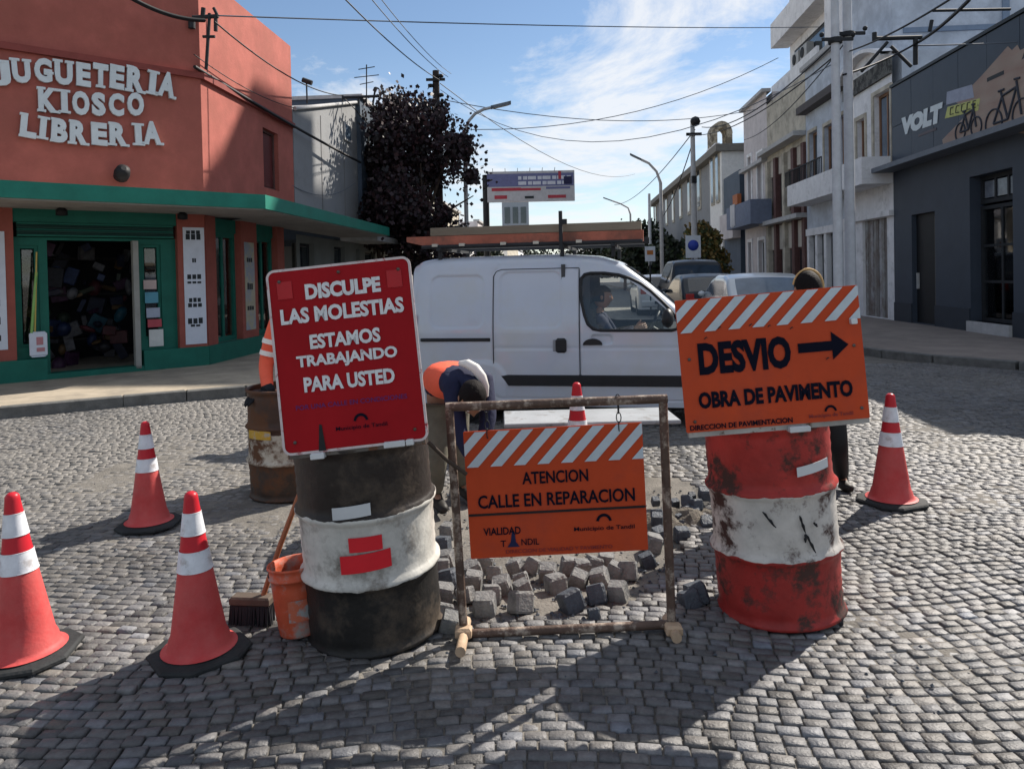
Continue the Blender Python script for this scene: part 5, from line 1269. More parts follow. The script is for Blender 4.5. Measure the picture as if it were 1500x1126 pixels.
# ---- parked cars
def car(name, px, Zr, Lc, Wd, Ht, kind, body, label, head=0):
    p = at(px, 400, Zr); t = thing(name, (p.x, p.y, 0), label, 'car', 'cars parked along the right kerb', rot=(0, 0, R(90) - A))
    hw_ = Wd / 2
    if kind == 'hatch':
        Hc = interp([(0, .62), (.03, .95), (.15, 1.05), (.5, Ht - .08), (.9, Ht), (1.7, Ht), (2.2, Ht - .1), (3.0, 1.0), (3.3, .93), (Lc - .2, .78), (Lc, .6)])
        rearw = lambda x, z: .14 < x < .50 and z > 1.0
        WINs = polysdf([(.55, 1.02), (.75, Ht - .14), (1.8, Ht - .12), (2.15, Ht - .18), (2.75, 1.0)])
    else:
        Hc = interp([(0, .7), (.04, 1.15), (.2, 1.22), (.42, Ht - .08), (.8, Ht), (2.2, Ht), (2.5, Ht - .08), (3.1, 1.2), (3.4, 1.12), (Lc - .2, 1.0), (Lc, .75)])
        rearw = lambda x, z: .12 < x < .40 and z > 1.2
        WINs = polysdf([(.5, 1.2), (.65, Ht - .14), (2.2, Ht - .14), (2.4, Ht - .2), (2.95, 1.2)])
    Wc = interp([(0, hw_ - .12), (.1, hw_ - .03), (.4, hw_), (Lc - .6, hw_), (Lc - .1, hw_ - .12), (Lc, hw_ - .28)])
    ax = [.78, Lc - .85]
    def cl(x, y, z, side):
        if side in 'LR':
            for a_ in ax:
                if math.hypot(x - a_, z - .31) < .37: return None
            if WINs(x, z) < 0: return 'window' + side
        if side == 'T' and abs(y) < hw_ - .22:
            if rearw(x, z): return 'rear_window'
            if 2.25 < x < 3.0 and z > .98: return 'windscreen'
        return 'body'
    res = vehicle_shell(Lc, Hc, Wc, .9, .2, .22, .035, .035, .10, cl, None, 10)
    for k, b in res.items(): b.obj(k.rstrip('LR'), body if k == 'body' else m_glassd if head == 0 else m_glassb, t)
    for a_ in ax:
        for s in (-1, 1): wheel(t, a_, s * (hw_ - .1), .31, .19, m_tyre, m_rim)
        B().lathe([(.36, -hw_ + .05), (.36, hw_ - .05)], 16, Matrix.Translation((a_, 0, .31)) @ Matrix.Rotation(R(90), 4, 'X')).obj('wheel_arch', m_dark, t)
    for s in (-1, 1): B().box(-.015, .1, s * (hw_ - .2) - .1, s * (hw_ - .2) + .1, .78, 1.0, None, .01).obj('tail_light', mat('tail_red', (.35, .02, .02), .2), t)
    B().box(-.06, .15, -hw_ + .12, hw_ - .12, .3, .55, None, .05).obj('rear_bumper', body, t)
    B().box(-.075, -.061, -.24, .24, .42, .52).obj('number_plate', m_dark, t)
    B().ball((2.75, -hw_ - .06, 1.02), (.06, .09, .07), 8).obj('wing_mirror', body, t); B().ball((2.75, hw_ + .06, 1.02), (.06, .09, .07), 8).obj('wing_mirror', body, t)
    return t
m_cdark = mat('car_dark_blue', (.012, .018, .026), .35, var=.05, bump=0, coat=.2); m_csil = mat('car_silver_white', (.5, .54, .57), .3, .1, var=.05, bump=0, coat=.8); m_cwh = mat('car_white', (.6, .6, .62), .3, var=.05, bump=0, coat=.6)
car('parked_car', 1129, 15.2, 3.9, 1.68, 1.47, 'hatch', m_csil, 'silver white hatchback, nearest of the cars parked behind the detour sign', 1)
car('parked_car', 1048, 18.6, 3.9, 1.66, 1.47, 'hatch', m_cdark, 'dark hatchback parked between the silver car and the tall dark car')
car('parked_suv', 1024, 23.5, 4.5, 1.8, 1.92, 'suv', m_cdark, 'tall dark off roader parked behind the dark hatchback')
car('moving_car', 968, 27, 3.9, 1.66, 1.45, 'hatch', m_cwh, 'white car far up the street, partly hidden by the van nose')
b = B()
# ================================================================== drums
def drum_mat(name, bands, rust=(.07, .04, .025), thr=.58, ts=5, soft=.02):
    return mat(name, bands=bands, rough=.48, var=.22, vs=7, bump=.45, bs=18, col2=rust, thr=thr, ts=ts, soft=soft, rough2=.85)
WHT = (.52, .51, .47)
def drum(name, x, y, lean, bm, dent, seed, label, r=.292, h=.88, dscale=1):
    t = thing(name, (x, y, 0), label, 'oil drum', rot=(R(lean[0]), R(lean[1]), R(lean[2])))
    prof = [(r - .03, .012), (r - .002, .0), (r + .008, .008), (r + .004, .02), (r - .004, .03)]
    def ring(zc): return [(r, zc - .03), (r + .004, zc - .02), (r + .016, zc - .006), (r + .016, zc + .006), (r + .004, zc + .02), (r, zc + .03)]
    zs = []
    for z0_, z1_ in ((.03, .27),): pass
    def fill(a, c, n): return [(r - (.003 if (i % 2) else 0), a + (c - a) * i / n) for i in range(1, n)]
    prof += fill(.03, .27, 9) + ring(.30) + fill(.33, .55, 9) + ring(.58) + fill(.61, .845, 10) + [(r - .002, .85), (r + .006, .858), (r + .008, .872), (r - .002, .88), (r - .012, .872), (r - .014, .85)]
    b = B().lathe(prof, 56, cap=False)
    for v in b.v:
        a = math.atan2(v.y, v.x); k = 1
        nz_ = noise.noise(Vector((math.cos(a) * 1.6 + seed, math.sin(a) * 1.6, v.z * 3.2))) + .5 * noise.noise(Vector((math.cos(a) * 4 + seed, math.sin(a) * 4, v.z * 8)))
        k = 1 + dent * nz_ * .1 * (1 if .03 < v.z < .85 else .3)
        v.x *= k; v.y *= k
    b.obj('body', bm, t)
    B().lathe([(.001, .842), (r - .012, .842), (r - .012, .85)], 40, cap=False).obj('lid', bm, t)
    B().lathe([(.0, .85), (.03, .85), (.03, .862), (.001, .862)], 12, Matrix.Translation((.12, .15, -.006))).obj('bung', m_iron, t)
    return t
def patch(t, ang0, ang1, z0, z1, m, name, r=.296, slant=0, label=None):
    b = B(); n = 12; vs = []; ed = []
    for i in range(n + 1):
        a = R(ang0 + (ang1 - ang0) * i / n); dz = slant * (i / n)
        for z in (z0 + dz, z1 + dz): vs.append((r * math.sin(a), -r * math.cos(a), z))
        for z in (z0 + dz, z1 + dz): ed.append(((r - .003) * math.sin(a), -(r - .003) * math.cos(a), z))
    b.add(vs, [(i * 2, i * 2 + 2, i * 2 + 3, i * 2 + 1) for i in range(n)], True)
    for q in (0, 1): b.add([vs[i * 2 + q] for i in range(n + 1)] + [ed[i * 2 + q] for i in range(n + 1)], [(i, i + 1, n + 2 + i, n + 1 + i) for i in range(n)])
    return b.obj(name, m, t, label=label)
K1 = (.018, .017, .016)
Zl = 3.34
d1p = at(549, 800, Zl)
m_d1 = drum_mat('drum_brown_white', [(0, K1), (.307, WHT), (.598, (.022, .017, .015))], rust=(.085, .065, .048), thr=.59, ts=5, soft=.10)
D1 = drum('oil_drum', d1p.x, Zl, (2, -3.2, 8), m_d1, .12, 2, 'dark brown oil drum with white band and red stickers under the apology sign')
m_refl_r = mat('red_reflective', (.62, .02, .03), .35, var=.08, bump=0); m_refl_s = mat('silver_reflective', (.55, .58, .60), .3, .1, var=.1, bump=0)
patch(D1, -22, 7, .595, .645, m_refl_s, 'reflective_strip', slant=.012, r=.312)
patch(D1, -12, 14, .455, .515, m_refl_r, 'reflective_strip', r=.300); patch(D1, -20, 20, .365, .44, m_refl_r, 'reflective_strip', r=.300, slant=.012)
Zr = 3.44
d2p = at(1142, 780, Zr)
RD = (.30, .026, .022)
m_d2 = drum_mat('drum_red_white', [(0, RD), (.315, (.50, .475, .44)), (.59, (.33, .03, .025))], rust=(.06, .03, .025), thr=.55, ts=6, soft=.05)
D2 = drum('oil_drum', d2p.x, Zr, (-1.5, -3.5, 0), m_d2, .26, 12, 'dented red oil drum with a dirty white band, under the orange detour sign', r=.277, h=.87)
patch(D2, 4, 36, .665, .705, m_refl_s, 'reflective_strip', slant=.02, r=.300)
b = B()
for (a0, z0_, a1, z1_) in ((4, .50, 8, .42), (8, .42, 7, .38), (8, .42, 16, .33), (-26, .52, -16, .45), (16, .46, 20, .44)):
    n = 5; b = B(); b.tube([((.289) * math.sin(R(a0 + (a1 - a0) * i / n)), -.289 * math.cos(R(a0 + (a1 - a0) * i / n)), z0_ + (z1_ - z0_) * i / n + .004 * (i % 2)) for i in range(n + 1)], [.002, .006, .004, .007, .004, .002], 5); b.obj('paint_crack', m_dark, D2)

d3 = gnd(431, 736); 
m_d3 = drum_mat('drum_rusty', [(0, (.045, .03, .022)), (.30, (.46, .42, .34)), (.55, (.06, .032, .022))], rust=(.11, .05, .025), thr=.50, ts=6, soft=.06)
D3 = drum('oil_drum', d3.x - .10, d3.y + .28, (0, -1, 30), m_d3, .3, 21, 'rusty brown oil drum with stained white and yellow band, standing behind on the left', r=.285); D3.scale = (1, 1, .89)
patch(D3, -82, -38, .50, .575, mat('yellow_paint', (.5, .30, .04), .7, col2=(.4, .35, .28), thr=.55, ts=10), 'yellow_smear', r=.292)

# ================================================================== sign boards
m_sred = mat('sign_dark_red', (.30, .006, .011), .5, spec=.12, var=.14, vs=2.5, bump=.05); m_sor = mat('sign_orange_red', (.47, .062, .020), .5, spec=.15, var=.12, vs=2.5, bump=.06, col2=(.38, .058, .028), thr=.62, ts=3, soft=.1)
m_swh = mat('sign_letter_white', (.62, .64, .66), .4, var=.12, vs=30, bump=0, col2=(.35, .25, .26), thr=.64, ts=25); m_sink = mat('sign_ink', (.006, .007, .016), .7, spec=.05, var=.1, bump=0)
m_frame_s = mat('frame_steel', (.12, .11, .10), .5, .5, var=.3, col2=(.12, .06, .035), thr=.55, ts=12); m_purple = mat('purple_ink', (.10, .015, .12), .5, bump=0)
m_stripe = mat('stripe_silver', (.46, .53, .58), .35, var=.1, vs=10, bump=0)
def rrpoly(w, h, r, n=6):
    P = []
    for cx_, cz_, a0 in ((w / 2 - r, h / 2 - r, 0), (-w / 2 + r, h / 2 - r, 90), (-w / 2 + r, -h / 2 + r, 180), (w / 2 - r, -h / 2 + r, 270)):
        for i in range(n + 1): a = R(a0 + 90 * i / n); P.append((cx_ + r * math.cos(a), cz_ + r * math.sin(a)))
    return P
def plate(root, w, h, r, m, th=.006, name='panel'):
    P = rrpoly(w, h, r); n = len(P)
    # slightly buckled sheet would be stiff here: flat sheet with thickness
    b = B(); b.add([(x, 0, z) for x, z in P] + [(x, th, z) for x, z in P], [tuple(range(n - 1, -1, -1)), tuple(range(n, 2 * n))] + [(k, (k + 1) % n, n + (k + 1) % n, n + k) for k in range(n)])
    return b.obj(name, m, root)
def ringborder(root, w, h, r, bw, m, y=-.003, name='border'):
    P = rrpoly(w, h, r); Q = rrpoly(w - 2 * bw, h - 2 * bw, max(r - bw, .004)); n = len(P)
    b = B(); b.add([(x, y, z) for x, z in P] + [(x, y, z) for x, z in Q] + [(x, .004, z) for x, z in P], [(k, (k + 1) % n, n + (k + 1) % n, n + k) for k in range(n)] + [(2 * n + k, 2 * n + (k + 1) % n, (k + 1) % n, k) for k in range(n)])
    return b.obj(name, m, root)
def text(root, txt, x, z, w, h, m, bold=.03, name='lettering', tilt=0, y=-.004):
    b = textmesh(txt, w, h, bold, 0); place(b, Matrix.Translation((x, y, z)) @ Matrix.Rotation(R(tilt), 4, 'Y')); return b.obj(name, m, root)
def arch(root, x, z, r, m, y=-.004):
    b = B(); n = 12; vs = []
    for i in range(n + 1):
        a = R(8 + 164 * i / n)
        for q in (r, r * .66): vs.append((x + q * math.cos(a), y, z + q * 1.1 * math.sin(a)))
    b.add(vs, [(2 * i, 2 * i + 1, 2 * i + 3, 2 * i + 2) for i in range(n)]); return b.obj('arch_logo', m, root)
def clampb(root, x, z, w=.07, m=None):
    b = B(); b.box(x - w / 2, x + w / 2, -.02, .03, z - .012, z + .012, None, .003); return b.obj('clamp', m or m_refl_s, root)
def signframe(TL, TR, BL, BR, Z, lean):
    a, c, d, e_ = [at(*p, Z) for p in (TL, TR, BL, BR)]
    ctr = (a + c + d + e_) / 4; ex = ((c - a) + (e_ - d)) / 2; ez = ((a - d) + (c - e_)) / 2
    return ctr, ex.length, ez.length / math.cos(lean), math.atan2(ex.z, ex.x), 
# -- red apology sign
ctr, w, h, ta = signframe((388, 397), (598, 379), (421, 664), (626, 641), 3.02, R(4))
S1 = thing('apology_sign', ctr, 'dark red sign with rounded white border reading DISCULPE LAS MOLESTIAS, on the brown drum', 'sign', rot=(R(-3), -ta - R(.6), R(1)))
print('sign1', w, h, math.degrees(ta))
plate(S1, w, h, .03, m_sred); ringborder(S1, w + .012, h + .012, .035, .010, mat('border_white', (.55, .48, .48), .4, var=.15, vs=20, bump=0, col2=(.3, .05, .06), thr=.6, ts=14))
for s in (-1, 1):
    b = B(); b.box(s * (w / 2 - .065) - .03, s * (w / 2 - .065) + .03, -.0035, -.0025, h / 2 - .115, h / 2 - .045); b.obj('red_reflector', mat('bright_red_patch', (.38, .006, .012), .3, bump=0), S1)
rows_ = [('DISCULPE', .02, .37, .30, .062, .05), ('LAS MOLESTIAS', .0, .245, .49, .062, .04), ('ESTAMOS', .0, .095, .28, .058, .04), ('TRABAJANDO', .0, -.015, .40, .058, .04), ('PARA USTED', .0, -.135, .36, .060, .04)]
for tx, x_, fz, ww, hh_, bo in rows_: text(S1, tx, x_ * w, fz * h, ww / .565 * w, hh_ / .72 * h, m_swh, bo)
text(S1, 'POR UNA CALLE EN CONDICIONES', 0, -.255 * h, .78 * w, .026 * h, m_purple, .01)
arch(S1, .03, -.365 * h, .030, m_sink); text(S1, 'Municipio de Tandil', .03, -.395 * h, .36 * w, .028 * h, m_sink, .01)
b = B(); b.add([(-.15, -.004, -h * .5), (-.12, -.004, -h * .5), (-.128, -.004, -h * .36), (-.138, -.004, -h * .355)], [(0, 1, 2, 3)]); b.obj('black_mark', m_dark, S1)
b = B(); b.box(-w / 2 + .01, w / 2 - .01, .007, .032, -h / 2 - .022, -h / 2 + .008); b.box(-w / 2 + .03, -w / 2 + .055, .007, .03, -h / 2 + .01, h / 2 - .02); b.box(w / 2 - .055, w / 2 - .03, .007, .03, -h / 2 + .01, h / 2 - .02); b.obj('frame', m_frame_s, S1)
clampb(S1, -.155, -h / 2 - .018, .055); clampb(S1, .155, -h / 2 - .005, .085); clampb(S1, w / 2 - .07, -h / 2 - .004, .03)
for x_ in (-.14, .12):
    b = B(); b.box(x_ - .015, x_ + .015, .034, .06, -h / 2 - .025, -h / 2 + .12); b.obj('leg', m_frame_s, S1)
for x_, z_ in ((-.42, .44), (.42, .44), (-.42, -.44), (.42, -.44), (0, .46)): B().lathe([(.007, 0), (.007, .003), (.001, .005)], 8, Matrix.Translation((x_ * w, -.003, z_ * h)) @ Matrix.Rotation(R(90), 4, 'X')).obj('bolt', m_frame_s, S1)
# -- orange detour sign
def stripes(root, w, h, zt, zb_, n, m, y=-.004, x_off=.0, wf=.5, run=.12):
    pit = (w + run) / n
    for i in range(-1, n + 1):
        x0 = -w / 2 + i * pit + x_off; P = [(x0 - run, zb_), (x0 - run + pit * wf, zb_), (x0 + pit * wf, zt), (x0, zt)]
        # clip to board
        def clip(P, xs, keep):
            out = []
            for k in range(len(P)):
                a, c = P[k], P[(k + 1) % len(P)]; ia, ic = keep(a[0]), keep(c[0])
                if ia: out.append(a)
                if ia != ic: t_ = (xs - a[0]) / (c[0] - a[0]); out.append((xs, a[1] + (c[1] - a[1]) * t_))
            return out
        P = clip(P, -w / 2 + .001, lambda v: v >= -w / 2 + .001)
        if len(P) > 2: P = clip(P, w / 2 - .001, lambda v: v <= w / 2 - .001)
        if len(P) < 3: continue
        b = B(); b.add([(x, y, z) for x, z in P], [tuple(range(len(P)))]); b.obj('stripe', m, root)
ctr, w, h, ta = signframe((992, 441), (1259, 417), (1003, 634), (1269, 611), 3.12, R(3))
print('sign2', w, h, math.degrees(ta))
S2 = thing('detour_sign', ctr, 'orange sign with silver stripes, black arrow and DESVIO OBRA DE PAVIMENTO', 'sign', rot=(R(-2), -ta, R(-1)))
plate(S2, w, h, .006, m_sor)
stripes(S2, w, h, h / 2 - .003, h / 2 - .25 * h, 9, m_stripe, wf=.47, run=.14, x_off=.05)
text(S2, 'DESVIO', -.148 * w, .045 * h, .505 * w, .245 * h, m_sink, .05); 
b = B(); x0, x1, zc = .145 * w, .42 * w, .063 * h; sh = .036 * h; hd = .105 * h
b.add([(x0, -.004, zc - sh), (x1 - .075 * w * 1.2, -.004, zc - sh), (x1 - .075 * w * 1.2, -.004, zc - hd), (x1, -.004, zc), (x1 - .075 * w * 1.2, -.004, zc + hd), (x1 - .075 * w * 1.2, -.004, zc + sh), (x0, -.004, zc + sh)], [(0, 1, 2, 3, 4, 5, 6)]); b.obj('arrow', m_sink, S2)
text(S2, 'OBRA DE PAVIMENTO', .0, -.265 * h, .84 * w, .125 * h, m_sink, .045)
arch(S2, .29 * w, -.43 * h, .026, m_sink); text(S2, 'Municipio de Tandil', .29 * w, -.455 * h, .24 * w, .035 * h, mat('faint_ink', (.22, .03, .03), .5, bump=0), .02); text(S2, 'DIRECCION DE PAVIMENTACION', -.2 * w, -.465 * h, .56 * w, .04 * h, m_sink, .03)
b = B()
for (x_, z_) in ((-.27, .27), (-.10, .27), (.0, .25), (.12, .22), (.3, -.03), (-.35, .20)): b.add([(x_ * w + .008 * math.cos(a_), -.0055, z_ * h + .006 * math.sin(a_ * 1.3)) for a_ in range(6)], [(5, 4, 3, 2, 1, 0)])
b.obj('scuff_marks', m_dark, S2)
b = B(); b.box(-w / 2 + .01, w / 2, .007, .034, -h / 2 - .022, -h / 2 + .004); b.box(-w / 2 + .02, -w / 2 + .045, .007, .03, -h / 2 + .006, h / 2 - .02); b.box(w / 2 - .045, w / 2 - .02, .007, .03, -h / 2 + .006, h / 2 - .02); b.obj('frame', mat('pale_steel', (.34, .33, .31), .5, .3, var=.3, col2=(.1, .06, .04), thr=.6, ts=14), S2)
clampb(S2, .11 * w, -h / 2 - .02, .085); clampb(S2, .455 * w, .29 * h * .8, .025)
for x_ in (-.12, .16):
    b = B(); b.box(x_ - .015, x_ + .015, .036, .06, -h / 2 - .025, -h / 2 + .1); b.obj('leg', m_frame_s, S2)

for x_, z_ in ((-.45, .05), (.45, .05), (-.45, -.42), (.46, -.42)): B().lathe([(.007, 0), (.007, .003), (.001, .005)], 8, Matrix.Translation((x_ * w, -.001, z_ * h)) @ Matrix.Rotation(R(90), 4, 'X')).obj('bolt', m_frame_s, S2)
# -- gate-like barrier and hanging board
gA, gB = gnd(668, 937), gnd(985, 921)
GZ = (gA.y + gB.y) / 2
gt = thing('barrier_frame', ((gA.x + gB.x) / 2, GZ, 0), 'rusty brown tubular steel barrier frame standing between the two drums', 'barrier', rot=(R(-1.5), R(0), R(-1)))
gi = wmx(gt).inverted(); K = lambda px, py: (lambda p: gi @ p)(at(px, py, GZ))
m_gate = mat('rusty_tube', (.10, .065, .05), .6, .2, var=.3, vs=10, bump=.4, col2=(.33, .27, .22), thr=.56, ts=14, soft=.05)
tl, tr_, bl, br = K(658, 596), K(971, 584), K(680, 928), K(984, 914)
B().tube([tl + Vector((-.015, 0, 0)), tr_ + Vector((.018, 0, 0))], .0195, 12).obj('rail', m_gate, gt)
B().tube([bl, br], .019, 12).obj('rail', m_gate, gt)
B().tube([tl, bl + Vector((0, 0, -.02))], .0185, 12).obj('post', m_gate, gt); B().tube([tr_, br + Vector((0, 0, -.02))], .019, 12).obj('post', m_gate, gt)
m_foot = mat('pale_rusty_foot', (.42, .30, .20), .7, var=.3, vs=8, bump=.3)
for p_, s in ((bl, -1), (br, 1)):
    b = B(); b.tube([Vector((p_.x + .0 * s, .12, .012)), Vector((p_.x, -.20 if s < 0 else -.10, .024))], .022, 10); b.cbox((p_.x, -.03, .03), (.07, .06, .045), None, .01); b.obj('foot', m_foot, gt)
c4 = [K(*p) for p in ((681, 633), (943, 618), (686, 822), (948, 808))]
cc = sum(c4, Vector()) / 4; w = ((c4[1] - c4[0]).length + (c4[3] - c4[2]).length) / 2; h = ((c4[0] - c4[2]).length + (c4[1] - c4[3]).length) / 2; e1 = c4[1] - c4[0]; ta = math.atan2(e1.z, e1.x)
print('sign3', w, h, math.degrees(ta))
S3 = thing('repair_sign', gt.matrix_basis @ Vector((cc.x, .0, cc.z)), 'orange board with silver stripes reading ATENCION CALLE EN REPARACION, hanging in the barrier frame', 'sign', rot=(R(2), -ta, R(-1)))
plate(S3, w, h, .006, m_sor, .004)
stripes(S3, w, h, h / 2 - .003, h / 2 - .28 * h, 9, m_stripe, wf=.49, run=.145, x_off=.05)
text(S3, 'ATENCION', .0, .115 * h, .37 * w, .098 * h, m_sink, .02); text(S3, 'CALLE EN REPARACION', .0, -.055 * h, .88 * w, .105 * h, m_sink, .02)
b = B(); b.box(-w / 2 + .003, w / 2 - .003, -.006, -.001, -.163 * h, -.147 * h); b.obj('divider', m_dark, S3)
text(S3, 'VIALIDAD', -.315 * w, -.29 * h, .21 * w, .06 * h, m_sink, .02); text(S3, 'T', -.312 * w, -.39 * h, None, .05 * h, m_sink, .01)
b = B(); b.add([(-.29 * w, -.004, -.42 * h), (-.22 * w, -.004, -.42 * h), (-.24 * w, -.004, -.38 * h), (-.245 * w, -.004, -.30 * h), (-.26 * w, -.004, -.30 * h), (-.27 * w, -.004, -.38 * h)], [(0, 1, 2, 3, 4, 5)]); b.obj('triangle_logo', mat('logo_blue', (.01, .015, .06), .5, bump=0), S3)
text(S3, 'NDIL', -.16 * w, -.385 * h, .10 * w, .05 * h, m_sink, .01)
arch(S3, .26 * w, -.26 * h, .034, m_sink); text(S3, 'Municipio de Tandil', .26 * w, -.31 * h, .34 * w, .042 * h, m_sink, .015); text(S3, 'DIRECCION DE VIALIDAD Y PAVIMENTO', .0, -.455 * h, .6 * w, .03 * h, mat('faint_ink', (.22, .03, .03), .5), .015)
hook_t = gt.matrix_basis
for px, py in ((905, 600), (712, 622)):
    o_ = S3.matrix_basis.inverted() @ (hook_t @ K(px, py - (14 if px > 800 else 22))); zt_ = h / 2
    b = B(); z0_ = zt_ - .035; z1_ = o_.z + .02; n = 4
    for i in range(n):
        za = z0_ + (z1_ - z0_) * i / n; zb2 = z0_ + (z1_ - z0_) * (i + 1) / n + .006; xm = o_.x
        b.tube([(xm + .010 * math.cos(a_ * math.pi / 5) * (1 if i % 2 else .3), .008 * math.cos(a_ * math.pi / 5) * (0 if i % 2 else 1), (za + zb2) / 2 + (zb2 - za) / 2 * math.sin(a_ * math.pi / 5)) for a_ in range(11)], .0025, 5)
    b.obj('chain', m_iron, S3)
# rope/cord between apology sign and the barrier
c_ = at(628, 648, 3.1); e_ = at(683, 694, 3.2)
tag(B().tube([c_, c_.lerp(e_, .5) + Vector((0, 0, -.01)), e_], .009, 6).obj('cord', mat('dark_cord', (.06, .045, .035), .9)), 'short dark cord between the red sign and the barrier frame', 'cord')

# ================================================================== cones
m_cone = mat('cone_red', (.50, .052, .052), .6, var=.16, vs=5, bump=.15, col2=(.50, .11, .10), thr=.58, ts=7, soft=.2); m_conew = mat('cone_reflective', (.66, .68, .72), .4, var=.14, vs=16, bump=.1, col2=(.42, .40, .40), thr=.62, ts=14, soft=.06); m_conet = mat('cone_top_red', (.46, .014, .025), .4, bump=0); m_coneb = mat('cone_rubber', (.025, .027, .028), .8, var=.3, vs=8, bump=.3)
def cone_build(label):
    t = thing('traffic_cone', (0, 0, 0), label, 'traffic cone', 'traffic cones around the roadworks')
    H = .685
    def rad(f): return .026 + .096 * f ** 1.08      # f: 0 top .. 1 bottom
    def zz(f): return .035 + (H - .035) * (1 - f)
    def seg(f0, f1, m, name, off=0, cap=False):
        P = [(rad(f1 - (f1 - f0) * i / 6) + off, zz(f1 - (f1 - f0) * i / 6)) for i in range(7)]
        if cap: P += [(rad(f0) * .8 + off, zz(f0) + .008), (rad(f0) * .5, zz(f0) + .014), (.001, zz(f0) + .015)]
        B().lathe(P, 32, cap=False).obj(name, m, t)
    P = [(.155, .034), (.146, .037), (.134, .043), (.127, .055), (.121, .08), (rad(.90), zz(.90))]
    b = B().lathe(P + [(rad(.9 - .42 * i / 5), zz(.9 - .42 * i / 5)) for i in range(1, 6)], 32, cap=False); b.obj('body', m_cone, t)
    seg(.355, .482, m_conew, 'reflective_collar', .003); seg(.245, .358, m_conet, 'red_band'); seg(.11, .248, m_conew, 'reflective_collar', .003); seg(0, .113, m_conet, 'top_cap', .001, True)
    for f in (.482, .355, .248, .11):
        B().lathe([(rad(f) + .004, zz(f) - .002), (rad(f) + .0045, zz(f)), (rad(f) + .003, zz(f) + .002)], 32, cap=False).obj('collar_edge', m_conew, t)
    n = 8; Q = [(.19, -.10), (.19, .10), (.10, .19), (-.10, .19), (-.19, .10), (-.19, -.10), (-.10, -.19), (.10, -.19)]
    b = B(); lv = [(.97, 0), (1.0, .005), (1.0, .016), (.95, .024), (.6, .034)]
    b.add([(x * s, y * s, z) for s, z in lv for x, y in Q], [(i * n + k, i * n + (k + 1) % n, (i + 1) * n + (k + 1) % n, (i + 1) * n + k) for i in range(4) for k in range(n)] + [tuple(range(n - 1, -1, -1)), tuple(range(4 * n, 5 * n))]); b.obj('base', m_coneb, t)
    return t
cone0 = cone_build('red and white traffic cone cut by the left edge, nearest on that side')
cones = [((40, 962), 0, -3.2, 10, .99, None), ((293, 957), 0, -1.6, 40, .975, 'red and white traffic cone between the left edge cone and the orange bucket'), ((219, 769), 0, -.8, 5, .95, 'red and white traffic cone standing farther back on the left, left of the rusty drum'),
         ((1306, 736), 0, 0, 20, 1.03, 'red and white traffic cone to the right of the detour sign'), ((848, 716), 0, -.2, 30, 1.10, 'red and white traffic cone behind the barrier frame beside the van door')]
for i, (p, rx, ry, rz_, s, lb) in enumerate(cones):
    o = cone0 if i == 0 else copy_tree(cone0)
    g = gnd(*p); o.location = (g.x, g.y, .002); o.rotation_euler = (R(rx), R(ry), R(rz_)); o.scale = (s, s, s)
    if lb: o['label'] = lb

# ================================================================== bucket, broom
bp = gnd(434, 934); 
bk = thing('bucket', (bp.x, bp.y + .06, 0), 'dented orange plastic bucket smeared with cement beside the brown drum', 'bucket', rot=(R(-2), R(-4), 0)); bk.scale = (.93, .93, .90)
m_bk = mat('orange_bucket', (.55, .10, .045), .55, var=.2, vs=7, bump=.3, bs=20, col2=(.34, .28, .25), thr=.56, ts=7, soft=.07)
b = B().lathe([(.001, .006), (.092, .004), (.096, .012), (.103, .10), (.112, .24), (.115, .275), (.124, .278), (.124, .286), (.117, .289), (.119, .325), (.126, .330), (.124, .340), (.117, .338), (.112, .30), (.095, .02)], 36, cap=False)
for v in b.v: v.x *= 1 + .06 * noise.noise(v * 6)
b.obj('body', m_bk, bk)
b = B(); b.tube([(.125 * math.cos(R(a_)), -.03 + .10 * math.sin(R(a_)) * -1 if 0 else .10 * math.sin(R(a_)), .30 + .03 * math.sin(R(a_))) for a_ in range(180, 361, 15)], .003, 5); b.obj('handle', m_iron, bk)
patch(bk, -5, 45, .09, .19, mat('cement_smear', (.30, .30, .29), .9, col2=(.5, .13, .07), thr=.5, ts=12), 'cement_smear', r=.115)
hp0 = gnd(373, 912)
br_ = thing('push_broom', (hp0.x, hp0.y, 0), 'push broom with dark block head leaning against the brown drum', 'broom')
b = B(); b.box(-.105, .085, -.03, .04, .085, .125, Matrix.Rotation(R(-7), 4, 'Z'), .008); b.obj('block', mat('broom_block', (.09, .07, .055), .8, var=.3), br_)
b = B(); rr = random.Random(4)
for i in range(26):
    for j in range(5):
        x_ = -.10 + .18 * i / 25; y_ = -.025 + .055 * j / 4; d_ = rr.uniform(-.006, .006)
        M_ = Matrix.Rotation(R(-7), 3, 'Z'); b.tube([M_ @ Vector((x_, y_, .087)), M_ @ Vector((x_ * 1.04 + d_, y_ * 1.1 + d_, .002))], .0042, 4)
b.obj('bristles', mat('bristle', (.025, .025, .03), .9), br_, kind='stuff')
s_ = at(384, 868, hp0.y) - hp0; e_ = at(437, 728, hp0.y + .10) - hp0
b = B(); b.tube([s_ + Vector((0, .01, -.02)), s_ * .5 + e_ * .5, e_ * 1.12 - s_ * .12], .0125, 8); b.obj('handle', mat('broom_handle', (.30, .11, .05), .6, var=.2), br_)

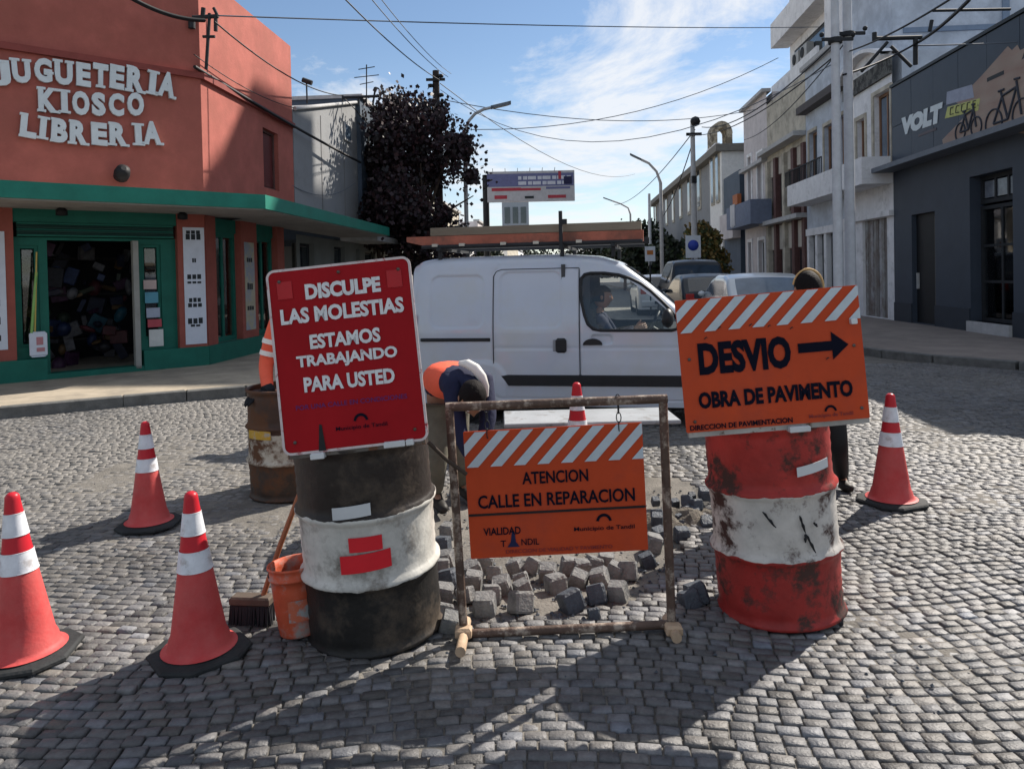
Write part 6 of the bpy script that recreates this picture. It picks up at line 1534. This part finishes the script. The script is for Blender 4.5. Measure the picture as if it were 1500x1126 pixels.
# ================================================================== loose setts and rubble
m_loose = mat('loose_granite', (.135, .137, .14), .75, var=.3, vs=14, bump=.8, bs=60, col2=(.23, .225, .21), thr=.54, ts=6, soft=.12)
m_loose2 = mat('dark_granite', (.06, .07, .085), .6, var=.3, vs=14, bump=.7, bs=60)
def block(seed, s=.105):
    rd = random.Random(seed); b = B(); e = s / 2; ch = .2
    vs = []; 
    for z, k in ((-e, .86), (-e * .8, 1), (e * .72, 1), (e, .84)):
        for x_, y_ in ((-1, -1), (1, -1), (1, 1), (-1, 1)):
            for (dx_, dy_) in (((ch, 0), (0, ch)) if x_ * y_ < 0 else ((0, ch), (ch, 0))):
                vs.append([x_ * e * k * (1 - dx_) * rd.uniform(.9, 1.06), y_ * e * k * (1 - dy_) * rd.uniform(.9, 1.06), z * rd.uniform(.92, 1.05)])
    n = 8; fs = [tuple(range(n - 1, -1, -1)), tuple(range(3 * n, 4 * n))] + [(i * n + k, i * n + (k + 1) % n, (i + 1) * n + (k + 1) % n, (i + 1) * n + k) for i in range(3) for k in range(n)]
    b.add(vs, fs, False); me = b.obj('loose_sett', m_loose); dt = me.data; bpy.data.objects.remove(me); return dt
blocks = [block(i) for i in range(7)]; blocksd = []
for d_ in blocks[:3]: c_ = d_.copy(); c_.materials[0] = m_loose2; blocksd.append(c_)
zp_ = lambda x, y: 0  # zoom coords -> px
ZL = [(250, 705, 0), (440, 690, 0), (700, 685, 1), (835, 640, 1), (945, 625, 0), (820, 730, 2), (340, 590, 0), (285, 640, 0), (190, 570, 0), (440, 540, 0), (620, 570, 0), (740, 540, 0), (850, 530, 0), (1000, 490, 0), (930, 490, 0), (690, 460, 0), (580, 500, 0), (410, 460, 0), (300, 505, 0), (180, 510, 0), (450, 600, 0), (1100, 425, 1), (150, 640, 0), (820, 455, 0), (760, 470, 0), (500, 455, 0), (250, 455, 0), (880, 440, 0),
      (30, 350, 1), (50, 440, 0), (60, 570, 1), (30, 730, 0), (75, 790, 0), (35, 640, 0), (20, 500, 0), (1280, 300, 1), (1165, 300, 1), (1358, 640, 1), (1320, 665, 1), (60, 280, 0), (1130, 350, 0)]
lab_l = ['pale worn loose paving block', 'grey loose paving block', 'dark blue grey loose paving block']
pos = []
for (zx, zy, kd) in ZL: pos.append((640 + zx / 3.571, 700 + zy / 3.571, kd, 0))
rr = random.Random(11)
for i in range(0):  # behind the hanging board and in the heap
    pos.append((rr.uniform(690, 1035), rr.uniform(735, 822), rr.choice([0, 0, 1]), 0))
heap = [(rr.uniform(955, 1038), rr.uniform(735, 775), rr.choice([0, 1, 1]), rr.uniform(0, .05)) for i in range(20)]
ORD = ['leftmost', 'second from left', 'third from left', 'fourth from left', 'fifth from left', 'sixth from left', 'seventh from left', 'eighth from left', 'ninth from left', 'tenth from left']
ROWS = ['nearest', 'second nearest', 'third', 'fourth', 'fifth', 'farthest']
zone = {}
front = [(i, p[0], p[1]) for i, p in enumerate(pos[:len(ZL)])]
def zkey(px, py):
    side = 0 if px < 672 else (2 if px > 960 else 1)
    return side, (min(5, max(0, int((905 - py) / 17))) if side == 1 else 0)
for i, px, py in front: zone.setdefault(zkey(px, py), []).append((px if zkey(px, py)[0] == 1 else -py, i))
def blab(i, px, py, kd):
    c_ = 'dark bluish' if kd else 'dusty grey'
    pass
    k = zkey(px, py); n_ = [j for _, j in sorted(zone[k])].index(i)
    if k[0] == 1: return c_ + ' loose block, ' + ORD[n_] + ' in the ' + ROWS[k[1]] + ' row between the barrier posts'
    w_ = ['nearest', 'second nearest', 'third nearest', 'fourth nearest', 'fifth nearest', 'sixth nearest', 'seventh nearest', 'eighth nearest', 'ninth nearest'][min(8, n_)]
    return c_ + ' loose block, ' + w_ + (' beside the left barrier post' if k[0] == 0 else ' beyond the right barrier post')
GRP = 'loose paving blocks lifted from the street'
for i, (px, py, kd, zz_) in enumerate(pos):
    g = gnd(px, py); s = (.86 if kd != 2 else .5) * rr.uniform(.86, 1.1)
    o = bpy.data.objects.new('loose_sett', (blocksd if kd else blocks)[i % (3 if kd else 7)]); COL.objects.link(o)
    o.location = (g.x, g.y, gz(g.x, g.y) + .048 * s + zz_); o.rotation_euler = (rr.uniform(-.35, .35), rr.uniform(-.35, .35), rr.uniform(-.5, .5)); o.scale = (s, s * rr.uniform(.85, 1.1), s)
    tag(o, blab(i, px, py, kd), 'paving block', GRP)
hb = B()
for (px, py, kd, zz_) in heap:
    g = gnd(px, py); s = rr.uniform(.35, .75); dt = blocks[rr.randrange(7)]
    M_ = Matrix.Translation((g.x, g.y, gz(g.x, g.y) + .048 * s + zz_)) @ Matrix.Rotation(rr.uniform(-.5, .5), 4, 'X') @ Matrix.Rotation(rr.uniform(-.8, .8), 4, 'Z') @ Matrix.Diagonal((s, s, s, 1))
    hb.add([v.co.copy() for v in dt.vertices], [tuple(p.vertices) for p in dt.polygons], False, M_)
tag(hb.obj('rubble', m_loose2, None, kind='stuff'), 'dark broken stones piled on the dirt behind the right barrier post', 'rubble')
# small stones and chips
b = B()
for i in range(1100):
    if i < 980: px, py = rr.uniform(640, 1045), rr.uniform(712, 912)
    elif i < 1010: px, py = rr.uniform(335, 440), rr.uniform(775, 800)
    else: px, py = rr.uniform(100, 1450), rr.uniform(690, 1080)
    g = gnd(px, py); s = rr.uniform(.004, .013) if i >= 980 else rr.uniform(.003, .016)
    vs = [Vector((rr.gauss(0, 1), rr.gauss(0, 1), rr.gauss(0, .7))).normalized() * s * rr.uniform(.7, 1.1) for _ in range(6)]
    vs = [Vector((s, 0, 0)), Vector((0, s * .8, 0)), Vector((-s * .9, 0, 0)), Vector((0, -s, 0)), Vector((s * .1, 0, s * .7)), Vector((0, 0, -s * .4))]
    a_ = rr.uniform(0, 6); Mz = Matrix.Translation((g.x, g.y, gz(g.x, g.y) + .012 + (-.004 if i < 980 else .003))) @ Matrix.Rotation(a_, 4, 'Z') @ Matrix.Rotation(rr.uniform(-.5, .5), 4, 'X')
    b.add([v * rr.uniform(.8, 1.2) for v in vs], [(0, 1, 4), (1, 2, 4), (2, 3, 4), (3, 0, 4), (1, 0, 5), (2, 1, 5), (3, 2, 5), (0, 3, 5)], False, Mz)
o = b.obj('gravel', m_loose2, None, kind='stuff'); tag(o, 'dark stone chips scattered over the dug up patch', 'gravel')
# dirt mound
b = B(); c0 = gnd(1000, 757); n = 26; vs = []
for j in range(n):
    for i in range(n):
        u, v = (i / (n - 1) - .5) * 2, (j / (n - 1) - .5) * 2; x_ = c0.x + u * .34; y_ = c0.y + v * .28; rr_ = math.hypot(u, v)
        z_ = gz(x_, y_) - .01 + max(0, 1 - rr_) ** .8 * .09 * (1 + .9 * noise.noise(Vector((x_ * 11, y_ * 11, 2)))) + (.012 * noise.noise(Vector((x_ * 40, y_ * 40, 0))) if rr_ < 1 else -.01); vs.append((x_, y_, z_))
b.add(vs, [(j * n + i, j * n + i + 1, (j + 1) * n + i + 1, (j + 1) * n + i) for j in range(n - 1) for i in range(n - 1)], False)
o = b.obj('dirt_heap', mat('dirt', (.12, .105, .085), .95, var=.4, vs=20, bump=1, bs=60), None, kind='stuff'); tag(o, 'low heap of dirt and rubble behind the right barrier post', 'dirt')

# low white table behind the barrier
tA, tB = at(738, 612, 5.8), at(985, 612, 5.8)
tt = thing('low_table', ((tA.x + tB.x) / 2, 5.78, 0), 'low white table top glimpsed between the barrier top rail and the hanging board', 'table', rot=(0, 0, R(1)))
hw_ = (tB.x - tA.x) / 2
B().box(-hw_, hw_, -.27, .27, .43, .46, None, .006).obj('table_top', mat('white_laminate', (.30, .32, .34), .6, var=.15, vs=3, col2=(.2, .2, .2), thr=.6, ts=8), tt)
for sx_ in (-1, 1):
    for sy_ in (-1, 1): B().box(sx_ * (hw_ - .3) - .02, sx_ * (hw_ - .3) + .02, sy_ * .2 - .02, sy_ * .2 + .02, -.01, .43).obj('leg', m_iron, tt)

# ================================================================== people
m_skin = mat('skin', (.30, .16, .10), .55, var=.08, bump=.05); m_hair = mat('hair', (.010, .008, .008), .75, spec=.1, var=.2, bump=.5, bs=120, stretch=(1, 1, .2)); m_navy = mat('navy_cloth', (.012, .016, .045), .85, var=.2, vs=9, bump=.5, bs=30)
m_hv = mat('hi_vis_orange', (.80, .12, .06), .7, var=.1, vs=8, bump=.4, bs=25); m_khaki = mat('khaki_trousers', (.14, .13, .10), .9, var=.25, vs=7, bump=.6, bs=22); m_reft = mat('silver_tape', (.75, .73, .68), .35, var=.1, bump=0); m_boot = mat('boot_leather', (.02, .018, .016), .6, var=.3); m_glove = mat('black_glove', (.012, .014, .018), .8, var=.2, bump=.4)
def skin_mesh(name, J, E, m, parent, root=0, sub=2):
    me = bpy.data.meshes.new(name); me.from_pydata([tuple(j[0]) for j in J], E, []); o = bpy.data.objects.new(name, me); COL.objects.link(o)
    sk = o.modifiers.new('s', 'SKIN'); sk.use_smooth_shade = True
    ss = o.modifiers.new('u', 'SUBSURF'); ss.levels = sub; ss.render_levels = sub
    for i, j in enumerate(J):
        r = j[1]; d = me.skin_vertices[0].data[i]; d.radius = r if isinstance(r, tuple) else (r, r); d.use_root = (i == root)
    dg = bpy.context.evaluated_depsgraph_get(); nm = bpy.data.meshes.new_from_object(o.evaluated_get(dg)); bpy.data.objects.remove(o)
    nm.name = name; nm.materials.clear(); nm.materials.append(m); nm.polygons.foreach_set('use_smooth', [True] * len(nm.polygons))
    q = bpy.data.objects.new(name, nm); COL.objects.link(q); q.parent = parent; return q
def V3(*a): return Vector(a)
class Fig:
    """joints in local space"""
    def __init__(s, J): s.J = {k: Vector(v) for k, v in J.items()}
    def chain(s, spec, pairs, grow=0.0):
        names = list(spec); idx = {k: i for i, k in enumerate(names)}
        JJ = [(s.J[k], (spec[k][0] + grow, spec[k][1] + grow) if isinstance(spec[k], tuple) else spec[k] + grow) for k in names]
        return JJ, [(idx[a], idx[c]) for a, c in pairs]
BODY = {'pel': (.14, .105), 'waist': (.125, .095), 'chest': (.15, .105), 'neck': .052, 'skull': .03, 'sL': .062, 'sR': .062, 'eL': .042, 'eR': .042, 'wL': .028, 'wR': .028, 'hL': .075, 'hR': .075, 'kL': .058, 'kR': .058, 'aL': .036, 'aR': .036, 'tL': .030, 'tR': .030}
PAIRS = [('pel', 'waist'), ('waist', 'chest'), ('chest', 'neck'), ('neck', 'skull'), ('chest', 'sL'), ('chest', 'sR'), ('sL', 'eL'), ('sR', 'eR'), ('eL', 'wL'), ('eR', 'wR'), ('pel', 'hL'), ('pel', 'hR'), ('hL', 'kL'), ('hR', 'kR'), ('kL', 'aL'), ('kR', 'aR'), ('aL', 'tL'), ('aR', 'tR')]
def sub(fig, names, grow, root_t, nm, m, extra=None):
    sp = {k: BODY[k] for k in BODY if k in names}
    if extra: sp.update(extra)
    JJ, EE = fig.chain(sp, [p for p in PAIRS if p[0] in sp and p[1] in sp], grow)
    return skin_mesh(nm, JJ, EE, m, root_t)
def head(t, c, face, r=.098, hair=m_hair, name='head', cap=None):
    """head with face looking along `face`; c is the centre"""
    f = Vector(face).normalized(); u = Vector((0, 0, 1)); 
    if abs(f.z) > .9: u = Vector((0, 1, 0))
    rt_ = f.cross(u).normalized(); u = rt_.cross(f).normalized()
    M = Matrix.Translation(c) @ Matrix(((rt_.x, f.x, u.x, 0), (rt_.y, f.y, u.y, 0), (rt_.z, f.z, u.z, 0), (0, 0, 0, 1)))
    b = B(); n, m_ = 28, 20; vs = []
    for i in range(m_ + 1):
        ph = math.pi * i / m_
        for k in range(n):
            a = 2 * math.pi * k / n; x, y, z = math.sin(ph) * math.cos(a), math.sin(ph) * math.sin(a), -math.cos(ph)
            sx_ = .80 * (1 - .22 * max(0, -z)); sy_ = 1.0 * (1 - .1 * max(0, -z)); p = Vector((x * sx_, y * sy_, z * 1.22))
            fr = max(0, y)
            p.y += .20 * math.exp(-((x / .16) ** 2 + ((z + .12) / .20) ** 2)) * (y > 0)     # nose
            p.y -= .08 * math.exp(-(((abs(x) - .34) / .17) ** 2 + ((z - .08) / .12) ** 2)) * (y > 0)   # eye sockets
            p.y += .05 * math.exp(-((x / .5) ** 2 + ((z - .28) / .12) ** 2)) * (y > 0)     # brow
            p.y += .06 * math.exp(-((x / .25) ** 2 + ((z + .80) / .2) ** 2)) * (y > 0)    # chin
            p.y += .035 * math.exp(-((x / .22) ** 2 + ((z + .5) / .06) ** 2)) * (y > 0)   # lips
            vs.append(p * r)
    b.add(vs, [(i * n + k, i * n + (k + 1) % n, (i + 1) * n + (k + 1) % n, (i + 1) * n + k) for i in range(m_) for k in range(n)], True, M)
    for s in (-1, 1): b.ball((s * r * .80, 0, -.02 * r), (r * .09, r * .2, r * .28), 10, M)
    o = b.obj(name, m_skin, t)
    e = B(); 
    for s in (-1, 1): e.ball((s * r * .33, r * .80, r * .09), r * .12, 10, M)
    e.obj('eye', mat('eye_white', (.5, .5, .5), .2, bump=0), o)
    h = B(); vs = []
    for i in range(m_ + 1):
        ph = math.pi * (.0 + .62 * i / m_)
        for k in range(n):
            a = 2 * math.pi * k / n; x, y, z = math.sin(ph) * math.cos(a), math.sin(ph) * math.sin(a), math.cos(ph)
            if y > .3 and z < .55: z2 = max(z, .55); 
            p = Vector((x * .86, y * 1.06, z * 1.30)); 
            if y > .35 and z < .45: p = Vector((x * .70, y * .7, z * 1.1 + .1))
            p *= 1 + .03 * noise.noise(Vector((x * 4, y * 4, z * 4))); vs.append(p * r)
    h.add(vs, [((i + 1) * n + k, (i + 1) * n + (k + 1) % n, i * n + (k + 1) % n, i * n + k) for i in range(m_) for k in range(n)], True, M); h.obj('hair', hair, o)
    if cap:
        c_ = B(); c_.lathe([(r * .90, r * .45), (r * .92, r * .7), (r * .86, r * 1.05), (r * .6, r * 1.35), (.001, r * 1.46)], 24, M, cap=False); c_.add([(x_ * r, y_ * r, z_ * r) for x_, y_, z_ in ((-.6, .7, .5), (-.5, 1.5, .38), (0, 1.75, .36), (.5, 1.5, .38), (.6, .7, .5), (-.6, .7, .56), (-.5, 1.5, .44), (0, 1.75, .42), (.5, 1.5, .44), (.6, .7, .56))], [(4, 3, 2, 1, 0), (5, 6, 7, 8, 9), (0, 1, 6, 5), (1, 2, 7, 6), (2, 3, 8, 7), (3, 4, 9, 8)], False, M); c_.obj('cap', cap, t)
    return o
def hand(t, wpos, direc, palm_n, m, side=1, curl=.5, name='hand', s=1.0):
    d = Vector(direc).normalized(); n_ = Vector(palm_n); n_ = (n_ - d * n_.dot(d)).normalized(); sd_ = d.cross(n_) * side
    b = B(); w0 = Vector(wpos)
    # palm as a tapered flattened loft
    ring = []; 
    for i, (u, ww, th) in enumerate(((-.02, .026, .022), (.02, .034, .017), (.055, .041, .015), (.088, .040, .012))):
        c = w0 + d * u * s
        ring.append([c + sd_ * math.cos(a * math.pi / 5) * ww * s + n_ * math.sin(a * math.pi / 5) * th * s for a in range(10)])
    vs = [p for r_ in ring for p in r_]; b.add(vs, [(i * 10 + k, i * 10 + (k + 1) % 10, (i + 1) * 10 + (k + 1) % 10, (i + 1) * 10 + k) for i in range(3) for k in range(10)] + [tuple(range(9, -1, -1)), tuple(range(30, 40))], True)
    for j, (o_, ln) in enumerate(((-.031, .068), (-.010, .078), (.011, .073), (.031, .058))):
        p = w0 + d * .080 * s + sd_ * -o_ * s; dir_ = d.copy(); pts = [p - d * .02]; 
        for k, f in enumerate((.0, .45, .75, 1.0)):
            if k: p = p + dir_ * ln * s * (.45 if k == 1 else .30 if k == 2 else .25)
            pts.append(p.copy()); ax = dir_.cross(n_).normalized(); dir_ = (Matrix.Rotation(curl * (.7 + .15 * k), 3, ax) @ dir_).normalized()
        b.tube(pts, [.0085 * s, .0095 * s, .0088 * s, .0078 * s, .0045 * s][:len(pts)], 8)
    p = w0 + d * .02 * s + sd_ * .03 * s; td = (d * .7 + sd_ * .8 + n_ * .25).normalized(); b.tube([p - td * .015, p + td * .02 * s, p + td * .04 * s + d * .008, p + td * .055 * s + d * .02 * s], [.012 * s, .012 * s, .010 * s, .006 * s], 8)
    return b.obj(name, m, t)

# worker bent double, orange vest
wp0 = at(648, 700, 5.0)
w1 = thing('person', (wp0.x, 5.0, 0), 'worker bent double in an orange vest and navy sleeves behind the barrier', 'person')
wi = wmx(w1).inverted(); Q = lambda px, py, Z: wi @ at(px, py, Z)
hipL, hipR = Q(640, 600, 5.05), Q(668, 606, 5.2)
f1 = Fig({'pel': Q(645, 580, 5.12), 'waist': Q(650, 552, 5.0), 'chest': Q(677, 546, 4.78), 'neck': Q(692, 562, 4.62), 'skull': Q(694, 576, 4.56), 'sL': Q(708, 560, 4.72), 'sR': Q(664, 572, 4.62), 'eL': Q(716, 612, 4.6), 'eR': Q(672, 632, 4.5), 'wL': Q(704, 660, 4.5), 'wR': Q(690, 672, 4.45),
          'hL': hipL, 'hR': hipR, 'kL': Q(640, 672, 4.95), 'kR': Q(672, 676, 5.1), 'aL': V3(*(gnd(638, 742) - w1.location)) + V3(0, 0, .09), 'aR': V3(*(gnd(676, 726) - w1.location)) + V3(0, 0, .09), 'tL': V3(*(gnd(648, 752) - w1.location)) + V3(0, 0, .04), 'tR': V3(*(gnd(688, 734) - w1.location)) + V3(0, 0, .04)})
sub(f1, BODY.keys(), -.008, w1, 'body', m_skin, {'chest': (.11, .075), 'waist': (.10, .07), 'neck': .05, 'pel': (.13, .10), 'sL': .055, 'sR': .055})
sub(f1, ('pel', 'waist', 'chest', 'neck', 'sL', 'sR', 'eL', 'eR', 'wL', 'wR'), .012, w1, 'shirt', m_navy, {'neck': .08, 'skull': .065, 'chest': (.12, .085), 'waist': (.11, .08), 'pel': (.145, .115)})
vest = {'pel': (.145, .11), 'waist': (.15, .12), 'chest': (.175, .125), 'sL': .078, 'sR': .078}
f1.J['pel2'] = f1.J['pel'].lerp(f1.J['waist'], .5)
JJ, EE = f1.chain({'pel2': (.155, .125), 'waist': (.165, .145), 'chest': (.20, .165), 'sL': .11, 'sR': .115}, [('pel2', 'waist'), ('waist', 'chest'), ('chest', 'sL'), ('chest', 'sR')]); skin_mesh('vest', JJ, EE, m_hv, w1)
# silver tape over the shoulders
cst = f1.J['chest']; 
for a_, c_, hgt in (('waist', 'sL', .155), ):
    p0_, p1_ = f1.J[a_].lerp(f1.J[c_], .45) + V3(0, 0, .145), f1.J[c_] + V3(.04, -.03, .075); p2_ = f1.J[c_] + V3(.10, -.05, -.03)
    b = B(); b.tube([Q(674, 532, 4.72), Q(685, 533, 4.64), Q(697, 540, 4.60), Q(706, 552, 4.58), Q(711, 566, 4.58), Q(713, 580, 4.60)], [.016, .030, .032, .030, .024, .012], 10); b.obj('reflective_tape', m_reft, w1)
sub(f1, ('pel', 'hL', 'hR', 'kL', 'kR', 'aL', 'aR'), .020, w1, 'trousers', m_khaki, {'pel': (.155, .125), 'hL': (.09, .08), 'hR': (.09, .08)})
for k in 'LR':
    a_ = f1.J['a' + k]; t_ = f1.J['t' + k]; skin_mesh('boot', [(a_ + V3(0, 0, .03), .05), (V3(a_.x, a_.y, .05), .05), (V3(t_.x, t_.y, .04), (.042, .036)), (V3(t_.x, t_.y, .038) + (t_ - a_).normalized() * .05, (.036, .03))], [(0, 1), (1, 2), (2, 3)], m_boot, w1)
head(w1, Q(692, 582, 4.52), (0.1, -.45, -.9), .10)
for k, s in (('L', 1), ('R', -1)): hand(w1, f1.J['w' + k], (f1.J['w' + k] - f1.J['e' + k]), (-s, .3, .1), m_skin, s, .6)

# worker standing behind the apology sign, only his orange sleeve and gloves in view
g3 = Vector((D3.location.x, D3.location.y, 0))
w2 = thing('person', (at(432, 500, 5.75).x, 5.75, 0), 'worker in orange jacket and black gloves mostly hidden by the red sign', 'person')
wi = wmx(w2).inverted(); Q = lambda px, py, Z: wi @ at(px, py, Z)
f2 = Fig({'pel': (0.02, .1, .92), 'waist': (.02, .04, 1.05), 'chest': Q(438, 478, 5.65), 'neck': Q(441, 455, 5.58), 'skull': Q(445, 442, 5.53), 'sL': Q(470, 470, 5.65), 'sR': Q(405, 472, 5.62), 'eR': Q(389, 535, 5.60), 'wR': Q(392, 572, 5.36), 'eL': Q(492, 530, 5.6), 'wL': Q(470, 575, 5.35),
          'hL': (.11, .1, .86), 'hR': (-.08, .1, .86), 'kL': (.12, .1, .46), 'kR': (-.10, .08, .46), 'aL': (.12, .16, .09), 'aR': (-.10, .16, .09), 'tL': (.13, .04, .035), 'tR': (-.11, .04, .035)})
sub(f2, BODY.keys(), -.008, w2, 'body', m_skin); sub(f2, ('pel', 'waist', 'chest', 'neck', 'sL', 'sR', 'eL', 'eR', 'wL', 'wR'), .016, w2, 'jacket', m_hv)
sub(f2, ('pel', 'hL', 'hR', 'kL', 'kR', 'aL', 'aR'), .022, w2, 'trousers', m_navy)
for f_ in (.45, .72):
    p_ = f2.J['sR'].lerp(f2.J['eR'], f_); d_ = (f2.J['eR'] - f2.J['sR']).normalized(); B().tube([p_ - d_ * .018, p_ + d_ * .018], .074 - .012 * f_, 16).obj('reflective_tape', m_reft, w2)
p_ = f2.J['chest']; B().lathe([(.165, 0), (.168, .025), (.165, .05)], 24, Matrix.Translation(p_ + V3(0, 0, -.14)) @ Matrix.Diagonal((1.06, .82, 1, 1)), cap=False).obj('reflective_tape', m_reft, w2)
for k in 'LR':
    a_ = f2.J['a' + k]; t_ = f2.J['t' + k]; skin_mesh('boot', [(a_ + V3(0, 0, .03), .05), (V3(a_.x, a_.y, .05), .05), (V3(t_.x, t_.y, .04), (.042, .036)), (V3(t_.x, t_.y - .05, .038), (.036, .03))], [(0, 1), (1, 2), (2, 3)], m_boot, w2)
head(w2, Q(446, 428, 5.5), (-.1, -1, -.2), .10)
hand(w2, f2.J['wR'], (-.55, -.45, -.25), (.1, .2, -1), m_glove, 1, .25, 'glove', 1.25); hand(w2, f2.J['wL'], (-.1, -.9, -.3), (0, .1, -1), m_glove, -1, .25, 'glove', 1.2)
for k in 'R': B().tube([f2.J['wR'] + V3(.02, .03, .01), f2.J['wR'] + V3(-.02, -.02, -.005)], .042, 12).obj('glove_cuff', m_glove, w2)

# person behind the detour sign
w3 = thing('person', (at(1192, 500, 4.95).x, 4.95, 0), 'dark haired person in black clothes standing behind the orange detour sign', 'person')
wi = wmx(w3).inverted(); Q = lambda px, py, Z: wi @ at(px, py, Z)
f3 = Fig({'pel': (0.0, 0, .80), 'waist': (0, -.01, .92), 'chest': (0, -.03, 1.15), 'neck': (0, -.05, 1.34), 'skull': (0, -.06, 1.40), 'sL': (-.17, -.03, 1.27), 'sR': (.17, -.03, 1.27), 'eL': (-.2, -.06, 1.0), 'eR': (.2, -.06, 1.0), 'wL': (-.16, -.2, .86), 'wR': (.16, -.2, .86),
          'hL': (-.09, 0, .76), 'hR': (.10, 0, .76), 'kL': (-.14, -.02, .42), 'kR': Q(1226, 650, 4.95), 'aL': (-.18, .02, .09), 'aR': V3(*(gnd(1233, 716) - w3.location)) + V3(0, 0, .09), 'tL': (-.2, -.1, .035), 'tR': V3(*(gnd(1240, 722) - w3.location)) + V3(0, 0, .035)})
sub(f3, BODY.keys(), -.008, w3, 'body', m_skin); sub(f3, ('pel', 'waist', 'chest', 'neck', 'sL', 'sR', 'eL', 'eR', 'wL', 'wR'), .014, w3, 'jumper', m_dark); sub(f3, ('pel', 'hL', 'hR', 'kL', 'kR', 'aL', 'aR'), .016, w3, 'trousers', m_dark)
for k in 'LR':
    a_ = f3.J['a' + k]; t_ = f3.J['t' + k]; skin_mesh('boot', [(a_ + V3(0, 0, .03), .048), (V3(a_.x, a_.y, .05), .048), (V3(t_.x, t_.y, .04), (.042, .036)), (V3(t_.x + .02, t_.y - .05, .038), (.036, .03))], [(0, 1), (1, 2), (2, 3)], m_boot, w3)
hd = Q(1184, 424, 4.88); head(w3, hd, (0, .8, -.35), .10)
b = B(); b.tube([hd + V3(.006, .02, .012) + V3(.098 * math.cos(R(a_)), 0, .118 * math.sin(R(a_))) for a_ in range(-40, 171, 10)], [.004] + [.011] * 14 + [.006] * 7, 8); b.obj('cap_rim', mat('tan_cap', (.50, .33, .15), .8, bump=.3), w3)  # tan ring painting in the sunlit edge of the dark head
for k, s in (('L', -1), ('R', 1)): hand(w3, f3.J['w' + k], (f3.J['w' + k] - f3.J['e' + k]), (-s, 0, 0), m_skin, s, .5)

# driver
dr = thing('person', van.matrix_basis @ Vector((1.98, -.42, .50)), 'driver sitting at the wheel of the white van, seen in silhouette through the side window', 'person', rot=(0, 0, YAW - R(90)))
# local: -y is not used; x right, y forward after rotation -> forward = +y
f4 = Fig({'pel': (0, .08, .12), 'waist': (0, .03, .25), 'chest': (0, -.01, .46), 'neck': (0, .0, .66), 'skull': (0, .02, .72), 'sL': (-.17, .0, .60), 'sR': (.17, .0, .60), 'eL': (-.2, .16, .38), 'eR': (.22, .16, .38), 'wL': (-.13, .38, .46), 'wR': (.13, .38, .46), 'hL': (-.1, .12, .12), 'hR': (.1, .12, .12), 'kL': (-.12, .5, .14), 'kR': (.12, .5, .14), 'aL': (-.12, .62, -.24), 'aR': (.12, .62, -.24), 'tL': (-.12, .74, -.26), 'tR': (.12, .74, -.26)})
dr.rotation_euler = (0, 0, YAW - R(90))
sub(f4, BODY.keys(), -.008, dr, 'body', m_skin); sub(f4, ('pel', 'waist', 'chest', 'neck', 'sL', 'sR', 'eL', 'eR', 'wL', 'wR'), .012, dr, 'jumper', m_navy); sub(f4, ('pel', 'hL', 'hR', 'kL', 'kR', 'aL', 'aR'), .014, dr, 'trousers', m_dark)
head(dr, V3(0, .035, .80), (0, 1, -.05), .098)
for k, s in (('L', -1), ('R', 1)): hand(dr, f4.J['w' + k], (0, .9, .3), (-s * .9, .0, -.3), m_skin, s, .9)
